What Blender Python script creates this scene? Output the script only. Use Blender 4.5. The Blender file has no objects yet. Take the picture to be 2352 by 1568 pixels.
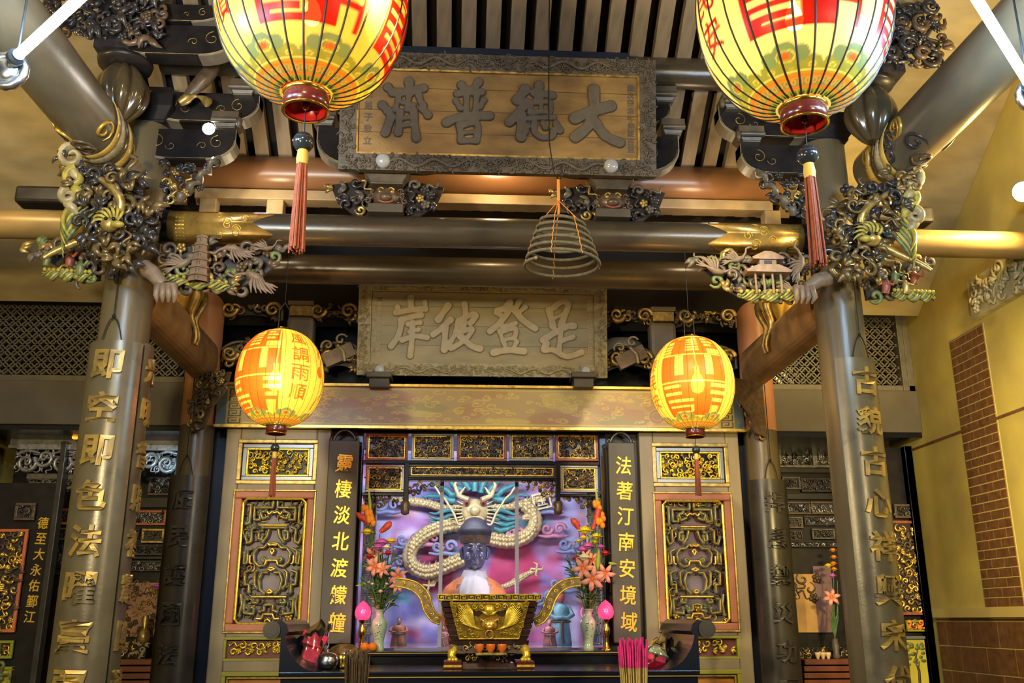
import bpy, math, random
import numpy as np
from math import sin, cos, pi, radians, sqrt, atan2, hypot
from mathutils import Vector, Matrix
from mathutils.geometry import tessellate_polygon

S = bpy.context.scene
COL = S.collection
# ---------------------------------------------------------------- camera
FPX, PITCH, YAW, ROLL = 2170.0, radians(16.4), radians(3.3), radians(-0.1)
CAM = Vector((-0.18, 0.0, 1.55))
_fw = Vector((sin(YAW) * cos(PITCH), cos(YAW) * cos(PITCH), sin(PITCH)))
_r0 = Vector((cos(YAW), -sin(YAW), 0))
_u0 = _r0.cross(_fw)
_rt = _r0 * cos(ROLL) + _u0 * sin(ROLL)
_up = _u0 * cos(ROLL) - _r0 * sin(ROLL)
cam = bpy.data.objects.new('camera', bpy.data.cameras.new('camera'))
COL.objects.link(cam)
cam.data.sensor_width = 36.0
cam.data.lens = FPX / 2352 * 36.0
cam.data.clip_start = 0.05
cam.matrix_world = Matrix(((_rt.x, _up.x, -_fw.x, CAM.x), (_rt.y, _up.y, -_fw.y, CAM.y), (_rt.z, _up.z, -_fw.z, CAM.z), (0, 0, 0, 1)))
S.camera = cam
S.view_settings.view_transform = 'Standard'
S.view_settings.look = 'None'
S.view_settings.gamma = 1.0
S.view_settings.exposure = 0.25
S.cycles.max_bounces = 6
S.cycles.transparent_max_bounces = 12
S.cycles.caustics_reflective = False
S.cycles.caustics_refractive = False
S.cycles.sample_clamp_indirect = 4.0
S.cycles.use_denoising = True

# ---------------------------------------------------------------- world, added hall fills and lamps
W = bpy.data.worlds.new('night'); S.world = W
W.use_nodes = True
W.node_tree.nodes['Background'].inputs[0].default_value = (0.10, 0.12, 0.2, 1)
W.node_tree.nodes['Background'].inputs[1].default_value = 0.25

def lamp(kind, loc, power, color, size=0.1, aim=None, name='lamp', spot=None, blend=0.6, sy=None):
    d = bpy.data.lights.new(name, kind); d.energy = power; d.color = color
    if kind == 'AREA':
        d.size = size
        if sy: d.shape = 'RECTANGLE'; d.size_y = sy
    else:
        d.shadow_soft_size = size
    if kind == 'SPOT':
        d.spot_size = spot; d.spot_blend = blend
    o = bpy.data.objects.new(name, d); COL.objects.link(o); o.location = loc
    if aim is not None:
        o.rotation_euler = (Vector(aim) - Vector(loc)).to_track_quat('-Z', 'Y').to_euler()
    return o

WARM = (1.0, 0.74, 0.38); WHITE = (1.0, 0.93, 0.82); COOL = (0.62, 0.80, 1.0)
lamp('AREA', (-0.9, 0.4, 4.7), 38, (1.0, 0.82, 0.50), 0.5, (0, 7, 3.4), 'hall_fill')  # unseen fill added to brighten the front; the next two likewise
lamp('AREA', (-2.05, 0.8, 2.75), 120, (1.0, 0.82, 0.46), 0.25, (0.1, 7, 3.5), 'hall_fill')  # low fill added so light reaches the lower board under the beam
lamp('AREA', (2.9, -0.6, 2.9), 75, (1.0, 0.82, 0.46), 0.3, (0.3, 7, 3.2), 'hall_fill')
lamp('SPOT', (2.65, 4.3, 2.35), 220, (1.0, 0.76, 0.30), 0.08, (3.4, 6.3, 2.35), 'side_flood_fill', radians(92), 0.9)  # fill added to brighten the right wall, no lamp stands there
lamp('POINT', (0.05, 5.48, 4.42), 14, (1.0, 0.70, 0.32), 0.05, name='hidden_beam_light')
lamp('POINT', (-1.45, 5.62, 4.10), 5, (1.0, 0.80, 0.5), 0.05, name='hidden_beam_light')
lamp('POINT', (1.45, 5.62, 4.10), 5, (1.0, 0.74, 0.42), 0.05, name='hidden_beam_light')
lamp('SPOT', (-3.0, 4.3, 4.25), 42, (1.0, 0.76, 0.40), 0.08, (-3.0, 5.6, 4.8), 'side_flood_fill', radians(140))
lamp('SPOT', (2.95, 4.4, 4.3), 45, (1.0, 0.76, 0.36), 0.08, (2.9, 5.6, 4.8), 'side_flood_fill', radians(140))  # fill added to lighten the right aisle ceiling
lamp('SPOT', (-0.45, 3.0, 4.05), 330, (1.0, 0.80, 0.40), 0.03, (-1.72, 7.0, 2.45), 'door_spot', radians(31), 0.10)
lamp('SPOT', (0.55, 3.0, 4.05), 330, (1.0, 0.80, 0.40), 0.03, (1.80, 7.0, 2.45), 'door_spot', radians(31), 0.10)

# ---------------------------------------------------------------- pixel -> place
def ray(px, py):
    return _fw + _rt * ((px - 1176) / FPX) - _up * ((py - 784) / FPX)
def at(px, py, Y=None, X=None, Z=None):
    d = ray(px, py)
    t = (Y - CAM.y) / d.y if Y is not None else (X - CAM.x) / d.x if X is not None else (Z - CAM.z) / d.z
    return CAM + d * t

# ---------------------------------------------------------------- materials
MAT = {}
def material(name, col, rough=0.5, metal=0.0, noise=0.0, nscale=20.0, bump=0.0, bscale=60.0, spec=0.5, coat=0.0,
             emit=None, estr=0.0, stretch=(1, 1, 1), col2=None, alpha=None, sss=0.0):
    m = bpy.data.materials.new(name); m.use_nodes = True
    nt = m.node_tree; N = nt.nodes; L = nt.links
    b = N['Principled BSDF']
    b.inputs['Base Color'].default_value = (*col, 1)
    b.inputs['Roughness'].default_value = rough
    b.inputs['Metallic'].default_value = metal
    b.inputs['Specular IOR Level'].default_value = spec
    b.inputs['Coat Weight'].default_value = coat
    b.inputs['Coat Roughness'].default_value = 0.15
    if emit:
        b.inputs['Emission Color'].default_value = (*emit, 1); b.inputs['Emission Strength'].default_value = estr
    if noise or bump:
        tc = N.new('ShaderNodeTexCoord'); mp = N.new('ShaderNodeMapping')
        mp.inputs['Scale'].default_value = stretch
        L.new(tc.outputs['Object'], mp.inputs['Vector'])
    if noise:
        n = N.new('ShaderNodeTexNoise'); n.inputs['Scale'].default_value = nscale; n.inputs['Detail'].default_value = 5
        L.new(mp.outputs[0], n.inputs['Vector'])
        r = N.new('ShaderNodeValToRGB')
        c2 = col2 or tuple(c * (1 - noise) for c in col)
        c1 = col if col2 else tuple(min(1, c * (1 + noise)) for c in col)
        r.color_ramp.elements[0].position = 0.3; r.color_ramp.elements[1].position = 0.7
        r.color_ramp.elements[0].color = (*c2, 1); r.color_ramp.elements[1].color = (*c1, 1)
        L.new(n.outputs['Fac'], r.inputs[0]); L.new(r.outputs[0], b.inputs['Base Color'])
        ma = N.new('ShaderNodeMapRange'); ma.inputs[3].default_value = max(0.02, rough - 0.1); ma.inputs[4].default_value = min(1, rough + 0.1)
        L.new(n.outputs['Fac'], ma.inputs[0]); L.new(ma.outputs[0], b.inputs['Roughness'])
    if bump:
        n2 = N.new('ShaderNodeTexNoise'); n2.inputs['Scale'].default_value = bscale; n2.inputs['Detail'].default_value = 4
        L.new(mp.outputs[0], n2.inputs['Vector'])
        bp = N.new('ShaderNodeBump'); bp.inputs['Strength'].default_value = bump; bp.inputs['Distance'].default_value = 0.01
        L.new(n2.outputs['Fac'], bp.inputs['Height']); L.new(bp.outputs[0], b.inputs['Normal'])
    MAT[name] = m
    return m

def paint_material(name, rough=0.5, glow=0.0, tint=(1, 1, 1), translucent=False, through=0.3, bump=0.0):
    m = bpy.data.materials.new(name); m.use_nodes = True
    nt = m.node_tree; N = nt.nodes; L = nt.links
    b = N['Principled BSDF']; out = N['Material Output']
    a = N.new('ShaderNodeVertexColor'); a.layer_name = 'paint'
    L.new(a.outputs['Color'], b.inputs['Base Color']); b.inputs['Roughness'].default_value = rough
    if translucent:
        t = N.new('ShaderNodeBsdfTranslucent'); L.new(a.outputs['Color'], t.inputs['Color'])
        m1 = N.new('ShaderNodeMixShader'); m1.inputs[0].default_value = 0.6
        L.new(b.outputs[0], m1.inputs[1]); L.new(t.outputs[0], m1.inputs[2])
        tr = N.new('ShaderNodeBsdfTransparent'); L.new(a.outputs['Color'], tr.inputs['Color'])
        m2 = N.new('ShaderNodeMixShader'); m2.inputs[0].default_value = through
        L.new(m1.outputs[0], m2.inputs[1]); L.new(tr.outputs[0], m2.inputs[2])
        L.new(m2.outputs[0], out.inputs['Surface'])
    if glow:
        mu = N.new('ShaderNodeMix'); mu.data_type = 'RGBA'; mu.blend_type = 'MULTIPLY'; mu.inputs[0].default_value = 1.0
        L.new(a.outputs['Color'], mu.inputs[6]); mu.inputs[7].default_value = (*tint, 1)
        L.new(mu.outputs[2], b.inputs['Emission Color']); b.inputs['Emission Strength'].default_value = glow
        m.cycles.emission_sampling = 'NONE'
    MAT[name] = m
    return m

def glass_material(name, tint=(1, 1, 1), gloss=0.08, rough=0.03):
    m = bpy.data.materials.new(name); m.use_nodes = True
    nt = m.node_tree; N = nt.nodes; L = nt.links
    tr = N.new('ShaderNodeBsdfTransparent'); tr.inputs[0].default_value = (*tint, 1)
    g = N.new('ShaderNodeBsdfGlossy'); g.inputs['Roughness'].default_value = rough
    f = N.new('ShaderNodeFresnel'); f.inputs[0].default_value = 1.45
    ad = N.new('ShaderNodeMath'); ad.operation = 'ADD'; ad.inputs[1].default_value = gloss; ad.use_clamp = True
    L.new(f.outputs[0], ad.inputs[0])
    mx = N.new('ShaderNodeMixShader'); L.new(ad.outputs[0], mx.inputs[0]); L.new(tr.outputs[0], mx.inputs[1]); L.new(g.outputs[0], mx.inputs[2])
    L.new(mx.outputs[0], N['Material Output'].inputs['Surface'])
    MAT[name] = m
    return m

material('wood', (0.095, 0.073, 0.045), 0.42, noise=0.35, nscale=9, bump=0.15, bscale=40, stretch=(1, 1, 1))
material('column_wood', (0.112, 0.086, 0.046), 0.32, noise=0.25, nscale=6, bump=0.06, bscale=90, stretch=(1, 1, 0.15))
material('plate', (0.125, 0.102, 0.062), 0.30, noise=0.18, nscale=8, metal=0.25, bump=0.05, bscale=60)
material('plate_dark', (0.036, 0.031, 0.026), 0.30, noise=0.2, nscale=8, spec=0.45)
material('beam_wood', (0.055, 0.042, 0.026), 0.27, noise=0.35, nscale=5, stretch=(0.25, 1, 1), bump=0.06, bscale=50)
material('red_wood', (0.30, 0.13, 0.05), 0.32, noise=0.45, nscale=2.5, stretch=(0.4, 1, 1), col2=(0.16, 0.09, 0.045))
material('dark_wood', (0.016, 0.013, 0.012), 0.36, noise=0.3, nscale=12, spec=0.28)
material('black_lacquer', (0.005, 0.006, 0.010), 0.2, spec=0.35)
material('navy', (0.012, 0.018, 0.04), 0.4)
material('rafter_wood', (0.22, 0.165, 0.10), 0.55, noise=0.3, nscale=7, stretch=(3, 0.3, 1))
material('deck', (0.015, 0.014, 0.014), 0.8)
material('tan_wood', (0.33, 0.24, 0.13), 0.5, noise=0.25, nscale=6)
material('gold', (0.80, 0.52, 0.10), 0.30, metal=0.75, noise=0.25, nscale=30)
material('old_gold', (0.42, 0.29, 0.09), 0.36, metal=0.6, noise=0.5, nscale=25)
material('bright_gold', (0.95, 0.62, 0.06), 0.28, metal=0.6, noise=0.2, nscale=40)
material('carve_brown', (0.105, 0.066, 0.038), 0.40, noise=0.4, nscale=30, coat=0.3)
material('carve_grey', (0.12, 0.10, 0.072), 0.42, noise=0.35, nscale=30)
material('carve_bronze', (0.17, 0.115, 0.045), 0.34, metal=0.35, noise=0.55, nscale=20, coat=0.2)
material('carve_dark', (0.035, 0.030, 0.030), 0.30, noise=0.4, nscale=30, coat=0.3)
material('carve_green', (0.13, 0.155, 0.05), 0.40, noise=0.5, nscale=30)
material('carve_yellow', (0.36, 0.28, 0.045), 0.40, noise=0.4, nscale=30)
material('carve_red', (0.30, 0.08, 0.05), 0.40, noise=0.4, nscale=30)
material('carve_ivory', (0.34, 0.27, 0.14), 0.36, noise=0.3, nscale=30)
material('melon_wood', (0.075, 0.053, 0.025), 0.20, noise=0.2, nscale=6, coat=0.5)
material('melon_gold', (0.55, 0.34, 0.06), 0.25, noise=0.3, nscale=8, coat=0.3)
material('plaque_field', (0.27, 0.165, 0.055), 0.45, noise=0.3, nscale=14, metal=0.25, bump=0.25, bscale=300, stretch=(0.4, 1, 1))
material('plaque_frame', (0.10, 0.082, 0.06), 0.45, noise=0.35, nscale=40, bump=0.3, bscale=120)
material('plaque_glyph', (0.105, 0.088, 0.066), 0.55, noise=0.15, nscale=30)
material('olive_field', (0.22, 0.178, 0.085), 0.5, noise=0.25, nscale=10, stretch=(0.3, 1, 1), bump=0.1, bscale=100)
material('olive_frame', (0.26, 0.21, 0.10), 0.5, noise=0.3, nscale=40, bump=0.2, bscale=120)
material('olive_glyph', (0.33, 0.265, 0.15), 0.55, noise=0.12, nscale=20)
material('board_grey', (0.085, 0.068, 0.044), 0.6, noise=0.2, nscale=5)
material('lattice_grey', (0.10, 0.083, 0.055), 0.5, noise=0.2, nscale=20)
material('door_tan', (0.30, 0.235, 0.14), 0.45, noise=0.25, nscale=5, stretch=(1, 1, 0.2))
material('door_grey', (0.16, 0.14, 0.115), 0.45, noise=0.2, nscale=5)
material('orange_red', (0.62, 0.16, 0.05), 0.45, noise=0.15, nscale=6)
material('salmon', (0.52, 0.19, 0.10), 0.5, noise=0.2, nscale=6)
material('brown_red', (0.20, 0.055, 0.045), 0.5)
material('couplet_board', (0.085, 0.072, 0.055), 0.5, noise=0.3, nscale=7, stretch=(1, 1, 0.3))
material('gold_text', (0.80, 0.50, 0.05), 0.35, metal=0.4)
material('dull_gold_text', (0.40, 0.26, 0.06), 0.35, metal=0.5)
material('iron', (0.02, 0.02, 0.02), 0.5, metal=0.6)
material('steel', (0.55, 0.55, 0.55), 0.25, metal=1.0)
material('brass', (0.75, 0.50, 0.08), 0.2, metal=1.0)
material('maroon_lacquer', (0.10, 0.012, 0.010), 0.22, spec=0.6, coat=0.3)
material('red_lacquer', (0.45, 0.015, 0.015), 0.25)
material('tassel_red', (0.27, 0.06, 0.02), 0.7, noise=0.3, nscale=60)
material('tassel_yellow', (0.6, 0.4, 0.06), 0.6)
material('bead', (0.02, 0.025, 0.03), 0.12, spec=0.7)
material('orange_cord', (0.95, 0.28, 0.03), 0.6)
material('incense', (0.13, 0.11, 0.06), 0.8, noise=0.3, nscale=40)
material('white_lamp', (1, 1, 1), 0.4, emit=(1, 0.97, 0.85), estr=40)
material('tube_lamp', (1, 1, 1), 0.4, emit=(0.55, 0.80, 1.0), estr=28)
material('warm_lamp', (1, 1, 1), 0.4, emit=(1.0, 0.75, 0.25), estr=60)
material('bulb', (1, 1, 1), 0.4, emit=(1.0, 0.85, 0.45), estr=25)
material('plaster_yellow', (0.52, 0.41, 0.09), 0.6, noise=0.35, nscale=2.2, col2=(0.33, 0.26, 0.08))
material('brick', (0.12, 0.050, 0.014), 0.65, noise=0.3, nscale=20)
material('mortar', (0.44, 0.34, 0.11), 0.8)
material('stone', (0.34, 0.30, 0.17), 0.65, noise=0.4, nscale=9, bump=0.4, bscale=30)
material('floor_tile', (0.13, 0.10, 0.08), 0.4, noise=0.3, nscale=3)
glass_material('glass', (0.96, 0.97, 1.0), 0.03, 0.02)
glass_material('clear_plastic', (0.92, 0.92, 0.92), 0.12, 0.12)
material('crystal', (0.40, 0.42, 0.45), 0.14, coat=0.8)

material('gilt_brown', (0.30, 0.19, 0.065), 0.38, noise=0.4, nscale=5, stretch=(0.3, 1, 1), metal=0.2)
material('tie_wood', (0.17, 0.135, 0.08), 0.36, noise=0.3, nscale=5, stretch=(1, 0.4, 1), bump=0.08)
material('rear_beam', (0.26, 0.155, 0.07), 0.5, noise=0.35, nscale=6)
material('aisle_board', (0.30, 0.235, 0.12), 0.6, noise=0.25, nscale=3, stretch=(1, 1, 4))
material('salmon_col', (0.46, 0.21, 0.11), 0.42, noise=0.25, nscale=3, stretch=(1, 1, 0.4))
material('plate_gold', (0.46, 0.30, 0.06), 0.36, metal=0.4, noise=0.6, nscale=14, col2=(0.20, 0.14, 0.06))
material('gilt_paint', (0.42, 0.25, 0.06), 0.30, noise=0.35, nscale=12, metal=0.5)
material('gilt_line', (0.75, 0.48, 0.08), 0.3, metal=0.6)
material('carve_stone', (0.19, 0.13, 0.085), 0.5, noise=0.25, nscale=30)
material('carve_roof', (0.27, 0.17, 0.10), 0.5, noise=0.25, nscale=30)
material('post_grey', (0.20, 0.165, 0.115), 0.5, noise=0.2, nscale=6)
paint_material('lantern_paper', 0.35, 0.42, (1, .60, .06), True, 0.26)
paint_material('lantern_paper_pale', 0.35, 0.42, (1, .80, .34), True, 0.26)
paint_material('lantern_paper_small', 0.35, 0.55, (1, .60, .07), True, 0.32)
paint_material('lantern_paper_pale_small', 0.35, 0.55, (1, .66, .12), True, 0.32)
material('rib_black', (0.02, 0.014, 0.008), 0.6)
paint_material('beam_paint', 0.35)
material('steel_grey', (0.25, 0.26, 0.28), 0.3, metal=0.5)
material('mauve_grey', (0.34, 0.29, 0.34), 0.4, noise=0.7, nscale=3.5, col2=(0.16, 0.05, 0.06))
material('fret_green', (0.20, 0.21, 0.105), 0.35, noise=0.5, nscale=25, coat=0.3)
material('green_trim', (0.30, 0.30, 0.03), 0.4)
material('burl', (0.60, 0.25, 0.03), 0.35, noise=0.3, nscale=7, stretch=(1, 1, 4), col2=(0.38, 0.13, 0.02))
material('panel_back', (0.10, 0.075, 0.10), 0.3, noise=0.6, nscale=12)
material('pale_lilac', (0.42, 0.42, 0.58), 0.4)
material('mauve_panel', (0.38, 0.30, 0.42), 0.5, noise=0.2, nscale=4)
paint_material('mural_paint', 0.5)
material('pale_gilt', (0.66, 0.53, 0.24), 0.4, metal=0.2, noise=0.3, nscale=25)
material('teal_paint', (0.06, 0.26, 0.26), 0.45, noise=0.4, nscale=20)
material('pink_cloud', (0.48, 0.20, 0.26), 0.5, noise=0.3, nscale=15)
material('teal_cloud', (0.22, 0.27, 0.42), 0.5, noise=0.3, nscale=15)
material('statue_face', (0.10, 0.10, 0.17), 0.22, spec=0.7, coat=0.5)
material('robe_orange', (0.60, 0.19, 0.05), 0.6, noise=0.35, nscale=12)
material('scarf_white', (0.50, 0.47, 0.46), 0.55, noise=0.1, nscale=10)
material('hat_black', (0.030, 0.028, 0.035), 0.55, noise=0.3, nscale=14)
material('celadon', (0.50, 0.66, 0.40), 0.12, coat=0.6)
material('robe_blue', (0.14, 0.32, 0.40), 0.5, noise=0.4, nscale=15); material('robe_pink', (0.42, 0.18, 0.17), 0.5, noise=0.4, nscale=15); material('robe_rust', (0.40, 0.16, 0.07), 0.5, noise=0.4, nscale=15)
material('face_red', (0.42, 0.10, 0.07), 0.4); material('face_tan', (0.40, 0.22, 0.14), 0.4)
material('navy_lacquer', (0.006, 0.009, 0.020), 0.22, spec=0.35)
material('altar_stone', (0.32, 0.31, 0.38), 0.12, noise=0.15, nscale=6)
material('dark_bronze', (0.075, 0.038, 0.028), 0.3, metal=0.5, noise=0.3, nscale=20)
material('panel_gold', (0.60, 0.38, 0.04), 0.34, metal=0.6, noise=0.4, nscale=22, col2=(0.25, 0.15, 0.03))
material('dull_bronze', (0.22, 0.14, 0.05), 0.4, metal=0.5, noise=0.5, nscale=30)
material('orange_glaze', (0.75, 0.16, 0.02), 0.18, coat=0.5)
material('lily_pink', (0.85, 0.36, 0.27), 0.5, noise=0.2, nscale=30); material('mum_yellow', (0.90, 0.72, 0.02), 0.55); material('mum_purple', (0.62, 0.14, 0.55), 0.55); material('mum_white', (0.85, 0.78, 0.55), 0.55)
material('flower_red', (0.55, 0.02, 0.03), 0.55, noise=0.3, nscale=40); material('bract_red', (0.62, 0.07, 0.05), 0.5, noise=0.3, nscale=40); material('flower_orange', (0.92, 0.30, 0.01), 0.5)
material('leaf_green', (0.055, 0.14, 0.03), 0.45, noise=0.5, nscale=20); material('leaf_light', (0.35, 0.46, 0.06), 0.45, noise=0.3, nscale=20)
material('pink_glow', (0.85, 0.06, 0.18), 0.15, emit=(1.0, 0.06, 0.20), estr=0.75, coat=0.6)
material('orange_peel', (0.85, 0.25, 0.02), 0.4, bump=0.2, bscale=150)
material('hot_pink', (0.80, 0.025, 0.10), 0.5, noise=0.25, nscale=40); material('pale_green', (0.42, 0.50, 0.30), 0.5, noise=0.3, nscale=20)
material('brown_film', (0.22, 0.13, 0.04), 0.15, noise=0.6, nscale=18, coat=0.5)
material('incense_brown', (0.075, 0.045, 0.02), 0.8, noise=0.4, nscale=40); material('incense_pink', (0.72, 0.03, 0.22), 0.7, noise=0.3, nscale=40); material('bamboo', (0.58, 0.42, 0.12), 0.7, noise=0.2, nscale=30)
material('panel_dark', (0.035, 0.028, 0.035), 0.35); material('silver_wood', (0.22, 0.21, 0.20), 0.35, metal=0.3, noise=0.3, nscale=20)
material('silver_relief', (0.34, 0.33, 0.32), 0.3, metal=0.5, noise=0.4, nscale=30)
material('mural_pink', (0.42, 0.20, 0.12), 0.5, noise=0.4, nscale=6); material('scroll_amber', (0.62, 0.34, 0.10), 0.5, noise=0.25, nscale=5); material('shrine_purple', (0.22, 0.12, 0.14), 0.5)
material('table_red', (0.16, 0.045, 0.02), 0.35, noise=0.3, nscale=6)
material('painted_yellow', (0.55, 0.46, 0.05), 0.5, noise=0.2, nscale=6)
material('amber_glow', (0.9, 0.35, 0.02), 0.4, emit=(1.0, 0.36, 0.02), estr=1.6)
material('ivory_glaze', (0.75, 0.55, 0.35), 0.3)

# ---------------------------------------------------------------- mesh builder
def frame(o, U, V):
    o = Vector(o); U = Vector(U).normalized(); V = Vector(V).normalized(); N = U.cross(V).normalized()
    return (o, U, V, N)
def fp(F, u, v, w=0.0):
    return F[0] + F[1] * u + F[2] * v + F[3] * w
FRONT = lambda x, y, z: frame((x, y, z), (1, 0, 0), (0, 0, 1))    # faces the viewer (-Y)

class MB:
    def __init__(s): s.v = []; s.f = []; s.m = []; s.sm = []; s.mi = 0
    def add(s, verts, faces, smooth=False, mi=None):
        b = len(s.v); s.v.extend([tuple(p) for p in verts])
        k = s.mi if mi is None else mi
        for f in faces:
            s.f.append(tuple(i + b for i in f)); s.m.append(k); s.sm.append(smooth)
    def box(s, x0, x1, y0, y1, z0, z1, mi=None):
        v = [(x, y, z) for x in (x0, x1) for y in (y0, y1) for z in (z0, z1)]
        s.add(v, [(0, 1, 3, 2), (4, 6, 7, 5), (0, 4, 5, 1), (2, 3, 7, 6), (0, 2, 6, 4), (1, 5, 7, 3)], False, mi)
    def fbox(s, F, u0, u1, v0, v1, w0, w1, mi=None):
        v = [fp(F, u, vv, w) for u in (u0, u1) for vv in (v0, v1) for w in (w0, w1)]
        s.add(v, [(0, 1, 3, 2), (4, 6, 7, 5), (0, 4, 5, 1), (2, 3, 7, 6), (0, 2, 6, 4), (1, 5, 7, 3)], False, mi)
    def prism(s, F, poly, w0, w1, mi=None, smooth=False):
        n = len(poly)
        v = [fp(F, u, q, w1) for u, q in poly] + [fp(F, u, q, w0) for u, q in poly]
        tris = tessellate_polygon([[Vector((u, q, 0)) for u, q in poly]])
        area = sum(poly[i][0] * poly[(i + 1) % n][1] - poly[(i + 1) % n][0] * poly[i][1] for i in range(n))
        fs = []
        for a, b, c in tris:
            A = (poly[b][0] - poly[a][0]) * (poly[c][1] - poly[a][1]) - (poly[c][0] - poly[a][0]) * (poly[b][1] - poly[a][1])
            if A < 0: b, c = c, b
            fs.append((a, b, c)); fs.append((a + n, c + n, b + n))
        s.add(v, fs, False, mi)
        side = [(i, i + n, (i + 1) % n + n, (i + 1) % n) if area > 0 else (i, (i + 1) % n, (i + 1) % n + n, i + n) for i in range(n)]
        s.add(v, side, smooth, mi)
    def tube(s, pts, r, n=8, mi=None, flat=None, closed=False, smooth=True, cap=True):
        P = [Vector(p) for p in pts]; k = len(P)
        R = [r] * k if not hasattr(r, '__len__') else list(r)
        T = []
        for i in range(k):
            a = P[(i - 1) % k] if (closed or i) else P[0]; b = P[(i + 1) % k] if (closed or i < k - 1) else P[-1]
            t = (b - a); T.append(t.normalized() if t.length > 1e-9 else Vector((0, 0, 1)))
        if flat is not None: ref = Vector(flat[0]).normalized(); fs = flat[1]
        else:
            ref = Vector((0, 0, 1)) if abs(T[0].z) < 0.9 else Vector((1, 0, 0)); fs = 1.0
        V = []; nrm = None
        for i in range(k):
            if flat is not None: nrm = ref - T[i] * ref.dot(T[i])
            elif nrm is None: nrm = ref - T[i] * ref.dot(T[i])
            else: nrm = nrm - T[i] * nrm.dot(T[i])
            if nrm.length < 1e-6: nrm = T[i].orthogonal()
            nrm.normalize(); bn = T[i].cross(nrm)
            for j in range(n):
                a = 2 * pi * j / n
                V.append(P[i] + nrm * (cos(a) * R[i] * fs) + bn * (sin(a) * R[i]))
        F = []
        for i in range(k if closed else k - 1):
            for j in range(n):
                a = i * n + j; b = i * n + (j + 1) % n; c = ((i + 1) % k) * n + (j + 1) % n; d = ((i + 1) % k) * n + j
                F.append((a, b, c, d))
        s.add(V, F, smooth, mi)
        if cap and not closed:
            s.add(V[:n], [tuple(range(n))[::-1]], False, mi); s.add(V[-n:], [tuple(range(n))], False, mi)
    def cyl(s, p0, p1, r0, r1=None, n=24, mi=None):
        s.tube([p0, p1], [r0, r0 if r1 is None else r1], n, mi)
    def lathe(s, prof, o=(0, 0, 0), n=24, mi=None, axis=None, smooth=True, lobes=0, ldepth=0.0, ph=0.0):
        o = Vector(o); A = Vector(axis).normalized() if axis else Vector((0, 0, 1))
        X = Vector((1, 0, 0)) if abs(A.x) < 0.9 else Vector((0, 1, 0))
        X = (X - A * X.dot(A)).normalized(); Y = A.cross(X)
        V = []
        for r, z in prof:
            for j in range(n):
                a = 2 * pi * j / n + ph
                q = r * (1 - ldepth * (1 - abs(sin(lobes * a / 2)))) if lobes else r
                V.append(o + X * (q * cos(a)) + Y * (q * sin(a)) + A * z)
        F = []
        for i in range(len(prof) - 1):
            for j in range(n):
                F.append((i * n + j, i * n + (j + 1) % n, (i + 1) * n + (j + 1) % n, (i + 1) * n + j))
        s.add(V, F, smooth, mi)
        if prof[0][0] > 1e-4: s.add(V[:n], [tuple(range(n))[::-1]], False, mi)
        if prof[-1][0] > 1e-4: s.add(V[-n:], [tuple(range(n))], False, mi)
    def ell(s, c, r, n=12, k=8, mi=None, R=None):
        c = Vector(c); r = (r, r, r) if not hasattr(r, '__len__') else r
        V = []; 
        for i in range(k + 1):
            t = pi * i / k
            for j in range(n):
                a = 2 * pi * j / n
                p = Vector((r[0] * sin(t) * cos(a), r[1] * sin(t) * sin(a), -r[2] * cos(t)))
                if R is not None: p = R @ p
                V.append(c + p)
        F = [(i * n + j, i * n + (j + 1) % n, (i + 1) * n + (j + 1) % n, (i + 1) * n + j) for i in range(k) for j in range(n)]
        s.add(V, F, True, mi)
    def build(s, name, mats, parent=None, bevel=0.0, loc=None):
        me = bpy.data.meshes.new(name)
        off = Vector(loc) if loc is not None else Vector((0, 0, 0))
        me.from_pydata([tuple(Vector(p) - off) for p in s.v] if loc is not None else s.v, [], s.f)
        for m in (mats if isinstance(mats, (list, tuple)) else [mats]):
            me.materials.append(MAT[m] if isinstance(m, str) else m)
        me.polygons.foreach_set('material_index', s.m)
        me.polygons.foreach_set('use_smooth', s.sm)
        me.validate(); me.update()
        o = bpy.data.objects.new(name, me); COL.objects.link(o)
        if parent is not None: o.parent = parent; o.location = off - world_loc(parent)
        else: o.location = off
        if bevel:
            b = o.modifiers.new('bevel', 'BEVEL'); b.width = bevel; b.segments = 2; b.limit_method = 'ANGLE'; b.angle_limit = radians(50)
        return o

def world_loc(o):
    p = Vector((0, 0, 0))
    while o is not None: p = p + o.location; o = o.parent
    return p
def tag(o, label, cat, group=None):
    o['label'] = label; o['category'] = cat
    if group: o['group'] = group
    return o
def thing(name, label, cat, loc=(0, 0, 0), group=None):
    o = bpy.data.objects.new(name, None); COL.objects.link(o); o.location = loc
    o.empty_display_size = 0.1
    return tag(o, label, cat, group)
def structure(o):
    o['kind'] = 'structure'; return o
def clone(o, delta, label=None):
    c = o.copy(); COL.objects.link(c); c.location = o.location + Vector(delta)
    if label: c['label'] = label
    for ch in o.children:
        d = ch.copy(); COL.objects.link(d); d.parent = c
        for g in ch.children:
            e = g.copy(); COL.objects.link(e); e.parent = d
    return c

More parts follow.
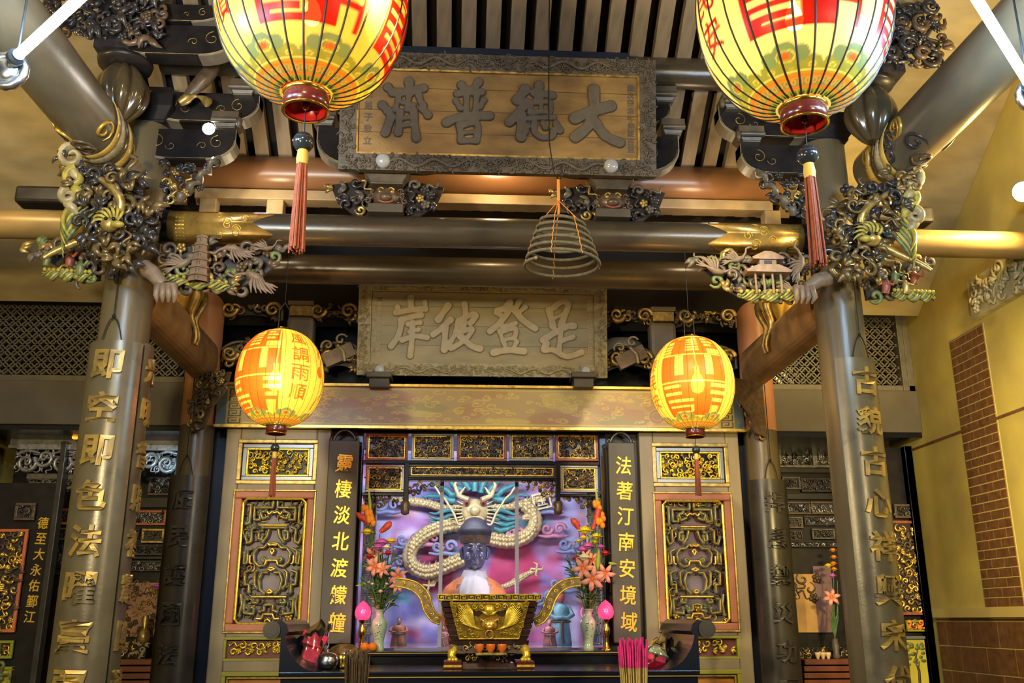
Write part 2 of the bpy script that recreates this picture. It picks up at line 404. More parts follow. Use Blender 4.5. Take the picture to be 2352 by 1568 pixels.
# ---------------------------------------------------------------- lettering
_GL = {}
def glyphs(ch, offset=0.0, extrude=0.01, res=3):
    k = (ch, offset, extrude)
    if k not in _GL:
        c = bpy.data.curves.new('t', 'FONT'); c.body = ch; c.size = 1.0; c.align_x = 'CENTER'; c.align_y = 'CENTER'
        c.extrude = extrude; c.offset = offset; c.resolution_u = res
        o = bpy.data.objects.new('t', c); COL.objects.link(o)
        bpy.context.view_layer.update()
        me = bpy.data.meshes.new_from_object(o.evaluated_get(bpy.context.evaluated_depsgraph_get()))
        v = np.array([tuple(p.co) for p in me.vertices]).reshape(-1, 3); f = [tuple(p.vertices) for p in me.polygons]
        if len(v):
            c0 = (v.min(0) + v.max(0)) / 2; ext = (v.max(0) - v.min(0))[:2].max()
            v[:, 0] -= c0[0]; v[:, 1] -= c0[1]; v[:, :2] /= ext
        bpy.data.objects.remove(o); bpy.data.curves.remove(c); bpy.data.meshes.remove(me)
        _GL[k] = (v, f)
    return _GL[k]
def text_flat(mb, F, ch, u, v, su, sv, depth, offset=0.02, w=0.0, mi=None, shear=0.0):
    V, f = glyphs(ch, offset)
    mb.add([fp(F, u + (p[0] + shear * p[1]) * su, v + (p[1] - shear * 0.6 * p[0]) * sv, w + (depth if p[2] > 0 else 0)) for p in V], f, False, mi)
def text_round(mb, cx, cy, R, ang, ch, z, su, sv, depth, offset=0.02, mi=None, shear=0.0):
    # on an upright round plate of radius R; ang 0 faces -Y, positive turns to +X
    V, f = glyphs(ch, offset)
    out = []
    for p in V:
        a = ang + (p[0] + shear * p[1]) * su / R; r = R + (depth if p[2] > 0 else -0.004)
        out.append((cx + r * sin(a), cy - r * cos(a), z + (p[1] - shear * 0.6 * p[0]) * sv))
    mb.add(out, f, False, mi)

# ---------------------------------------------------------------- carving
def spiral(F, u, v, r, turns, a0, cw=1, n=16, lift=0.0):
    return [fp(F, u + r * (1 - 0.85 * t) * cos(a0 + cw * turns * 2 * pi * t), v + r * (1 - 0.85 * t) * sin(a0 + cw * turns * 2 * pi * t), lift + 0.15 * r * t)
            for t in (i / n for i in range(n + 1))]
def leafy(mb, F, u, v, a, L, wd, w=0.0, bend=0.6, mi=None, rise=0.25):
    pts = []; rad = []
    for i in range(6):
        t = i / 5; b = a + bend * t
        pts.append(fp(F, u + L * t * cos(b), v + L * t * sin(b), w + rise * L * sin(pi * t)))
        rad.append(max(0.0015, wd * sin(pi * (0.12 + 0.86 * t)) ** 0.8))
    mb.tube(pts, rad, 6, mi, flat=(F[3], 0.5), cap=False)
def carve(mb, F, inside, box, step, seed, depth=0.05, mats=(0,), fat=1.0, w0=0.0, mix=(.42, .75, .9)):
    rnd = random.Random(seed)
    u0, u1, v0, v1 = box
    v = v0 + step * 0.5; row = 0
    while v < v1:
        u = u0 + step * (0.5 if row % 2 else 0.1)
        while u < u1:
            a = u + rnd.uniform(-.25, .25) * step; b = v + rnd.uniform(-.25, .25) * step
            if inside(a, b):
                mi = rnd.choice(mats); w = w0 + rnd.uniform(0, depth); k = rnd.random(); ang = rnd.uniform(0, 6.28)
                if k < mix[0]:
                    r = step * rnd.uniform(0.5, 0.72); cw = rnd.choice((-1, 1))
                    p = spiral(F, a, b, r, rnd.uniform(0.9, 1.35), ang, cw, 13, w)
                    mb.tube(p, [step * fat * (0.085 + 0.10 * sin(pi * i / 13)) for i in range(14)], 5, mi, cap=False)
                elif k < mix[1]:
                    for q in range(3):
                        leafy(mb, F, a, b, ang + q * 0.75, step * rnd.uniform(0.7, 1.05), step * 0.20 * fat, w, rnd.uniform(-.9, .9), mi)
                elif k < mix[2]:
                    for q in range(5):
                        c = fp(F, a + step * 0.28 * cos(ang + q * 1.257), b + step * 0.28 * sin(ang + q * 1.257), w + 0.1 * step)
                        mb.ell(c, step * 0.2, 6, 4, mi)
                    mb.ell(fp(F, a, b, w + 0.2 * step), step * 0.2, 6, 4, mi)
                else:
                    p = [fp(F, a + step * (t - .5) * 1.6 * cos(ang) + step * 0.3 * sin(t * 9) * -sin(ang), b + step * (t - .5) * 1.6 * sin(ang) + step * .3 * sin(t * 9) * cos(ang), w + .1 * step) for t in (i / 9 for i in range(10))]
                    mb.tube(p, [step * 0.15 * fat * (1 - 0.06 * i) for i in range(10)], 5, mi, cap=False)
            u += step
        v += step * 0.85; row += 1
def in_poly(poly):
    def f(x, y):
        c = False; n = len(poly); j = n - 1
        for i in range(n):
            xi, yi = poly[i]; xj, yj = poly[j]
            if (yi > y) != (yj > y) and x < (xj - xi) * (y - yi) / (yj - yi) + xi: c = not c
            j = i
        return c
    return f
def pbox(poly):
    return (min(p[0] for p in poly), max(p[0] for p in poly), min(p[1] for p in poly), max(p[1] for p in poly))
# ---------------------------------------------------------------- setting
def sbox(name, mat, *b, bevel=0):
    m = MB(); m.box(*b); return structure(m.build(name, mat, bevel=bevel))
sbox('floor', 'floor_tile', -4.2, 4.2, -4, 10.2, -0.06, 0)
sbox('wall_left', 'plaster_yellow', -3.92, -3.80, 2.0, 10.2, 0, 5.6)
sbox('wall_back', 'dark_wood', -3.9, 3.6, 10.05, 10.2, 0, 5.2)
# roof boards above the rafters
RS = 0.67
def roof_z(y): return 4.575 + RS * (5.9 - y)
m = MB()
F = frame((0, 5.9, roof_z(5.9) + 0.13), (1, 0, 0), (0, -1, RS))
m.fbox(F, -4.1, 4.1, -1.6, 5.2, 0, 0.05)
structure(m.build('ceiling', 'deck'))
# rafters
m = MB(); FR = frame((0, 5.9, roof_z(5.9)), (1, 0, 0), (0, -1, RS))
m.fbox(FR, -0.045, 0.045, -0.35, 3.4, 0.004, 0.075)
r0 = m.build('rafter', 'rafter_wood', loc=(0, 5.9, roof_z(5.9)))
tag(r0, 'pale flat wooden rafter running up the roof slope above the name boards', 'rafter', 'roof rafters')
for i in range(-14, 15):
    if i: clone(r0, (i * 0.152, 0, 0))

# right side wall: plaster panels, brick pilaster, stone plinth
XW = 3.4
m = MB(); m.box(XW, XW + 0.15, 1.5, 10.2, 0, 5.6)
structure(m.build('wall_right', 'plaster_yellow'))
def brick_strip(y0, y1, z0, z1, x, name, bh=0.062, bl=0.15, gap=0.008, proj=0.008):
    m = MB(); m.mi = 1; m.box(x - proj * 0.5, x + 0.02, y0, y1, z0, z1); m.mi = 0
    z = z0 + gap; r = 0
    while z < z1 - 0.01:
        y = y0 + gap - (bl / 2 if r % 2 else 0)
        while y < y1 - gap:
            a, b = max(y, y0 + gap), min(y + bl - gap, y1 - gap)
            if b - a > 0.015: m.box(x - proj, x, a, b, z, min(z + bh - gap, z1 - gap))
            y += bl
        z += bh; r += 1
    return structure(m.build(name, ['brick', 'mortar']))
brick_strip(5.98, 6.44, 1.62, 3.5, XW, 'trim_1', gap=.009)
brick_strip(5.3, 7.15, 0.0, 1.56, XW, 'trim_2', bh=0.17, bl=0.34, gap=0.010)
m = MB(); m.box(XW - 0.03, XW + 0.02, 5.2, 7.15, 1.56, 1.62); structure(m.build('trim_3', 'mortar'))
m = MB(); m.box(XW - 0.012, XW + 0.02, 3.0, 7.2, 2.82, 2.835); structure(m.build('trim_4', 'brick'))
# carved stone frieze panel on the wall
fa = at(2246, 735, X=XW); fb = at(2238, 645, X=XW)
fz = MB(); fz.box(XW - 0.04, XW - .002, fa.y - 1.4, fa.y, fa.z, fb.z)
FW = frame((XW - 0.04, fa.y, fa.z), (0, -1, 0), (0, 0, 1))
carve(fz, FW, lambda a, b: 0.03 < a < 1.37 and 0.03 < b < fb.z - fa.z - .03, (0, 1.4, 0, fb.z - fa.z), 0.075, 5, 0.008, (0, 1))
tag(fz.build('stone_frieze', ['stone', 'stone']), 'weathered carved stone frieze panel set high in the yellow side wall', 'stone panel')

# black sheet put in for the dark void above the altar and behind beams
sbox('wall_upper', 'black_lacquer', -3.8, 3.4, 7.30, 7.36, 3.15, 5.6)
for nm, x0, x1 in (('ceiling_left', -3.79, -2.26), ('ceiling_right', 2.28, XW - .002)):
    m = MB(); m.fbox(FR, x0, x1, -1.2, 3.4, 0.08, 0.10); structure(m.build(nm, 'aisle_board'))
# side bays: board over the shrine openings
for sx, x0, x1 in ((-1, -3.8, -2.2), (1, 2.2, 3.4)):
    m = MB(); m.box(x0, x1, 7.0, 7.14, 2.93, 3.26)
    o = m.build('header_board', 'board_grey', bevel=0.006)
    tag(o, 'plain grey-brown header board under the %s coin lattice' % ('left' if sx < 0 else 'right'), 'board', 'header boards')
    m = MB(); m.box(x0, x1, 7.02, 7.9, 2.892, 2.928)
    tag(m.build('soffit_board', 'black_lacquer'), 'black underside board behind the %s header board' % ('left' if sx < 0 else 'right'), 'board')
    # coin lattice
    g = thing('coin_lattice', 'grey openwork lattice of interlocking coin rings beyond the %s front column' % ('left' if sx < 0 else 'right'), 'lattice panel', ((x0 + x1) / 2, 7.07, 3.27), 'coin lattices')
    fr = MB()
    for b in ((x0, x1, 3.262, 3.31), (x0, x1, 4.08, 4.14)): fr.box(b[0], b[1], 7.03, 7.11, b[2], b[3])
    for xx in ((x0, x0 + .05), (x1 - .05, x1)): fr.box(xx[0], xx[1], 7.03, 7.11, 3.26, 4.14)
    if sx > 0: fr.box(3.30, 3.345, 7.02, 7.12, 3.26, 4.14)
    fr.build('lattice_frame', 'lattice_grey', g, bevel=0.004)
    lt = MB(); s = 0.0925
    nx = int((x1 - x0 - 0.1) / s); nz = 8
    for i in range(nx + 1):
        for k in range(nz + 1):
            for dx, dz in ((0, 0), (s / 2, s / 2)):
                cx, cz = x0 + 0.06 + i * s + dx, 3.32 + k * s + dz
                if cx + s * .5 > x1 - 0.04 or cz + s * .5 > 4.1: continue
                R = s * 0.5; n = 14
                V = []
                for j in range(n):
                    a = 2 * pi * j / n
                    for rr, yy in ((R + .004, 7.055), (R - .006, 7.055), (R - .006, 7.085), (R + .004, 7.085)):
                        V.append((cx + rr * cos(a), yy, cz + rr * sin(a)))
                fs = []
                for j in range(n):
                    for q in range(4):
                        fs.append((j * 4 + q, j * 4 + (q + 1) % 4, ((j + 1) % n) * 4 + (q + 1) % 4, ((j + 1) % n) * 4 + q))
                lt.add(V, fs)
    lt.build('coin_rings', 'lattice_grey', g)

# ---------------------------------------------------------------- columns and their couplet plates
YF, XC, RC = 5.3, 2.1, 0.138
YB, RB = 7.05, 0.125
def column(x, y, r, z1, label, mat='column_wood', red=None):
    t = thing('round_column', label, 'column', (x, y, 0))
    m = MB(); m.lathe([(r * 1.35, 0), (r * 1.55, 0.1), (r * 1.3, 0.25), (r * 1.04, 0.28)], (x, y, 0), 32); m.build('stone_base', 'stone', t)
    m = MB(); m.lathe([(r, 0.28), (r, red or z1)], (x, y, 0), 40); m.build('shaft', mat, t)
    if red:
        m = MB(); m.lathe([(r * 0.99, red), (r * 0.99, z1)], (x, y, 0), 40); m.build('painted_neck', 'salmon_col', t)
    return t
column(-XC, YF, RC, 4.42, 'thick grey-brown wooden column carrying the left couplet plate with gold edged letters')
column(XC, YF, RC, 4.42, 'thick grey-brown wooden column on the right beside the yellow wall')
column(-XC - 0.02, YB, RB, 4.2, 'rear wooden column with a salmon painted neck left of the altar doors', red=2.93)
column(XC + 0.04, YB, RB, 4.2, 'rear wooden column with a salmon painted neck right of the altar doors', red=2.93)

def round_plate(x, y, r, a0, a1, z0, z1, chars, zc, step, size, label, mat, tmat, th=0.028, off=0.03, wire=True, ang=0.0, group=None, depth=0.014, boldness=0.028, sx=1.0):
    t = thing('couplet_plate', label, 'couplet plate', (x + (r + .02) * sin(ang), y - (r + .02) * cos(ang), z0), group)
    m = MB(); n = 22; V = []
    for i in range(n + 1):
        a = a0 + (a1 - a0) * i / n
        for rr, z in ((r, z0), (r + th, z0), (r + th, z1), (r, z1)):
            V.append((x + rr * sin(a), y - rr * cos(a), z))
    fs = [(i * 4 + q, (i + 1) * 4 + q, (i + 1) * 4 + (q + 1) % 4, i * 4 + (q + 1) % 4) for i in range(n) for q in range(4)]
    m.add(V, fs, True); m.add(V[:4], [(0, 1, 2, 3)]); m.add(V[-4:], [(3, 2, 1, 0)])
    o = m.build('plate_board', mat, t); o.modifiers.new('e', 'EDGE_SPLIT').split_angle = radians(40)
    for i, ch in enumerate(chars):
        g = MB(); text_round(g, x, y, r + th, ang, ch, zc - i * step, size * sx, size, depth, boldness, shear=0.05)
        g.build('raised_character', tmat, t)
    if wire:
        w = MB(); rr = r + th * 0.6; c = (a0 + a1) / 2
        pts = []
        for i in range(13):
            q = -1 + i / 6; a = ang + q * 0.38
            pts.append((x + rr * sin(a), y - rr * cos(a), z1 + 0.15 * (1 - q * q) - 0.02))
        w.tube(pts, 0.004, 6)
        w.tube([(x + rr * sin(ang), y - rr * cos(ang), z1 + 0.13), (x + rr * sin(ang), y - rr * cos(ang), min(z1 + 0.72, 3.48))], 0.0035, 6)
        w.ell((x + rr * sin(ang), y - rr * cos(ang), z1 + 0.14), 0.010, 8, 6)
        w.build('hanging_wire', 'iron', t)
    return t
A = radians
round_plate(-XC, YF, RC + 0.006, A(-72), A(58), 0.45, 3.04, '即空即色法曜臺疆', 2.90, 0.238, 0.165,
            'curved grey plate of raised gold edged letters hung on the left front column', 'plate', 'plate_gold', ang=A(-4))
round_plate(XC, YF, RC + 0.006, A(-40), A(82), 0.45, 3.0, '古貌古心祥興宋代', 2.86, 0.232, 0.165,
            'curved grey plate of raised letters hung on the right front column', 'plate', 'plate_gold', ang=A(16))
round_plate(-XC, YF, RC + 0.006, A(66), A(150), 0.45, 3.05, '光明普照福慧圓通', 2.90, 0.238, 0.15,
            'plate seen edge-on along the inner side of the left front column', 'wood', 'plate_gold', ang=A(92), wire=False)
round_plate(-XC - 0.02, YB, RB + 0.006, A(-75), A(60), 0.45, 2.55, '庇民護國法雨星', 2.38, 0.262, 0.15,
            'dark curved plate of black letters on the rear column left of the altar', 'plate_dark', 'plate_dark', ang=A(-6), group=None, depth=0.02)
round_plate(XC + 0.04, YB, RB + 0.006, A(-62), A(75), 0.45, 2.55, '捍患禦災功昭宗', 2.38, 0.262, 0.15,
            'dark curved plate of black letters on the rear column right of the altar', 'plate_dark', 'plate_dark', ang=A(4), group=None, depth=0.02)

# ---------------------------------------------------------------- round beams
def xbeam(name, x0, x1, y, z, r, mat, label, n=32):
    m = MB(); m.tube([(x0, y, z), (x1, y, z)], r, n); return tag(m.build(name, mat), label, 'beam')
def key_band(mb, x, y, r, a0, a1, mi):
    # a little meander wrapped on a beam round the X axis
    for i in range(9):
        a = a0 + (a1 - a0) * i / 9
        for dx, w, da, h in ((0, .05, 0, .018), (0, .008, 0, .075), (.042, .008, 0, .055), (.018, .03, .055, .016), (.018, .008, .03, .035)):
            p = [(x + dx, a + da), (x + dx + w, a + da), (x + dx + w, a + da + h), (x + dx, a + da + h)]
            mb.add([(q, y - (r + .0025) * cos(b), r_z0 + (r + .0025) * sin(b)) for q, b in p], [(0, 1, 2, 3)], False, mi)
r_z0 = 3.79
t = thing('tie_beam', 'long dark round beam with gilded painted ends between the two front columns', 'beam', (0, YF, 3.79))
m = MB(); m.tube([(-1.90, YF, 3.79), (1.92, YF, 3.79)], 0.093, 40); m.build('beam_body', 'beam_wood', t)
for s in (-1, 1):
    m = MB(); n = 40
    # gilt sleeve with a pointed inner edge
    V = []; K = 60
    for j in range(K):
        a = 2 * pi * j / K; L = 0.50 + 0.13 * (1 - abs(((a / (2 * pi) * 4) % 1) * 2 - 1))
        xe = 0.01 + (1.92 if s > 0 else 1.90)
        for xx, rr in ((xe, .0), (xe, .0955), (xe - L, .0955), (xe - L, .092)):
            V.append((s * xx, YF - rr * cos(a), 3.79 + rr * sin(a)))
    fs = [(j * 4 + q, ((j + 1) % K) * 4 + q, ((j + 1) % K) * 4 + q + 1, j * 4 + q + 1) for j in range(K) for q in range(3)]
    m.add(V, fs, True)
    o = m.build('gilded_end', 'gilt_paint', t)
    m = MB(); key_band(m, 1.83 * s - .02, YF, .0955, -1.2, 0.9, 0)
    for k in range(7):
        a = -0.9 + 0.24 * k
        pts = []
        for i in range(22):
            q = i / 21; rr = .028 * (1 - .7 * q)
            aa = a + rr * sin(q * 9) / .0955; xx = s * (1.60 - .05 * (k % 2)) + rr * cos(q * 9) + .05 * (k % 3)
            pts.append((xx, YF - .0965 * cos(aa), 3.79 + .0965 * sin(aa)))
        m.tube(pts, .003, 4, cap=False)
    m.build('scroll_painting', 'gilt_line', o)
    m = MB(); m.tube([(s * 1.90, YF, 3.79), (s * 1.98, YF, 3.79)], 0.102, 32); m.build('black_collar', 'black_lacquer', t)
xbeam('purlin', -2.05, 2.05, 5.9, 4.44, 0.125, 'red_wood', 'reddish round purlin behind the upper name board')
xbeam('purlin', -2.05, 2.05, 5.25, 4.90, 0.10, 'beam_wood', 'dark round purlin just above and behind the upper name board')
xbeam('round_beam', -2.0, 2.04, 6.1, 3.84, 0.10, 'beam_wood', 'dark round beam in shadow over the lower name board')
m = MB(); m.box(-1.95, 1.98, 7.0, 7.1, 4.005, 4.085); tag(m.build('lintel_strip', 'tan_wood', bevel=.004), 'flat tan lintel strip behind the top of the lower name board', 'beam')
m = MB(); m.box(-1.95, 1.95, 5.84, 5.96, 4.235, 4.305); tag(m.build('fascia_plank', 'tan_wood', bevel=.004), 'flat tan plank running under the reddish purlin', 'plank')
for px in (632, 1772, 478):
    p = at(px, 470, 5.86)
    m = MB(); m.box(p.x - .055, p.x + .055, 5.85, 5.95, 3.95, 4.24)
    tag(m.build('strut_block', 'tan_wood', bevel=.006), {632: 'tan strut block under the purlin behind the red tassel', 1772: 'tan strut block under the purlin beside the right column', 478: 'tan strut block under the purlin beside the left column'}[px], 'block')
m = MB(); p = at(935, 108, 5.0); q = at(1450, 135, 5.0)
m.box(p.x - .15, q.x, 5.06, 5.12, q.z + .02, p.z + .05)
tag(m.build('hanger_board', 'navy', bevel=.004), 'dark navy board along the top edge of the upper name board', 'board')
# side aisle beams running out from the front columns
for s in (-1, 1):
    sd = 'left' if s < 0 else 'right'
    x0, x1 = (-3.8, -2.2) if s < 0 else (2.2, 3.4)
    m = MB(); m.tube([(x0, YF, 3.785), (x1, YF, 3.785)], 0.085, 32)
    tag(m.build('side_beam', 'gilt_brown'), 'round gilded brown beam running from the %s front column out to the side wall' % sd, 'beam')
    m = MB(); m.box(x0 + .9 * (s < 0), x1 - .55 * (s > 0), 5.42, 5.56, 3.99, 4.10)
    tag(m.build('aisle_plank', 'dark_wood', bevel=.02), 'dark plank above the %s side aisle beam' % sd, 'plank')
    # tie beam running towards the viewer, painted round its end
    t = thing('tie_beam', 'thick round beam coming forward from the top of the %s front column' % sd, 'beam', (s * 2.2, 5.2, 4.25))
    xb = -2.25 if s < 0 else 2.42
    m = MB(); m.tube([(xb + .02 * s, 5.28, 4.25), (xb + .14 * s, 2.2, 4.30)], 0.165, 40); m.build('beam_body', 'tie_wood', t)
    m = MB()
    rnd = random.Random(3 + s)
    for k in range(15):
        y = 4.62 + rnd.uniform(0, .5); a = rnd.uniform(-1.9, 1.2); pts = []; rad = []
        for i in range(15):
            q = i / 14; rr = .075 * (1 - .8 * q)
            aa = a + rr * sin(q * 8 + k) / .165; yy = y + rr * cos(q * 8 + k)
            xx = xb + .02 * s + (5.28 - yy) * .039 * s
            pts.append((xx + .167 * sin(aa), yy, 4.25 + (5.28 - yy) * .0162 - .167 * cos(aa))); rad.append(.012 * sin(pi * (.1 + .8 * q)))
        m.tube(pts, rad, 5, k % 3)
    m.build('cloud_painting', ['gilt_line', 'carve_brown', 'carve_dark'], t)

# ---------------------------------------------------------------- name boards
def spline(pts, k=5):
    P = [np.array(p, float) for p in pts]
    if len(P) < 3: return np.array(P)
    Q = []
    for i in range(len(P) - 1):
        p0, p1, p2, p3 = P[max(i - 1, 0)], P[i], P[i + 1], P[min(i + 2, len(P) - 1)]
        for j in range(k):
            t = j / k
            Q.append(0.5 * (2 * p1 + (p2 - p0) * t + (2 * p0 - 5 * p1 + 4 * p2 - p3) * t * t + (3 * p1 - p0 - 3 * p2 + p3) * t ** 3))
    Q.append(P[-1]); return np.array(Q)
def brush_glyph(mb, F, strokes, depth, w0, step=0.0034, edge=0.007):
    # one raised character: the union of brush strokes as a relief with rounded shoulders
    paths = [(spline(p), w) for p, w in strokes]
    A = np.concatenate([p for p, w in paths]); mw = max(w for p, w in paths)
    lo, hi = A.min(0) - mw, A.max(0) + mw
    nx, ny = int((hi[0] - lo[0]) / step) + 1, int((hi[1] - lo[1]) / step) + 1
    X, Y = np.meshgrid(lo[0] + step * np.arange(nx), lo[1] + step * np.arange(ny))
    D = np.full(X.shape, -1.0)
    for p, w in paths:
        n = len(p) - 1
        for i in range(n):
            a, b = p[i], p[i + 1]; d = b - a; L = (d ** 2).sum() + 1e-12
            t = np.clip(((X - a[0]) * d[0] + (Y - a[1]) * d[1]) / L, 0, 1)
            q = (i + t) / n; wid = w * (.5 - .07 * np.sin(np.pi * q) + .02 * np.sin(9 * q + i))
            D = np.maximum(D, wid - np.hypot(X - a[0] - t * d[0], Y - a[1] - t * d[1]))
    H = np.clip(D / edge + .5, 0, 1); H = np.where(D > -edge * .5, (1 - (1 - H) ** 2.2) * depth, 0)
    keep = D > -edge
    idx = -np.ones(X.shape, int); cells = keep[:-1, :-1] | keep[1:, :-1] | keep[:-1, 1:] | keep[1:, 1:]
    use = np.zeros(X.shape, bool)
    use[:-1, :-1] |= cells; use[1:, :-1] |= cells; use[:-1, 1:] |= cells; use[1:, 1:] |= cells
    idx[use] = np.arange(use.sum())
    V = [fp(F, x, y, w0 + h - (.004 if h <= 0 else 0)) for x, y, h in zip(X[use], Y[use], H[use])]
    ys, xs = np.nonzero(cells)
    mb.add(V, [(idx[y, x], idx[y, x + 1], idx[y + 1, x + 1], idx[y + 1, x]) for y, x in zip(ys, xs)], True)

def quad_map(c, wd, ht):
    # pixel quad TL TR BR BL -> board coordinates (u 0..wd, v 0..ht)
    TL, TR, BR, BL = [Vector((*p, 0)) for p in c]
    def f(x, y):
        a, b = .5, .5
        for _ in range(12):
            p = (TL * (1 - a) + TR * a) * (1 - b) + (BL * (1 - a) + BR * a) * b
            ex, ey = x - p.x, y - p.y
            du = (TR - TL) * (1 - b) + (BR - BL) * b; dv = (BL - TL) * (1 - a) + (BR - TR) * a
            det = du.x * dv.y - dv.x * du.y
            a += (ex * dv.y - dv.x * ey) / det; b += (du.x * ey - ex * du.y) / det
        return (a - .5) * wd, (.5 - b) * ht
    return f

G2 = dict(
 shi=[([(1660, 320), (1690, 450)], 62), ([(1700, 300), (1765, 255), (1815, 275), (1795, 340), (1755, 440)], 58), ([(1690, 395), (1770, 355)], 36),
      ([(1612, 562), (1700, 505), (1800, 455), (1858, 448)], 62), ([(1760, 460), (1745, 560), (1735, 650)], 48), ([(1750, 570), (1850, 535)], 48),
      ([(1640, 590), (1615, 640), (1690, 640), (1760, 680), (1820, 690), (1915, 657)], 54)],
 deng=[([(1245, 330), (1300, 310), (1345, 262)], 58), ([(1345, 262), (1330, 340), (1260, 430), (1185, 492)], 58), ([(1235, 345), (1280, 372)], 45),
       ([(1420, 255), (1385, 330)], 52), ([(1380, 315), (1440, 395), (1545, 468)], 62), ([(1470, 300), (1405, 355)], 45), ([(1285, 455), (1390, 430)], 42),
       ([(1262, 492), (1290, 575)], 42), ([(1270, 500), (1390, 472), (1380, 550)], 46), ([(1290, 562), (1385, 545)], 40), ([(1298, 590), (1320, 640)], 42), ([(1400, 575), (1365, 640)], 42),
       ([(1215, 662), (1330, 642), (1455, 652)], 62)],
 bi=[([(852, 290), (775, 400)], 64), ([(872, 402), (800, 472), (735, 520)], 58), ([(832, 450), (822, 640)], 60), ([(935, 412), (1050, 355), (1075, 375), (1030, 430)], 52),
     ([(935, 405), (905, 520), (850, 610)], 48), ([(985, 275), (990, 360), (968, 480)], 56), ([(940, 505), (1045, 475), (985, 565), (875, 632)], 48), ([(950, 535), (1040, 610), (1105, 632)], 60)],
 an=[([(555, 230), (562, 310)], 58), ([(452, 300), (458, 345)], 50), ([(440, 345), (560, 325), (670, 315)], 56), ([(668, 262), (675, 320)], 46), ([(475, 412), (560, 382), (640, 368)], 52),
     ([(485, 405), (462, 520), (402, 615)], 58), ([(535, 440), (632, 425)], 44), ([(490, 565), (590, 535), (685, 545)], 52), ([(572, 430), (566, 560), (552, 690)], 54), ([(545, 500), (620, 482)], 40)])
G1 = dict(
 da=[([(1670, 508), (1780, 462), (1915, 425)], 84), ([(1800, 312), (1800, 450), (1760, 560), (1672, 635)], 80), ([(1810, 540), (1880, 630), (1975, 672)], 74)],
 de=[([(1330, 312), (1275, 385)], 74), ([(1340, 402), (1275, 480), (1222, 535)], 66), ([(1302, 490), (1300, 635)], 72), ([(1390, 335), (1515, 352)], 58), ([(1425, 282), (1420, 380)], 66),
     ([(1370, 402), (1362, 470)], 40), ([(1380, 402), (1500, 402), (1490, 470)], 40), ([(1440, 402), (1435, 460)], 34), ([(1370, 470), (1500, 462)], 38), ([(1350, 512), (1525, 502)], 38),
     ([(1342, 562), (1332, 600)], 44), ([(1392, 545), (1392, 600), (1440, 638), (1510, 632), (1522, 592)], 46), ([(1450, 545), (1465, 572)], 40), ([(1540, 545), (1565, 590)], 50)],
 pu=[([(895, 285), (940, 322)], 62), ([(1012, 262), (972, 322)], 62), ([(865, 342), (1035, 332)], 50), ([(930, 335), (930, 470)], 46), ([(1000, 335), (990, 470)], 46), ([(858, 392), (888, 440)], 44),
     ([(1048, 385), (1022, 432)], 44), ([(795, 538), (900, 500), (1085, 492)], 66), ([(885, 560), (892, 660)], 50), ([(882, 560), (1000, 545), (998, 660)], 50), ([(900, 610), (990, 602)], 32), ([(892, 662), (998, 662)], 46)],
 ji=[([(398, 300), (430, 335)], 62), ([(362, 420), (402, 462)], 62), ([(422, 500), (402, 560), (385, 608)], 64), ([(540, 265), (550, 330)], 70), ([(462, 342), (640, 305)], 60), ([(470, 375), (452, 450)], 42),
     ([(540, 362), (530, 450)], 42), ([(608, 352), (622, 400), (640, 422)], 50), ([(500, 402), (572, 422)], 38), ([(482, 470), (470, 608)], 54), ([(572, 462), (592, 645)], 58), ([(482, 512), (580, 502)], 36), ([(482, 562), (580, 552)], 36), ([(632, 442), (670, 490)], 56)])

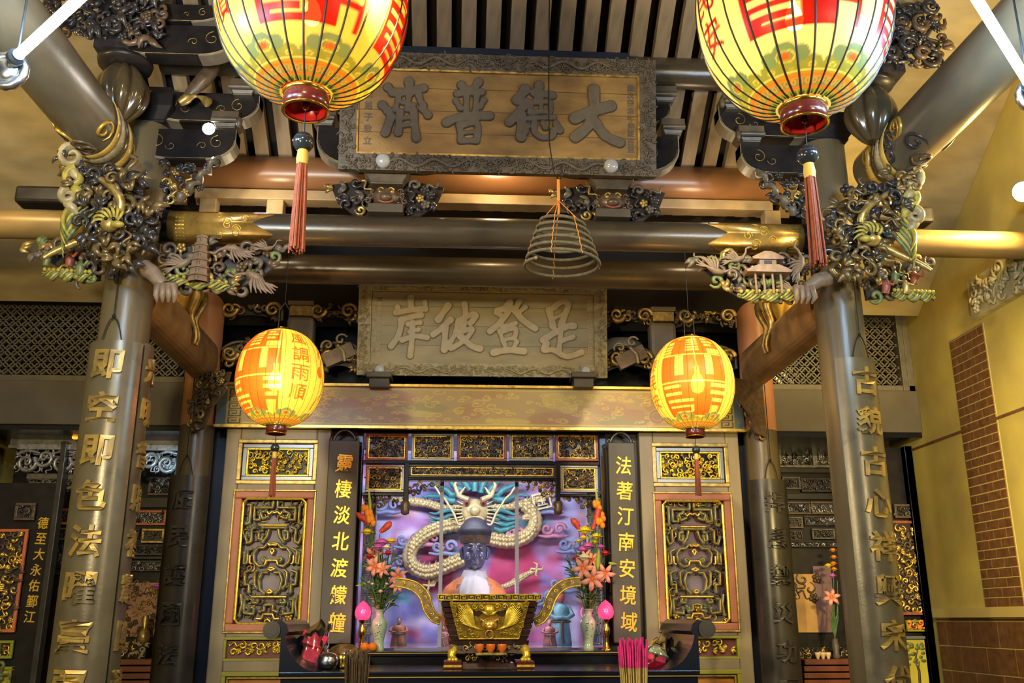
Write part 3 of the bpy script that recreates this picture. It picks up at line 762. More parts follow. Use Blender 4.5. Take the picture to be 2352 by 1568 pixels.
def name_board(label, P0, U, V, wd, ht, fw, field, fmat, gmat, corners, zoom, glyphset, small, seed, edge, gdepth, group):
    t = thing('name_board', label, 'name board', tuple(P0), group)
    F = (Vector(P0), U, V, U.cross(V).normalized())
    h, k = wd / 2, ht / 2
    m = MB(); m.fbox(F, -h + fw * .8, h - fw * .8, -k + fw * .8, k - fw * .8, -0.02, 0.012)
    for i in range(1, 4):
        v = -k + fw + (ht - 2 * fw) * i / 4 + 0.006 * i
        m.fbox(F, -h + fw, h - fw, v - .0012, v + .0012, 0.0118, 0.0126, 1)
    m.build('field', [field, 'dark_wood'], t)
    m = MB()
    for a in ((-h, h, k - fw, k), (-h, h, -k, -k + fw), (-h, -h + fw, -k + fw, k - fw), (h - fw, h, -k + fw, k - fw)):
        m.fbox(F, *a, -0.03, 0.032)
    # carved relief running round the frame
    rail = lambda x, y: (abs(x) < h - .012 and abs(y) < k - .012) and not (abs(x) < h - fw + .012 and abs(y) < k - fw + .012)
    carve(m, F, rail, (-h, h, -k, k), fw * .36, seed, .004, (0,), .8, .034)
    for s in (-1, 1):     # long dragon waves on the rails
        for q in (-1, 1):
            pts = [fp(F, q * (0.12 + .55 * i / 30 * h * 1.2), s * (k - fw / 2) + fw * .22 * sin(i * .62), .040) for i in range(31)]
            m.tube(pts, [fw * .13 * sin(pi * (i + 2) / 34) for i in range(31)], 6)
    fr = m.build('carved_frame', fmat, t)
    m = MB()
    for a in ((-h + fw, h - fw, k - fw - .012, k - fw + .002), (-h + fw, h - fw, -k + fw - .002, -k + fw + .012), (-h + fw - .002, -h + fw + .012, -k + fw, k - fw), (h - fw - .012, h - fw + .002, -k + fw, k - fw)):
        m.fbox(F, *a, 0.01, 0.028)
    m.build('inner_moulding', edge, t)
    mp = quad_map(corners, wd, ht); sc = wd / (corners[1][0] - corners[0][0])
    for nm, strokes in glyphset.items():
        m = MB(); brush_glyph(m, F, [([mp(*p) for p in pts], w * sc) for pts, w in strokes], gdepth, .012)
        m.build('raised_character', gmat, t)
    # small inscriptions at both ends
    for u, txt, sz in small:
        m = MB(); n = len(txt); top = k - fw - .05; stp = (ht - 2 * fw - .1) / n
        for i, ch in enumerate(txt):
            text_flat(m, F, ch, u, top - stp * (i + .5), sz, sz, .004, .02, .012)
        m.build('small_inscription', gmat, t)
    return t, F

# upper board, leaning forward over the beam brackets
bl, br, tr = at(778, 395, 5.13), at(1505, 405, 5.13), at(1507, 140, 5.0)
U = (br - bl).normalized(); U.z = 0; U.y = 0; U.normalize()
wd = (br - bl).length; mid = (bl + br) / 2; topc = Vector((mid.x, 5.0, tr.z - .01)); botc = Vector((mid.x, 5.13, mid.z))
V = (topc - botc).normalized(); ht = (topc - botc).length
nb1, F1 = name_board('upper gilded name board reading 大德普濟 with a dark dragon-carved frame', (topc + botc) / 2, U, V, wd, ht, .098,
    'plaque_field', 'plaque_frame', 'plaque_glyph', [(85, 55), (2228, 115), (2222, 905), (75, 855)], None, G1,
    [(-wd / 2 + .165, '信徒弟子敬立', .05), (wd / 2 - .15, '歲次癸未年仲夏吉旦', .045)], 11, 'old_gold', .020, 'name boards')
# lower board
bl, br, tl, tr = at(820, 862, 6.95), at(1394, 868, 6.95), at(823, 640, 6.84), at(1395, 650, 6.84)
U = Vector((1, 0, 0)); wd = (br - bl).length; botc = (bl + br) / 2; topc = (tl + tr) / 2
topc.x = botc.x = (topc.x + botc.x) / 2
V = (topc - botc).normalized(); ht = (topc - botc).length
nb2, F2 = name_board('lower olive-brown name board reading 是登彼岸 hung over the altar beam', (topc + botc) / 2, U, V, wd, ht, .085,
    'olive_field', 'olive_frame', 'olive_glyph', [(148, 68), (2128, 100), (2124, 858), (133, 842)], None, G2,
    [(-wd / 2 + .12, '光緒丁丑年孟秋月重修謹立', .04), (-wd / 2 + .155, '董事泉州安溪眾信士敬獻匾', .04), (wd / 2 - .13, '嘉慶丁丑仲冬吉旦立', .05)], 12, 'olive_frame', .026, 'name boards')
# round crystal nail heads at the feet of both boards
for F, wd_, ht_, us, r in ((F1, 1, 1, (-.686 , .69), .047), (F2, 1, 1, (-.80, .80), .041)):
    pass
def stud(F, u, v, r, label):
    m = MB(); o = fp(F, u, v, .033)
    m.lathe([(r, 0), (r * 1.0, .006), (r * .8, .024), (r * .4, .032), (0.0002, .034)], o, 20, axis=F[3])
    tag(m.build('glass_boss', 'crystal'), label, 'boss', 'glass bosses on the name boards')
h1 = (F1[0] - Vector((mid.x, 0, 0))).length
def to_uv(F, px, py):
    d = ray(px, py); t = (F[0] - CAM).dot(F[3]) / d.dot(F[3]); p = CAM + d * t - F[0]
    return p.dot(F[1]), p.dot(F[2])
for F, px, py, r, lb in ((F1, 881, 373, .046, 'round clear glass boss at the lower left of the upper name board'), (F1, 1401, 385, .046, 'round clear glass boss at the lower right of the upper name board'),
                         (F2, 872, 850, .040, 'round clear glass boss at the lower left of the lower name board'), (F2, 1343, 853, .040, 'round clear glass boss at the lower right of the lower name board')):
    u, v = to_uv(F, px, py); stud(F, u, v, r, lb)
# corbels carrying the lower board
for px, sd in ((872, 'left'), (1338, 'right')):
    p = at(px, 893, 6.98)
    m = MB(); m.box(p.x - .095, p.x + .095, 6.86, 7.06, p.z + .065, p.z + .105); m.box(p.x - .075, p.x + .075, 6.90, 7.06, p.z - .005, p.z + .065)
    tag(m.build('corbel_block', 'board_grey', bevel=.006), 'small grey corbel block under the %s end of the lower name board' % sd, 'block')

# ---------------------------------------------------------------- bracket sets
def arm_poly(L, h, ends=(1, 1)):
    pts = []
    for i in range(9):
        a = pi / 2 * i / 8
        pts.append((L * .42 + L * .58 * sin(a), h * .62 * (1 - cos(a))))
    right = pts + [(L * 1.0, h)]
    left = [(-x, y) for x, y in right][::-1]
    return right + left
def arm(par, F, L, h, th, mat='dark_wood', edge='old_gold', name='bracket_arm'):
    m = MB(); P = arm_poly(L, h); m.prism(F, P, -th / 2, th / 2)
    o = m.build(name, mat, par, bevel=.004)
    C_ = P[:10]
    for s in (1, -1):
        m = MB()
        for i in range(len(C_) - 1):
            (a, b), (c, d) = C_[i], C_[i + 1]
            m.add([fp(F, s * a, b - .001, -th * .52), fp(F, s * c, d - .001, -th * .52), fp(F, s * c, d - .001, th * .52), fp(F, s * a, b - .001, th * .52), fp(F, s * a * .985, b + .012, th * .52), fp(F, s * c * .985, d + .012, th * .52)], [(0, 1, 2, 3), (3, 2, 5, 4)])
        m.build('lit_edge', 'post_grey', o)  # light on the underside, put in as a paler strip
    m = MB()
    line = [fp(F, x * .97, y + .012, th / 2 + .001) for x, y in P[:9][::-1]]
    lt = [fp(F, -x * .97, y + .012, th / 2 + .001) for x, y in P[:9]]
    m.tube(line + lt, .0022, 4)
    for s in (-1, 1):
        m.tube(spiral(F, s * L * .62, h * .58, h * .24, 1.1, pi * .5, s, 14, th / 2 + .001), .0026, 4)
        m.tube(spiral(F, s * L * .32, h * .45, h * .16, 1.0, pi, -s, 12, th / 2 + .001), .0022, 4)
    m.build('scroll_line', edge, o)
    return o
def dou(mb, F, u, v, w, h, d, mi=None):
    # bracket block: square top, tapered foot
    def ring(a, b, z): return [fp(F, u + x * a, v + z, y * b) for x, y in ((-1, -1), (1, -1), (1, 1), (-1, 1))]
    R = ring(w * .36, d * .36, 0) + ring(w * .36, d * .36, h * .1) + ring(w * .5, d * .5, h * .5) + ring(w * .5, d * .5, h)
    fs = [(i * 4 + j, i * 4 + (j + 1) % 4, (i + 1) * 4 + (j + 1) % 4, (i + 1) * 4 + j) for i in range(3) for j in range(4)] + [(3, 2, 1, 0), (12, 13, 14, 15)]
    mb.add(R, fs, False, mi)
def lion(mb, F, u, v, s, w):
    # crouching guardian face: muzzle, eyes, brows, curls
    mb.ell(fp(F, u, v, w), (s * .9, s * .5, s * .62), 14, 9, 0)
    mb.ell(fp(F, u, v - s * .2, w + s * .38), (s * .42, s * .3, s * .26), 12, 8, 0)
    for q in (-1, 1):
        mb.ell(fp(F, u + q * s * .38, v + s * .16, w + s * .38), s * .15, 10, 7, 1)
        mb.tube([fp(F, u + q * s * (.15 + .1 * i), v + s * (.34 + .1 * sin(i)), w + s * .42) for i in range(5)], [s * .07] * 5, 6, 1)
        for j in range(3):
            mb.tube(spiral(F, u + q * s * (.85 + .16 * j), v + s * (.3 - .32 * j), s * .22, 1.2, j, q, 12, w + s * .1), [s * .075 * (1 - .04 * i) for i in range(13)], 5, 0, cap=False)
    mb.tube([fp(F, u + s * .45 * (i / 6 - .5) * 2, v - s * .42 - s * .12 * cos((i / 6 - .5) * 3), w + s * .36) for i in range(7)], s * .07, 6, 2)

for px, sd in ((888, 'left'), (1403, 'right')):
    p = at(px, 480, YF)
    F = FRONT(p.x, YF, 3.88)
    t = thing('bracket_set', 'carved lion bracket set under the %s end of the upper name board' % sd, 'bracket set', (p.x, YF, 3.88), 'bracket sets under the upper name board')
    m = MB(); m.fbox(F, -.105, .105, 0.0, .055, -.09, .09); m.build('base_block', 'board_grey', t, bevel=.004)
    m = MB()
    dou(m, F, 0, .185, .27, .135, .24); m.build('bearing_block', 'wood', t, bevel=.004)
    m = MB(); lion(m, F, 0, .115, .095, .05); m.build('lion', ['carve_brown', 'old_gold', 'carve_red'], t)
    wing = [(.09, .0), (.20, .02), (.30, .10), (.345, .21), (.22, .235), (.12, .24), (.08, .12)]
    for s in (-1, 1):
        P = [(s * a, b) for a, b in wing]
        m = MB(); carve(m, F, in_poly(P), pbox(P), .062, 7 + s, .045, (0, 0, 1, 2), 1.15, .0)
        m.mi = 0; m.prism(F, P if s > 0 else P[::-1], -.03, -.005)
        m.build('leaf_wing', ['carve_dark', 'old_gold', 'carve_grey'], t)
    arm(t, FRONT(p.x, YF + .02, 4.20), .44, .26, .10)
    arm(t, FRONT(p.x, YF + .02, 4.53), .40, .17, .10)
    for s in (-1, 1):
        for zz, L in ((.585, .40), (.815, .36)):
            m = MB(); dou(m, F, s * L, zz, .15, .10, .15)
            m.tube([fp(F, s * L - .07, zz + .035, .085), fp(F, s * L + .07, zz + .035, .085)], .016, 8)
            m.build('cap_block', 'wood', t, bevel=.003)

# bracket arms springing from the melon posts above both front columns
for s in (-1, 1):
    sd = 'left' if s < 0 else 'right'
    t = thing('bracket_set', 'dark stacked bracket arms springing inward from the top of the %s front column' % sd, 'bracket set', (s * 1.95, 5.45, 4.1))
    for (pxl, pyl), (L, h), th, ya in ((((430, 375), (.29, .20), .10, 5.25)) , (((470, 290), (.33, .20), .10, 5.25)), (((400, 138), (.36, .20), .10, 4.9)), (((395, 62), (.30, .12), .10, 4.9))):
        p = at(pxl, pyl, ya)
        x = s * abs(p.x)
        arm(t, FRONT(x, ya, p.z), L, h, th, 'dark_wood')
    m = MB(); q0 = at(385, 375, 5.5); m.box(min(s * 2.12, s * abs(q0.x)), max(s * 2.12, s * abs(q0.x)), 5.44, 5.56, 4.0, 4.60); m.build('bracket_body', 'dark_wood', t)
    for px, py in ((520, 300), (560, 225)):
        m = MB(); p = at(px, py, 5.2); G = FRONT(s * abs(p.x), 5.22, p.z)
        dou(m, G, 0, 0, .16, .10, .16); m.tube([fp(G, -.075, .035, .09), fp(G, .075, .035, .09)], .017, 8)
        m.ell(fp(G, -s * .09, .02, .09), (.02, .02, .035), 8, 6)
        m.build('cap_block', 'wood', t, bevel=.003)
    # short flower bracket below the arms
    F = FRONT(0, 5.2, 0)
    z0, z1 = at(400, 475, 5.2).z, at(480, 374, 5.2).z
    P = [(s * a, b) for a, b in ((1.94, z0), (1.80, z0 + .03), (1.70, z0 + .14), (1.61, z1), (1.94, z1))]
    m = MB(); carve(m, F, in_poly(P), pbox(P), .055, 21 + s, .06, (0, 0, 0, 1), 1.2)
    edge = [fp(F, s * (1.82 - .2 * q), z0 + .02 + (z1 - z0) * q, .05 + .03 * sin(q * 25)) for q in (i / 16 for i in range(17))]
    m.tube(edge, [.022 + .008 * sin(i * 1.9) for i in range(17)], 7, 2)
    m.build('flower_bracket', ['carve_dark', 'old_gold', 'carve_grey'], t)
    for q in range(3): m = MB(); m.ell((s * (1.80 - .055 * q), 5.50, z0 - .02), (.026, .05, .05), 10, 8); m.build('fruit_foot', 'carve_grey', t)

for s in (-1, 1):
    m = MB(); dou(m, FRONT(s * XC, YF, 4.42), 0, 0, .36, .17, .34); m.fbox(FRONT(s * XC, YF + .05, 4.59), -.11, .11, 0, .14, -.05, .05)
    tag(m.build('capital_block', 'dark_wood', bevel=.005), 'dark capital block on top of the %s front column' % ('left' if s < 0 else 'right'), 'block')
# melon shaped posts on the forward tie beams
def melon(s, c, r, h, mats, label, gold=False):
    t = thing('melon_post', label, 'melon post', c)
    prof = [(r * .55, -h * .5), (r * .85, -h * .36), (r, -h * .1), (r * .98, h * .12), (r * .8, h * .36), (r * .5, h * .5)]
    m = MB(); pr = []
    for i in range(25):
        q = i / 24; pr.append((r * max(.05, sin(pi * (.06 + .88 * q))) ** .7, -h / 2 + h * q))
    m.lathe(pr, c, 64, lobes=8, ldepth=.24, ph=.2); m.build('melon_body', mats[0], t)
    m = MB(); m.lathe([(r * .5, h * .44), (r * .95, h * .47), (r * 1.0, h * .55), (r * .7, h * .62), (r * .7, h * .95)], c, 32); m.build('melon_cap', mats[1], t)
    return t
for s in (-1, 1):
    sd = 'left' if s < 0 else 'right'
    xb = -2.25 if s < 0 else 2.42
    c = (xb - s * .10, 4.95, 4.47) if s < 0 else (xb - s * .16, 4.92, 4.45)
    t = melon(s, c, .155, .36, ('melon_wood', 'dark_wood'), 'dark glossy lobed melon post sitting on the %s forward beam' % sd)
    # claw straps gripping the beam
    m = MB()
    for k, (y, w) in enumerate(((5.16, .030), (5.09, .024), (5.02, .030), (4.95, .022))):
        pts = []; rad = []
        for i in range(22):
            q = i / 21; a = radians(118 - 150 * q); rr = .171
            pts.append((xb + .03 * s - s * rr * sin(a), y - .15 * (1 - q) * (1 - q) + .02 * k * q, 4.25 - rr * cos(a))); rad.append(w * (.25 + sin(pi * (.04 + .9 * q))))
        for i in range(21):
            mid = (Vector(pts[i]) + Vector(pts[i + 1])) / 2 - Vector((xb + .03 * s, pts[i][1], 4.25))
            m.tube([pts[i], pts[i + 1]], [rad[i], rad[i + 1]], 8, k % 3, flat=(mid, .35), cap=False)
    m.build('claw_strap', ['melon_gold', 'melon_wood', 'carve_ivory'], t)
    # carved mass above the melon
    F = frame((xb - s * .05, 4.80, 4.70), (1, 0, 0), (0, 0, 1))
    P = [(-.30, 0), (.30, 0), (.34, .40), (-.34, .40)]
    m = MB(); m.fbox(F, -.10, .10, 0, .46, -.22, -.04)
    carve(m, F, in_poly(P), pbox(P), .095, 31 + s, .10, (0, 0, 1), 1.2); carve(m, F, in_poly(P), pbox(P), .06, 35 + s, .06, (0, 0, 1), 1.2)
    o = m.build('carved_support', ['carve_dark', 'carve_brown'], t)
    # leaf hook beside the melon
    m = MB()
    G = FRONT(s * 1.86, 5.1, 4.66)
    pts = [fp(G, -s * (.02 + .16 * sin(q * 1.6)), -.02 + .30 * q - .1, .0) for q in (i / 10 for i in range(11))]
    m.tube(pts, [.055 * sin(pi * (.12 + .8 * i / 10)) for i in range(11)], 8, 0, flat=(G[3], .6))
    m.tube([fp(G, -s * (.0 + .17 * q), -.14 + .05 * sin(q * 3) - .03, .02) for q in (i / 8 for i in range(9))], [.02 + .012 * sin(i) for i in range(9)], 7, 1)
    m.build('leaf_hook', ['carve_brown', 'old_gold'], t)

# rear tie beams from front to back columns, with a gilt melon post on each
for s in (-1, 1):
    sd = 'left' if s < 0 else 'right'
    x = s * 2.10
    t = thing('rear_tie_beam', 'rounded brown beam linking the %s front column to the rear column' % sd, 'beam', (x, 6.2, 3.4))
    m = MB(); P = []
    for i in range(24):
        a = 2 * pi * i / 24
        P.append((.115 * (abs(cos(a)) ** .75) * (1 if cos(a) > 0 else -1), .15 * (abs(sin(a)) ** .75) * (1 if sin(a) > 0 else -1)))
    F = frame((x, 5.44, 3.42), (-1, 0, 0), (0, 0, 1))
    m.prism(F, P, 0, 1.50); o = m.build('beam_body', 'rear_beam', t, bevel=.02)
    t = melon(s, (x - s * .02, 6.25, 3.74), .14, .34, ('melon_gold', 'melon_wood'), 'gilded lobed melon post on the beam behind the %s front column' % sd)
    m = MB()
    for q in (-1, 1):
        pts = [(x - s * (.125 + .02 * sin(i)), 6.25 + q * (.10 - .075 * i / 9), 3.74 - .40 * i / 9) for i in range(10)]
        m.tube(pts, [.03 * (1 - .07 * i) for i in range(10)], 8)
    m.build('claw_strap', 'old_gold', t)
    # carved bracket hanging at the rear column
    F = frame((x - s * .0, 6.78, 3.0), (0, -1, 0), (0, 0, 1))
    P = [(-.12, .28), (.28, .28), (.20, .1), (.02, -.02), (-.02, -.18), (-.12, -.2)]
    m = MB(); FX = frame((x - s * .05, 6.86, 3.02), (-s * .9, -.5, 0), (0, 0, 1))
    P = [(-.08, .26), (.24, .26), (.20, .12), (.08, .0), (.03, -.14), (-.08, -.16)]
    carve(m, FX, in_poly(P), pbox(P), .055, 41 + s, .05, (0, 0, 1, 2), 1.2)
    m.mi = 0; m.prism(FX, P, -.02, .0)
    tag(m.build('hanging_bracket', ['carve_brown', 'old_gold', 'carve_grey']), 'small carved bracket under the end of the %s rear tie beam' % sd, 'bracket')

# ---------------------------------------------------------------- carved corner brackets under the beams
def crane(mb, F, u, v, s, a, w, mi):
    def T(x, y, z=0): return fp(F, u + s * (x * cos(a) - y * sin(a)), v + s * (x * sin(a) + y * cos(a)), w + s * z)
    mb.tube([T(-1, .1), T(-.5, .08), T(0, 0), T(.5, .05), T(.8, .2)], [s * .05, s * .25, s * .34, s * .24, s * .1], 10, mi)
    mb.tube([T(.7, .15), T(1.05, .45, .1), T(1.2, .8, .15), T(1.5, .85, .2), T(1.9, .75, .2)], [s * .12, s * .1, s * .09, s * .11, s * .02], 7, mi)
    for k in range(5):
        mb.tube([T(.1 - .15 * k, .1, .25), T(-.1 - .28 * k, .65 - .05 * k, .35), T(-.5 - .3 * k, 1.15 - .17 * k, .3)], [s * .1, s * .13, s * .03], 6, mi, flat=(F[3], .5))
    for k in range(3):
        mb.tube([T(-.8, .05, .05), T(-1.3, .05 + .14 * (k - 1), .05), T(-1.7, .1 + .25 * (k - 1), .0)], [s * .1, s * .1, s * .03], 6, mi, flat=(F[3], .5))
def pagoda(mb, F, u, v, w, h, wd, mi, mr):
    n = 6; z = 0
    for k in range(n):
        q = 1 - .09 * k; hh = h / n; r = wd * q
        G = [fp(F, u + r * cos(j * pi / 3 + .5) * .5, v + z, w + r * sin(j * pi / 3 + .5) * .5) for j in range(6)] + [fp(F, u + r * cos(j * pi / 3 + .5) * .47, v + z + hh * .68, w + r * sin(j * pi / 3 + .5) * .47) for j in range(6)]
        mb.add(G, [(j, (j + 1) % 6, (j + 1) % 6 + 6, j + 6) for j in range(6)], False, mi)
        E = [fp(F, u + r * cos(j * pi / 3 + .5) * .60, v + z + hh * .66, w + r * sin(j * pi / 3 + .5) * .60) for j in range(6)] + [fp(F, u + r * cos(j * pi / 3 + .5) * .46, v + z + hh * 1.0, w + r * sin(j * pi / 3 + .5) * .46) for j in range(6)]
        mb.add(E, [(j, (j + 1) % 6, (j + 1) % 6 + 6, j + 6) for j in range(6)] + [(5, 4, 3, 2, 1, 0)], False, mr if k % 1 == 0 else mi)
        mb.fbox(F, u - r * .09, u + r * .09, v + z + hh * .08, v + z + hh * .5, w + r * .40, w + r * .462, 3)
        z += hh
    mb.tube([fp(F, u, v + h, w), fp(F, u, v + h * 1.08, w)], [wd * .16, .002], 8, mr)
def pavilion(mb, F, u, v, w, sx, h, mi, mr):
    for q in (-1, -.35, .35, 1):
        mb.tube([fp(F, u + q * sx * .42, v, w + .01), fp(F, u + q * sx * .42, v + h * .48, w + .01)], sx * .045, 6, mi)
    def roof(v0, v1, a, b):
        P = [(u - a * sx, v0), (u - a * sx * 1.08, v0 + .012), (u - b * sx, v1), (u + b * sx, v1), (u + a * sx * 1.08, v0 + .012), (u + a * sx, v0)]
        mb.prism(F, P[::-1], w - .04, w + .045, mr)
    roof(v + h * .48, v + h * .66, .72, .34)
    mb.fbox(F, u - sx * .28, u + sx * .28, v + h * .64, v + h * .80, w - .02, w + .03, mi)
    mb.fbox(F, u - sx * .13, u + sx * .13, v + h * .67, v + h * .77, w + .03, w + .032, 3)
    roof(v + h * .79, v + h * .98, .50, .12)
    mb.ell(fp(F, u, v + h * 1.0, w), sx * .06, 8, 6, mi)
def corner_bracket(sd, pix, Y, label, feature):
    s = -1 if sd == 'left' else 1
    F = FRONT(0, Y, 0)
    P = [(at(x, y, Y).x, at(x, y, Y).z) for x, y in pix]
    if sum(P[i][0] * P[(i + 1) % len(P)][1] - P[(i + 1) % len(P)][0] * P[i][1] for i in range(len(P))) < 0: P = P[::-1]
    b = pbox(P)
    t = thing('corner_bracket', label, 'carved bracket', ((b[0] + b[1]) / 2, Y, b[3]))
    inside = in_poly(P)
    m = MB(); m.prism(F, [((x - (b[0] + b[1]) / 2) * .86 + (b[0] + b[1]) / 2, (z - b[3]) * .84 + b[3] - .01) for x, z in P], -.05, -.02, 3)
    carve(m, F, inside, b, .072, len(pix) * 7 + s, .05, (0, 0, 1, 0, 2, 4), 1.15)
    m.build('scrollwork', ['carve_brown', 'carve_grey', 'old_gold', 'carve_dark', 'carve_green', 'carve_ivory'], t)
    return t, F, P, b
MC = ['carve_stone', 'carve_roof', 'carve_yellow', 'carve_dark']
def wave_strip(t, F, u0, u1, v0, v1):
    m = MB(); L = u1 - u0
    for k in range(5):
        m.tube([fp(F, u0 + L * i / 24, v0 + (v1 - v0) * i / 24 + .018 * sin(i * .9 + k) + .007 * k, .05 + .012 * cos(i * .9 + k)) for i in range(25)], [.012 * (1 - .5 * abs(i / 12 - 1)) for i in range(25)], 5, k % 2)
    for i in range(11): m.ell(fp(F, u0 + L * (i + .5) / 11, v0 + (v1 - v0) * (i + .5) / 11 + .04, .06), .013, 7, 5, 1)
    m.build('wave_base', ['carve_green', 'carve_yellow'], t)
t, F, P, b = corner_bracket('left', [(362, 560), (655, 560), (655, 590), (640, 622), (600, 650), (545, 676), (378, 676), (352, 640)], 5.24,
    'carved bracket of pagoda and cranes under the beam by the left front column', 'pagoda')
p = at(463, 655, 5.22); m = MB(); pagoda(m, F, p.x, p.z - .01, .085, .285, .125, 0, 1); m.build('pagoda', MC, t)
for px, py, a, sz in ((425, 610, .5, .075), (540, 575, 2.9, .075), (590, 640, 2.6, .085), (615, 575, .1, .05)):
    p = at(px, py, 5.22); m = MB(); crane(m, F, p.x, p.z, sz, a, .05, 0); m.build('crane', ['carve_stone'], t)
u0, u1, v0 = at(372, 655, 5.24).x, at(548, 668, 5.24).x, at(460, 668, 5.24).z; wave_strip(t, F, u0, u1, v0 + .035, v0 - .01)
t, F, P, b = corner_bracket('right', [(1868, 588), (1582, 584), (1600, 620), (1640, 655), (1695, 690), (1745, 700), (1850, 698), (1876, 650)], 5.24,
    'carved bracket of pavilion and birds under the beam by the right front column', 'pavilion')
p = at(1758, 680, 5.22); m = MB(); pavilion(m, F, p.x, p.z - .01, .085, .18, .26, 0, 1); m.build('pavilion', MC, t)
for px, py, a, sz in ((1835, 610, 1.3, .075), (1690, 600, .3, .06), (1640, 625, -.4, .07), (1810, 668, .2, .05)):
    p = at(px, py, 5.22); m = MB(); crane(m, F, p.x, p.z, sz, a, .05, 0); m.build('crane', ['carve_stone'], t)
u0, u1, v0 = at(1690, 690, 5.24).x, at(1838, 690, 5.24).x, at(1760, 692, 5.24).z; wave_strip(t, F, u0, u1, v0, v0 + .01)
for sd, pix in (('left', [(45, 572), (110, 552), (240, 560), (238, 650), (200, 655), (160, 648), (150, 625), (100, 600)]),
                ('right', [(1985, 592), (2142, 596), (2112, 640), (2055, 690), (1985, 698), (1975, 640)])):
    t, F, P, b = corner_bracket(sd, pix, 5.16, 'small carved figure bracket on the outer side of the %s front column' % sd, '')
    for i in range(5):   # little riders and figures
        m = MB()
        u = b[0] + (b[1] - b[0]) * (.25 + .13 * i); v = b[2] + (b[3] - b[2]) * (.3 + .2 * (i % 2))
        if not in_poly(P)(u, v): continue
        m.tube([fp(F, u, v - .04, .06), fp(F, u + .005, v, .075), fp(F, u, v + .035, .07)], [.022, .026, .014], 7, i % 3)
        m.ell(fp(F, u, v + .055, .072), .015, 8, 6, 3)
        m.tube([fp(F, u, v + .02, .08), fp(F, u + .035, v + .0, .1), fp(F, u + .05, v + .03, .1)], .009, 6, i % 3)
        m.build('figure', ['carve_red', 'carve_green', 'old_gold', 'carve_stone'], t)
    u0, u1 = b[0] + (b[1] - b[0]) * .35, b[0] + (b[1] - b[0]) * .9
    wave_strip(t, F, u0, u1, b[2] + .03, b[2] + .02)

# dragon and phoenix carvings wrapped round the column heads
def head_carving(sd, pix, Y, label, seed):
    s = -1 if sd == 'left' else 1
    F = FRONT(0, Y, 0); P = [(at(x, y, Y).x, at(x, y, Y).z) for x, y in pix]; b = pbox(P); ins = in_poly(P)
    t = thing('column_head_carving', label, 'carving', ((b[0] + b[1]) / 2, Y, b[2]))
    m = MB()
    carve(m, F, ins, b, .10, seed, .12, (0, 0, 0, 0, 1, 3, 3), 1.25, -.05, (.25, .82, .9))
    rnd = random.Random(seed)
    carve(m, F, ins, b, .095, seed + 5, .05, (1, 0, 0, 3), 1.1, .07, (.25, .85, .9))
    m.build('openwork', ['carve_dark', 'carve_bronze', 'carve_green', 'carve_bronze'], t)
    cx, cz = (b[0] + b[1]) / 2, (b[2] + b[3]) / 2
    # phoenix body with long sweeping tail
    m = MB()
    pts = [fp(F, cx - s * (-.10 + .2 * sin(q * 4.2)), b[3] - .12 - (b[3] - b[2] - .15) * q, .13 + .03 * sin(q * 7)) for q in (i / 20 for i in range(21))]
    m.tube(pts, [.010 + .018 * sin(pi * (.05 + .9 * i / 20)) for i in range(21)], 9, 0)
    for k in range(6):
        m.tube([fp(F, cx + s * (.05 + .14 * sin(q * 1.9 + k * .13)), cz - .02 - .27 * q + .018 * k, .12 + .02 * k * q) for q in (i / 12 for i in range(13))], [.014 * sin(pi * (.1 + .85 * i / 12)) for i in range(13)], 6, 1 if k % 2 else 2)
    h = fp(F, cx - s * .07, cz - .12, .19)
    m.ell(h, (.05, .04, .042), 12, 8, 0); m.ell(h + Vector((-s * .05, -.03, -.01)), (.04, .022, .02), 10, 6, 1)
    for q in (-1, 1): m.ell(h + Vector((-.01 * s + q * .02, -.036, .02)), .011, 8, 6, 3)
    for k in range(7):
        a = .4 + k * .38
        leafy(m, F, cx - s * .07 + .03 * cos(a), cz - .11 + .03 * sin(a), a, .085, .010, .18, .8, 1)
    m.build('phoenix', ['old_gold', 'carve_yellow', 'carve_green', 'black_lacquer'], t)
    m = MB(); carve(m, F, ins, b, .075, seed + 9, .05, (0, 1, 2, 0, 1), .95, .13, (.35, .88, .9)); m.build('front_scrolls', ['carve_bronze', 'carve_dark', 'carve_bronze'], t)
    # scrolls curling at the top outer edge
    m = MB()
    for k, (du, dv, r) in enumerate(((.02, -.03, .075), (.05, -.16, .06), (.03, -.27, .05))):
        uu = (b[0] if s < 0 else b[1]) - s * (.07 + du); vv = b[3] + dv
        m.tube(spiral(F, uu, vv, r, 1.25, pi / 2, -s, 20, .14), [.026 * (1 - .03 * i) for i in range(21)], 8, k % 2, flat=(F[3], 1.7), cap=False)
        m.tube([fp(F, uu + s * .01, vv - r * .8, .14), fp(F, uu - s * .03, vv - r * 1.5, .15), fp(F, uu - s * .05, vv - r * 2.0, .13)], [.025, .03, .01], 8, k % 2)
    m.build('cloud_scroll', ['carve_ivory', 'carve_yellow'], t)
    # clawed foot gripping the corner bracket
    m = MB(); c = at(388 if s < 0 else 1838, 668 if s < 0 else 672, Y)
    w = at(330 if s < 0 else 1900, 615 if s < 0 else 640, Y)
    m.tube([w, w * .6 + c * .4 + Vector((0, -.02, .015)), c * .8 + w * .2 + Vector((0, -.02, .0))], [.05, .045, .035], 10, 0)
    for k in range(4):
        o = c + Vector((-.045 * s * 0 + (k - 1.5) * .03, -.01, 0))
        m.tube([c * .8 + w * .2, o + Vector((0, -.05, .01)), o + Vector((.004 * k, -.055, -.05)), o + Vector((0, -.03, -.08))], [.022, .021, .018, .006], 7, 0)
    m.build('claw', 'carve_stone', t)
    return t
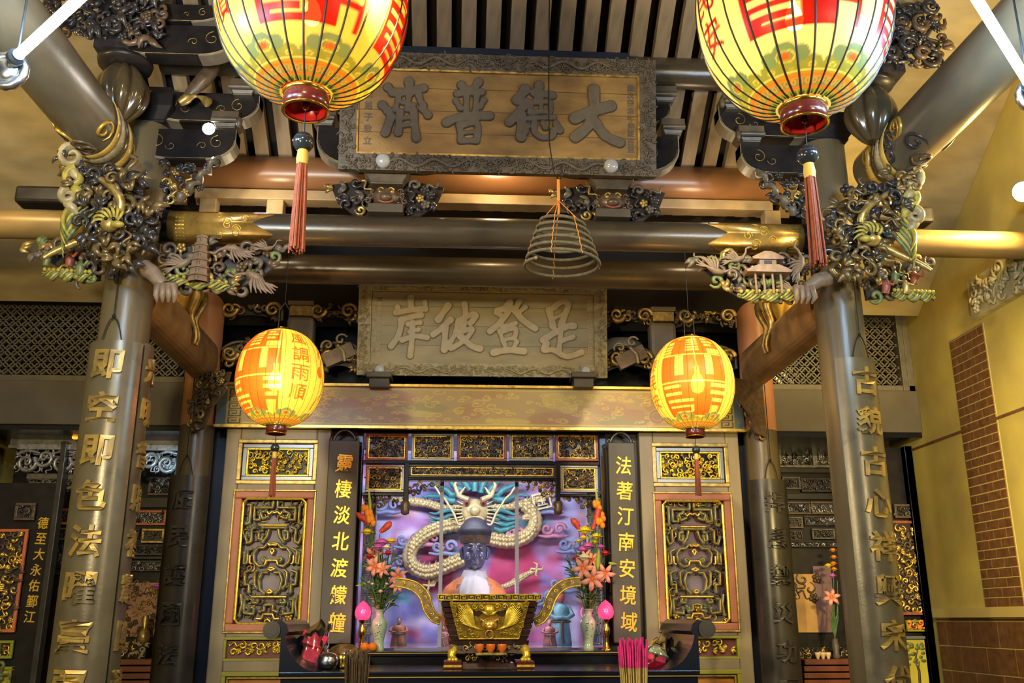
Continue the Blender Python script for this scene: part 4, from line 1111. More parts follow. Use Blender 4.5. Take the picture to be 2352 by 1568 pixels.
head_carving('left', [(155, 375), (250, 400), (345, 400), (372, 520), (350, 600), (300, 630), (240, 610), (205, 540), (175, 460)], 5.06,
             'tangled gilt phoenix carving wrapped round the head of the left front column', 61)
head_carving('right', [(1935, 440), (2020, 425), (2098, 425), (2060, 500), (2030, 580), (1985, 640), (1925, 650), (1880, 600), (1878, 520), (1905, 490)], 5.06,
             'tangled gilt phoenix carving wrapped round the head of the right front column', 71)

# ---------------------------------------------------------------- openwork row over the altar beam
for px, sd in ((688, 'left'), (1524, 'right')):
    p = at(px, 780, 7.04)
    t = thing('strut_post', 'short grey strut post with a bracket block above the %s half of the altar beam' % sd, 'post', (p.x, 7.08, 3.24))
    m = MB(); x = p.x
    m.box(x - .105, x + .105, 7.02, 7.16, 3.24, 3.80); m.build('shaft', 'post_grey', t, bevel=.03)
    m = MB(); m.box(x - .085, x + .085, 7.0, 7.16, 3.80, 3.88); m.build('gilt_neck', 'old_gold', t, bevel=.005)
    m = MB(); m.box(x - .10, x + .10, 6.99, 7.16, 3.88, 4.02); m.build('cap_block', 'post_grey', t, bevel=.006)
def valance(px0, px1, py0, py1, seed, label, book=False):
    Y = 7.06; F = FRONT(0, Y, 0)
    a, b2 = at(px0, py0, Y), at(px1, py1, Y); x0, x1, z0, z1 = a.x, b2.x, b2.z, a.z
    P = []
    for i in range(13):
        q = i / 12; P.append((x0 + (x1 - x0) * q, z0 + .05 * sin(pi * q)))
    for i in range(13):
        q = 1 - i / 12; P.append((x0 + (x1 - x0) * q, z1 - .07 * (2 * q - 1) ** 4))
    m = MB(); m.prism(F, P, -.03, -.005, 3)
    carve(m, F, in_poly(P), pbox(P), .062, seed, .035, (0, 0, 1, 2), 1.2)
    rim = [fp(F, *p, .02) for p in P[12:]]
    m.tube(rim, .012, 6, 1)
    for s in (0, 1):
        u = x0 + .07 if s == 0 else x1 - .07
        m.tube(spiral(F, u, (z0 + z1) / 2, .062, 1.5, 0, 1 if s else -1, 20, .04), [.02 * (1 - .03 * i) for i in range(21)], 7, 2, cap=False)
    o = tag(m.build('carved_valance', ['carve_brown', 'carve_grey', 'old_gold', 'carve_dark']), label, 'carving', 'carved valances over the altar beam')
    if book:
        m = MB(); c = (x0 + x1) / 2; z = (z0 + z1) / 2
        G = frame((c, Y - .05, z), (cos(.45), 0, sin(.45)), (-sin(.45), 0, cos(.45)))
        m.fbox(G, -.12, .12, -.055, .055, -.03, .03)
        m.tube([fp(G, .02, -.07, .035), fp(G, .04, 0, .05), fp(G, .02, .07, .035)], .012, 6, 1)
        m.tube(spiral(G, .06, .1, .05, 1.0, 0, 1, 14, .03), .009, 5, 1); m.tube(spiral(G, -.05, .1, .05, 1.0, pi, -1, 14, .03), .009, 5, 1)
        m.build('bound_scroll', ['carve_stone', 'carve_ivory'], o)
for px0, px1, py0, py1, sd, bk in ((510, 648, 690, 738, 'upper carved valance left of the left strut post', 0), (712, 822, 692, 742, 'upper carved valance between the left strut post and the lower name board', 0),
        (512, 640, 785, 845, 'lower carved valance behind the small left lantern', 0), (738, 824, 788, 852, 'lower carved valance with a bound book left of the lower name board', 1),
        (1394, 1500, 702, 752, 'upper carved valance between the lower name board and the right strut post', 0), (1550, 1690, 702, 755, 'upper carved valance right of the right strut post', 0),
        (1394, 1500, 798, 852, 'lower carved valance with a bound book right of the lower name board', 1), (1560, 1690, 795, 848, 'lower carved valance behind the small right lantern', 0)):
    valance(px0, px1, py0, py1, px0, sd, bk)

# ---------------------------------------------------------------- painted canvases
class Canvas:
    def __init__(s, w, h, col): s.w, s.h = w, h; s.a = np.zeros((h, w, 3)); s.a[:] = col; s.yy, s.xx = np.mgrid[0:h, 0:w]
    def rect(s, x0, x1, y0, y1, c): s.a[max(0, int(round(y0))):max(0, int(round(y1))), max(0, int(round(x0))):max(0, int(round(x1)))] = c
    def disc(s, cx, cy, rx, ry, c, ring=None):
        d = ((s.xx - cx) / rx) ** 2 + ((s.yy - cy) / ry) ** 2
        s.a[(d < 1) if ring is None else ((d < 1) & (d > ring))] = c
    def tri(s, p, c):
        (x0, y0), (x1, y1), (x2, y2) = p
        lx, hx, ly, hy = int(min(x0, x1, x2)), int(max(x0, x1, x2)) + 2, int(min(y0, y1, y2)), int(max(y0, y1, y2)) + 2
        lx, ly = max(lx, 0), max(ly, 0); hx, hy = min(hx, s.w), min(hy, s.h)
        if hx <= lx or hy <= ly: return
        X, Y = s.xx[ly:hy, lx:hx], s.yy[ly:hy, lx:hx]
        e = lambda ax, ay, bx, by: (bx - ax) * (Y - ay) - (by - ay) * (X - ax)
        a, b, d = e(x0, y0, x1, y1), e(x1, y1, x2, y2), e(x2, y2, x0, y0)
        s.a[ly:hy, lx:hx][((a >= 0) & (b >= 0) & (d >= 0)) | ((a <= 0) & (b <= 0) & (d <= 0))] = c
    def glyph(s, ch, cx, cy, sx, sy, c, off=0.0):
        V, f = glyphs(ch, off)
        for t in f:
            P = [(cx + V[i][0] * sx, cy + V[i][1] * sy) for i in t]
            if all(V[i][2] > 0 for i in t):
                for k in range(1, len(P) - 1): s.tri((P[0], P[k], P[k + 1]), c)
    def line(s, pts, w, c):
        for (x0, y0), (x1, y1) in zip(pts, pts[1:]):
            L = hypot(x1 - x0, y1 - y0) or 1; nx, ny = -(y1 - y0) / L * w / 2, (x1 - x0) / L * w / 2
            s.tri(((x0 + nx, y0 + ny), (x0 - nx, y0 - ny), (x1 + nx, y1 + ny)), c); s.tri(((x0 - nx, y0 - ny), (x1 - nx, y1 - ny), (x1 + nx, y1 + ny)), c)
    def sample(s, u, v):
        x = np.clip(u * (s.w - 1), 0, s.w - 1); y = np.clip(v * (s.h - 1), 0, s.h - 1)
        x0 = np.floor(x).astype(int); y0 = np.floor(y).astype(int); x1 = np.minimum(x0 + 1, s.w - 1); y1 = np.minimum(y0 + 1, s.h - 1)
        fx = (x - x0)[:, None]; fy = (y - y0)[:, None]
        return (s.a[y0, x0] * (1 - fx) + s.a[y0, x1] * fx) * (1 - fy) + (s.a[y1, x0] * (1 - fx) + s.a[y1, x1] * fx) * fy
def painted_grid(name, pos, nu, nv, canvas, mat, parent=None, closed=False, loc=None):
    us = np.linspace(0, 1, nu); vs = np.linspace(0, 1, nv)
    U, Vv = np.meshgrid(us, vs); u = U.ravel(); v = Vv.ravel()
    P = [pos(a, b) for a, b in zip(u, v)]
    fs = [(j * nu + i, j * nu + i + 1, (j + 1) * nu + i + 1, (j + 1) * nu + i) for j in range(nv - 1) for i in range(nu - 1)]
    me = bpy.data.meshes.new(name); L = Vector(loc) if loc is not None else Vector((0, 0, 0))
    me.from_pydata([tuple(Vector(p) - L) for p in P], [], fs); me.materials.append(MAT[mat])
    me.polygons.foreach_set('use_smooth', [True] * len(fs))
    ca = me.color_attributes.new('paint', 'FLOAT_COLOR', 'POINT')
    c = np.ones((len(u), 4)); c[:, :3] = canvas.sample(u, v); ca.data.foreach_set('color', c.ravel())
    me.update(); o = bpy.data.objects.new(name, me); COL.objects.link(o)
    if parent is not None: o.parent = parent; o.location = L - world_loc(parent)
    else: o.location = L
    return o

BARS = [(.03, .17, .10, .15), (.02, .17, .17, .195), (0, .16, .21, .235), (0, .16, .25, .27), (0, .16, .285, .30), (.2, .34, .04, .055), (.39, .61, .06, .10), (.52, .59, .02, .07),
        (.39, .61, .115, .135), (.39, .61, .155, .175), (.39, .61, .195, .215), (.39, .61, .235, .26), (.70, .84, .04, .08), (.70, .92, .105, .135), (.72, .86, .16, .19), (.74, .97, .225, .29),
        (0, .97, .30, .315), (.23, .36, .32, .54), (.68, .79, .32, .54), (0, 1, .605, .62), (.03, .30, .64, .675), (.04, .31, .72, .755), (.05, .48, .80, .835), (.07, .48, .87, .895), (.43, .48, .87, .95),
        (.14, .45, .94, .955), (.75, 1, .635, .675), (.75, 1, .715, .755), (.78, .97, .795, .835), (.78, .95, .875, 1.0)]
RED = (0.50, 0.012, 0.004); ORG = (0.85, 0.14, 0.02); YEL = (0.95, 0.66, 0.14); CREAM = (0.95, 0.76, 0.32)
GREEN = (0.30, 0.33, 0.06); TEAL = (0.20, 0.29, 0.13); DKG = (0.03, 0.08, 0.02)
def lantern_canvas(base, red, emb, texts, dragon=None, seed=0, band=1.0):
    W_, H_ = 760, 420; c = Canvas(W_, H_, base)
    ang = lambda d: (d / 360 + .5) * W_       # degrees -> column ; row 0 is the bottom
    for ce, hw, s0, s1 in emb:
        x0, x1 = ang(ce - hw), ang(ce + hw); y0, y1 = s0 * H_, s1 * H_
        c.rect(x0, x1, y0, y1, red)
        for a, b, p, q in BARS: c.rect(x0 + (x1 - x0) * a, x0 + (x1 - x0) * b, y1 - (y1 - y0) * q, y1 - (y1 - y0) * p, base)
    for txt, d, s0, s1, w in texts:
        n = len(txt)
        for i, ch in enumerate(txt):
            c.glyph(ch, ang(d), (s1 - (s1 - s0) * (i + .5) / n) * H_, w / 360 * W_, (s1 - s0) / n * H_ * .86, red, .012)
    if dragon is not None:
        x = ang(dragon)
        c.disc(x, .52 * H_, 15, 20, ORG); c.disc(x, .52 * H_, 15, 20, (.5, .2, .02), .75)
        pts = [(x + 22 + 16 * sin(i * .55), (.80 - .028 * i) * H_) for i in range(22)]
        c.line(pts, 13, GREEN); c.line(pts, 4, (.6, .45, .03))
        for i in range(8): c.line([(x - 6 + 3 * i, (.62 + .01 * i) * H_), (x + 3 * i, (.68 + .012 * i) * H_)], 2, ORG)
    # clouds and rings round the bottom (and a plain ring at the top)
    b = band
    c.rect(0, W_, 0, .165 * H_ * b, GREEN)
    for i in range(18):
        x = (i + .5) / 18 * W_
        c.disc(x, .165 * H_ * b, 20, 9, GREEN)
        c.disc(x, .15 * H_ * b, 8, 4, (.75, .62, .10), .35)
    for i in range(6):
        x = (i + .45) / 6 * W_
        c.disc(x, .19 * H_ * b, 42, 15, GREEN); c.disc(x - 28, .205 * H_ * b, 15, 11, TEAL); c.disc(x + 28, .205 * H_ * b, 15, 11, TEAL); c.disc(x, .225 * H_ * b, 20, 12, TEAL)
        c.disc(x, .20 * H_ * b, 18, 9, (.75, .62, .10), .7); c.disc(x, .20 * H_ * b, 9, 5, ORG)
    c.rect(0, W_, .125 * H_ * b, .131 * H_ * b, YEL)
    c.rect(0, W_, .095 * H_ * b, .118 * H_ * b, (.80, .25, .02)); c.rect(0, W_, .105 * H_ * b, .108 * H_ * b, (.5, .1, .02))
    c.rect(0, W_, .055 * H_ * b, .095 * H_ * b, TEAL)
    for i in range(40): c.disc((i + .5) / 40 * W_, .075 * H_ * b, 7, 5, (.80, .35, .03), .25)
    c.rect(0, W_, .040 * H_ * b, .055 * H_ * b, (.80, .22, .02)); c.rect(0, W_, 0, .040 * H_ * b, GREEN)
    for i in range(48): c.disc((i + .5) / 48 * W_, .012 * H_ * b, 4, 4, DKG)
    return c
def lantern(label, c, R, H, canvas, mat, power, ribs, ribr, tassel, hang_z, cap_scale=1.0, bulb_dz=-.05, bulb_dy=0.0, tint=(1, .80, .38), name='paper_lantern'):
    c = Vector(c); rc = R * .225 * cap_scale
    t = thing(name, label, 'lantern', c, None)
    # profile: arc from collar radius to collar radius
    K = 64; prof = []
    a0 = math.asin(min(1, (rc / R) ** 1.0)) * .9
    for i in range(K + 1):
        a = a0 + (pi - 2 * a0) * i / K
        prof.append((R * sin(a) ** .82, -H / 2 * cos(a) / cos(a0)))
    pr = np.array(prof); d = np.concatenate([[0], np.cumsum(np.hypot(np.diff(pr[:, 0]), np.diff(pr[:, 1])))]); d /= d[-1]
    def pos(u, v):
        r = np.interp(v, d, pr[:, 0]); z = np.interp(v, d, pr[:, 1]); a = (u - .5) * 2 * pi
        return (c.x + r * sin(a), c.y - r * cos(a), c.z + z)
    painted_grid('paper_shade', pos, 300, 170, canvas, mat, t, loc=c)
    m = MB()
    for k in range(ribs):
        a = 2 * pi * (k + .35) / ribs
        m.tube([(c.x + (r + .001) * sin(a), c.y - (r + .001) * cos(a), c.z + z) for r, z in prof[::3] + [prof[-1]]], ribr, 4)
    m.build('rib_frame', 'rib_black', t)
    zb, zt = c.z - H / 2, c.z + H / 2; h = R * .20
    m = MB(); m.lathe([(rc * .98, 0.01), (rc * 1.10, 0), (rc * 1.04, -h * .12), (rc * 1.0, -h * .16)], (c.x, c.y, zb), 40); 
    m.lathe([(rc * 1.0, -h * .90), (rc * 1.08, -h * .93), (rc * 1.08, -h * 1.0), (rc * .95, -h)], (c.x, c.y, zb), 40, smooth=True); m.f = [f for f in m.f if len(f) == 4]; m.m = m.m[:len(m.f)]; m.sm = m.sm[:len(m.f)]
    m.build('brass_ring', 'brass', t)
    m = MB(); P = [(rc * 1.0, -h * .1), (rc * 1.05, -h * .5), (rc * 1.0, -h * .95), (rc * .90, -h * .95), (rc * .90, -h * .1)]
    m.lathe(P, (c.x, c.y, zb), 40, 0); m.f = [f for f in m.f if len(f) == 4]; m.m = m.m[:len(m.f)]; m.sm = m.sm[:len(m.f)]
    col = m.build('bottom_collar', 'maroon_lacquer', t)
    m = MB(); m.lathe([(rc * .885, -h * .92), (rc * .885, -h * .02), (.001, h * .1)], (c.x, c.y, zb), 40); m.f = [f for f in m.f if len(f) == 4]; m.m = m.m[:len(m.f)]; m.sm = m.sm[:len(m.f)]
    m.build('red_lining', 'red_lacquer', col)
    m = MB(); m.lathe([(rc * .5, h * .5), (rc * .85, h * .35), (rc * .95, h * .1), (rc * 1.0, -h * .1)], (c.x, c.y, zt), 32); m.build('top_cap', 'brass', t)
    # knot, bead, tassel
    k = tassel; zk = zb - h * .7
    m = MB(); m.tube([(c.x, c.y, zb + .0), (c.x, c.y, zb - h - .20 * k)], .0022 * k + .0008, 6)
    m.build('tassel_cord', 'iron', t)
    m = MB()
    for q in (-1, 1):
        for j in range(3): m.tube([(c.x + q * .012 * k * sin(i / 8 * pi), c.y, zk + .03 * k * j / 1.5 + .016 * k * cos(i / 8 * pi)) for i in range(9)], .004 * k, 5)
    m.build('cord_knot', 'maroon_lacquer', t)
    z1 = zb - h - .20 * k
    m = MB(); m.ell((c.x, c.y, z1 + .05 * k), .047 * k, 20, 14); m.build('bead', 'bead', t)
    m = MB(); m.lathe([(.024 * k, -.06 * k), (.027 * k, -.03 * k), (.022 * k, .01 * k)], (c.x, c.y, z1), 14); m.build('tassel_neck', 'tassel_yellow', t)
    m = MB(); rnd = random.Random(5)
    for i in range(46):
        a = rnd.uniform(0, 6.28); q = sqrt(rnd.random())
        m.tube([(c.x + .020 * k * q * cos(a), c.y + .020 * k * q * sin(a), z1 - .055 * k), (c.x + .026 * k * q * cos(a), c.y + .026 * k * q * sin(a), z1 - .2 * k),
                (c.x + .034 * k * q * cos(a), c.y + .034 * k * q * sin(a), z1 - (.455 + rnd.uniform(0, .02)) * k)], [.0052 * k, .0046 * k, .004 * k], 5)
    m.build('tassel_fringe', 'tassel_red', t)
    m = MB()
    for q in (-1, 1): m.tube([(c.x + q * rc * .55, c.y, zt), (c.x + q * rc * .5, c.y, zt + R * .55), (c.x, c.y, zt + R * .72)], .0035, 6)
    m.tube([(c.x, c.y, zt + R * .70), (c.x, c.y, hang_z)], .002, 5); m.build('hanging_wire', 'iron', t)
    m = MB(); m.lathe([(.001, -.07), (.03, -.055), (.04, -.02), (.028, .03), (.014, .05), (.014, .09)], (c.x, c.y + bulb_dy, c.z + bulb_dz), 16); m.tube([(c.x, c.y + bulb_dy, c.z + bulb_dz + .09), (c.x, c.y + bulb_dy * .3, zt)], .004, 6)
    m.build('bulb', 'bulb', t)
    lamp('POINT', (c.x, c.y + bulb_dy, c.z + bulb_dz), power, tint, .05, name='lantern_light')
    return t
p = at(707, 16, 3.5)
lantern('large yellow paper lantern at the top edge, left of the upper name board', (p.x + .02, 3.5, p.z + .03), .405, .90,
        lantern_canvas(YEL, RED, [(8, 36, .215, .82), (98, 36, .215, .82), (-172, 36, .215, .82)], [('風調雨順', -62, .28, .8, 26)], None, 1, .74), 'lantern_paper', 19, 26, .0046, .92, 5.6, tint=(1, .66, .16))
p = at(1824, 16, 3.4)
lantern('large cream paper lantern at the top edge, right of the upper name board', (p.x - .005, 3.4, p.z + .005), .405, .98,
        lantern_canvas(CREAM, RED, [(-16, 38, .235, .82), (76, 36, .235, .82)], [('國泰民安', -84, .27, .82, 24), ('風調雨順', 160, .28, .8, 26)], None, 2, .74), 'lantern_paper_pale', 22, 26, .0046, .92, 5.6, tint=(1, .82, .45))
p = at(643, 868, 5.3)
lantern('small yellow paper lantern reading 風調雨順 left of the lower name board', (p.x, 5.3, p.z), .247, .55,
        lantern_canvas(YEL, ORG, [(-33, 44, .16, .90), (150, 44, .16, .90)], [('風調雨順', 37, .25, .86, 26)], 72, 3, .72), 'lantern_paper_small', 15, 30, .0011, .52, 3.70, tint=(1, .68, .18), bulb_dz=-.04, bulb_dy=-.13)
p = at(1590, 880, 5.3)
lantern('small yellow paper lantern with a central orange emblem right of the lower name board', (p.x, 5.3, p.z), .243, .54,
        lantern_canvas(YEL, ORG, [(-12, 47, .15, .90), (165, 44, .16, .90)], [('國泰民安', -84, .25, .86, 24)], 95, 4, .72), 'lantern_paper_pale_small', 16, 30, .0011, .50, 3.70, tint=(1, .72, .24), bulb_dz=-.02, bulb_dy=-.12)

# ---------------------------------------------------------------- fluorescent tubes, spot and flood lamps
for sd, a, b in (('left', at(40, 128, Z=3.62), at(190, -10, Z=3.62)), ('right', at(2362, 190, Z=3.70), at(2242, -5, Z=3.70))):
    d = (b - a).normalized()
    t = thing('fluorescent_tube', 'glowing white fluorescent tube lamp at the upper %s corner' % sd, 'tube lamp', a)
    m = MB(); m.tube([a, a + d * 1.15], .019, 16); m.build('glass_tube', 'tube_lamp', t)
    m = MB(); m.lathe([(.015, -.035), (.032, -.03), (.032, -.005), (.024, .0), (.022, .012)], a, 18, axis=d); m.build('tube_socket', 'iron', t)
    e = a - d * .085 + Vector((0, 0, -.03))
    m = MB(); pts = [(e.x + .065 * cos(q), e.y + .0, e.z + .065 * sin(q)) for q in (2 * pi * i / 28 for i in range(28))]
    m.tube(pts, [.017 + .004 * (i % 2) for i in range(28)], 8, closed=True); m.ell(e, (.05, .03, .05), 14, 10)
    m.tube([e, a], .012, 8); m.build('ornate_end', 'steel', t)
    m = MB(); k = a + d * .6; m.tube([a + Vector((0, 0, .01)), a + Vector((0, 0, .55))], .005, 6); m.build('hanger', 'iron', t)
    lamp('POINT', a + d * .12 + Vector((0, 0, .04)), 70, (0.42, 0.68, 1.0), .10, name='tube_light')
    lamp('POINT', a + d * .60 + Vector((0, 0, -.05)), 50, (0.42, 0.68, 1.0), .10, name='tube_light')
# small spot lamp among the left brackets
p = at(480, 297, 5.2)
t = thing('spot_lamp', 'small bright white spot lamp among the dark brackets at upper left', 'lamp', p)
m = MB(); m.lathe([(.001, 0), (.034, .0), (.036, .012)], p, 18, axis=(0.1, -1, -.15)); m.build('lens', 'white_lamp', t)
m = MB(); m.lathe([(.020, -.12), (.036, -.08), (.042, .0), (.042, .01)], p, 18, axis=(0.1, -1, -.15)); m.build('housing', 'iron', t)
lamp('SPOT', p + Vector((.0, -.06, 0)), 40, WHITE, .03, p + Vector((.5, -1.2, -.5)), 'spot_light', radians(120))
# warm flood lamp on the side wall
p = at(2350, 440, X=3.24)
t = thing('flood_lamp', 'glaring warm flood lamp fixed on the right wall at the right edge', 'lamp', p)
m = MB(); m.lathe([(.001, 0), (.058, .0), (.06, .01)], p, 20, axis=(-.8, -.5, -.35)); m.build('lens', 'warm_lamp', t)
m = MB(); m.lathe([(.03, -.12), (.066, -.08), (.07, -.002)], p, 20, axis=(-.8, -.5, -.35)); m.tube([p, p + Vector((.2, .05, .02))], .015, 8); m.build('housing', 'iron', t)
lamp('SPOT', p + Vector((-.10, -.08, -.04)), 110, (1.0, 0.72, 0.25), .06, p + Vector((-1.6, .6, -.9)), 'flood_light', radians(165))

# ---------------------------------------------------------------- hanging incense coil
c = at(1292, 600, 4.5)
t = thing('incense_coil', 'bell-shaped hanging coil of dark incense tied with orange strings', 'incense coil', (c.x, 4.5, c.z))
pts = []; T = 6.2; N_ = 300
top = at(1292, 508, 4.5).z; bot = c.z - .035
for i in range(N_ + 1):
    q = i / N_; a = 2 * pi * T * q + 2.6; r = .105 + .090 * q ** .8
    z = top + (bot - top) * q + .008 * cos(a - 2.4) * 1.6
    pts.append((c.x + r * cos(a), 4.5 + r * sin(a), z))
m = MB(); m.tube(pts, .0088, 8); m.ell(pts[-1], .009, 8, 6, 1); m.build('spiral', ['incense', 'carve_ivory'], t)
kn = Vector((c.x - .015, 4.5, at(1285, 460, 4.5).z)); hk = Vector((c.x - .015, 4.5, at(1285, 412, 4.5).z))
m = MB()
for k in range(4):
    m.tube([hk + Vector((.003 * (k - 1.5), 0, 0)), kn + Vector((.004 * (k - 1.5), 0, 0))], .0026, 5)
for k, a0 in enumerate((.15, 1.7, 3.0, 4.3, 5.1)):
    line = [kn]
    for i in range(12):
        q = (i + .5) / 12; r = .105 + .090 * q ** .8; a = a0 + .03 * (i % 2)
        line.append(Vector((c.x + (r + .007) * cos(a), 4.5 + (r + .007) * sin(a), top + (bot - top) * q)))
    m.tube(line, .0022, 5)
m.tube([kn + Vector((.0, 0, 0)), kn + Vector((.002, 0, -.06)), kn + Vector((-.004, 0, -.10))], .005, 5)
m.build('orange_string', 'orange_cord', t)
m = MB()
w0 = at(1262, -20, 4.5); w1 = at(1260, 240, 4.5); w2 = at(1262, 330, 4.5); w3 = at(1272, 395, 4.5)
m.tube([w0 + (w0 - w1) * .6, w0, w1, w2, w3, hk, hk + Vector((.014, 0, .005)), hk + Vector((.02, 0, .06)), hk + Vector((.012, 0, .09))], .0035, 6)
m.build('wire_hook', 'iron', t)

# ---------------------------------------------------------------- painted altar beam
rnd = random.Random(9)
cv = Canvas(1600, 130, (0.38, 0.27, 0.10))
cv.rect(60, 1540, 8, 122, (0.40, 0.27, 0.095))
for i in range(26):
    cv.disc(rnd.uniform(260, 1340), rnd.uniform(10, 120), rnd.uniform(30, 90), rnd.uniform(10, 30), rnd.choice([(0.38, 0.21, 0.08), (0.40, 0.30, 0.07), (0.36, 0.22, 0.07), (0.48, 0.35, 0.09), (0.30, 0.25, 0.08)]))
GL = (0.62, 0.42, 0.07)
for i in range(150):
    x, y, r = rnd.uniform(240, 1360), rnd.uniform(14, 116), rnd.uniform(6, 15); s = rnd.choice((-1, 1)); tt = rnd.uniform(0, 6)
    cv.line([(x + r * 1.7 * (1 - .07 * k) * cos(tt + s * k * .6), y + r * .7 * (1 - .07 * k) * sin(tt + s * k * .6)) for k in range(11)], 2.4, GL)
for x0 in (110, 1330):
    for k in range(7):
        cv.disc(x0 + 25 * k, 40 + 40 * (k % 2), 26, 26, (0.30, 0.19, 0.09)); cv.disc(x0 + 25 * k, 40 + 40 * (k % 2), 26, 26, (0.55, 0.30, 0.08), .86); cv.disc(x0 + 25 * k, 40 + 40 * (k % 2), 15, 15, (0.55, 0.30, 0.08), .8)
for x0 in (0, 1570): cv.rect(x0, x0 + 30, 0, 130, (0.10, 0.13, 0.13))
for x0 in (32, 1524):
    cv.rect(x0, x0 + 46, 0, 130, (0.34, 0.24, 0.05)); y = 4
    while y < 122:
        for a, b, c_, d_ in ((4, 42, 0, 3), (4, 8, 0, 20), (4, 30, 17, 20), (27, 30, 8, 20), (14, 30, 8, 11), (38, 42, 0, 20)): cv.rect(x0 + a, x0 + b, y + c_, y + d_, (0.03, 0.03, 0.02))
        y += 24
for y in (6, 122): cv.rect(80, 1520, y, y + 3, GL)
tb = thing('altar_beam', 'gold patterned painted lintel beam spanning above the altar doors', 'beam', (0, 7.0, 3.08))
zt_, zb_ = 3.235, 2.935
m = MB(); m.box(-1.98, 2.0, 6.985, 7.14, zb_, zt_); m.build('beam_body', 'door_tan', tb, bevel=.004)
painted_grid('painted_face', lambda u, v: (-1.975 + 3.97 * u, 6.982, zb_ + .004 + (zt_ - zb_ - .008) * v), 800, 66, cv, 'beam_paint', tb, loc=(0, 6.98, 3.08))
m = MB(); m.box(-1.98, 2.0, 6.95, 7.0, zt_, zt_ + .018); m.box(-1.98, 2.0, 6.955, 7.0, zb_ - .02, zb_); m.build('gilt_edge', 'gold', tb)

# ---------------------------------------------------------------- altar doors
def rect_frame(m, F, u0, u1, v0, v1, t, w0, w1, mi=None, cham=0):
    m.fbox(F, u0, u1, v1 - t, v1, w0, w1, mi); m.fbox(F, u0, u1, v0, v0 + t, w0, w1, mi)
    m.fbox(F, u0, u0 + t, v0 + t, v1 - t, w0, w1, mi); m.fbox(F, u1 - t, u1, v0 + t, v1 - t, w0, w1, mi)
FRET = [  # (polyline from the centre line outward, y downward; 0 = green body with gold line, 1 = gold)
 ([(.08, .0), (.08, .055), (.72, .055), (.72, .16), (.52, .16), (.52, .12)], 0), ([(.98, .03), (.86, .03), (.86, .19), (.98, .19)], 0), ([(.0, .10), (.1, .09), (.2, .115), (.26, .09)], 1), ([(.2, .13), (.42, .15), (.5, .10), (.32, .085)], 0),
 ([(.0, .205), (.46, .205)], 1), ([(.0, .225), (.40, .225)], 0), ([(.16, .24), (.22, .30), (.36, .345)], 0), ([(.36, .25), (.50, .26), (.52, .32), (.40, .33), (.38, .29)], 0), ([(.62, .22), (.78, .24), (.76, .34), (.90, .36), (.98, .30)], 0),
 ([(.0, .355), (.18, .36), (.30, .395), (.50, .395), (.64, .44), (.60, .51), (.42, .55), (.22, .54), (.16, .50), (.30, .475), (.36, .49), (.30, .505)], 0), ([(.0, .37), (.12, .375), (.16, .36)], 1), ([(.0, .40), (.07, .42), (.0, .45)], 1), ([(.0, .50), (.18, .50), (.22, .535)], 1),
 ([(.70, .40), (.86, .42), (.84, .52), (.96, .53), (.96, .44)], 0), ([(.76, .46), (.76, .52), (.68, .53)], 1), ([(.0, .56), (.14, .57), (.0, .585)], 1), ([(.10, .60), (.30, .60), (.40, .66), (.34, .74), (.20, .77)], 0), ([(.46, .58), (.56, .60), (.54, .70), (.44, .73)], 0), ([(.70, .58), (.90, .60), (.88, .70), (.72, .70), (.72, .76)], 0),
 ([(.0, .77), (.10, .76), (.0, .74)], 1), ([(.0, .80), (.60, .80)], 1), ([(.50, .815), (.58, .845), (.40, .85), (.40, .83)], 0), ([(.70, .82), (.84, .82), (.84, .93), (.50, .94), (.50, .90)], 0), ([(.0, .86), (.16, .87), (.14, .91), (.30, .92)], 0), ([(.0, .94), (.16, .94), (.22, .98), (.40, .975)], 1), ([(.98, .78), (.92, .86), (.98, .95)], 0), ([(.0, .98), (.1, 1.0)], 1)]
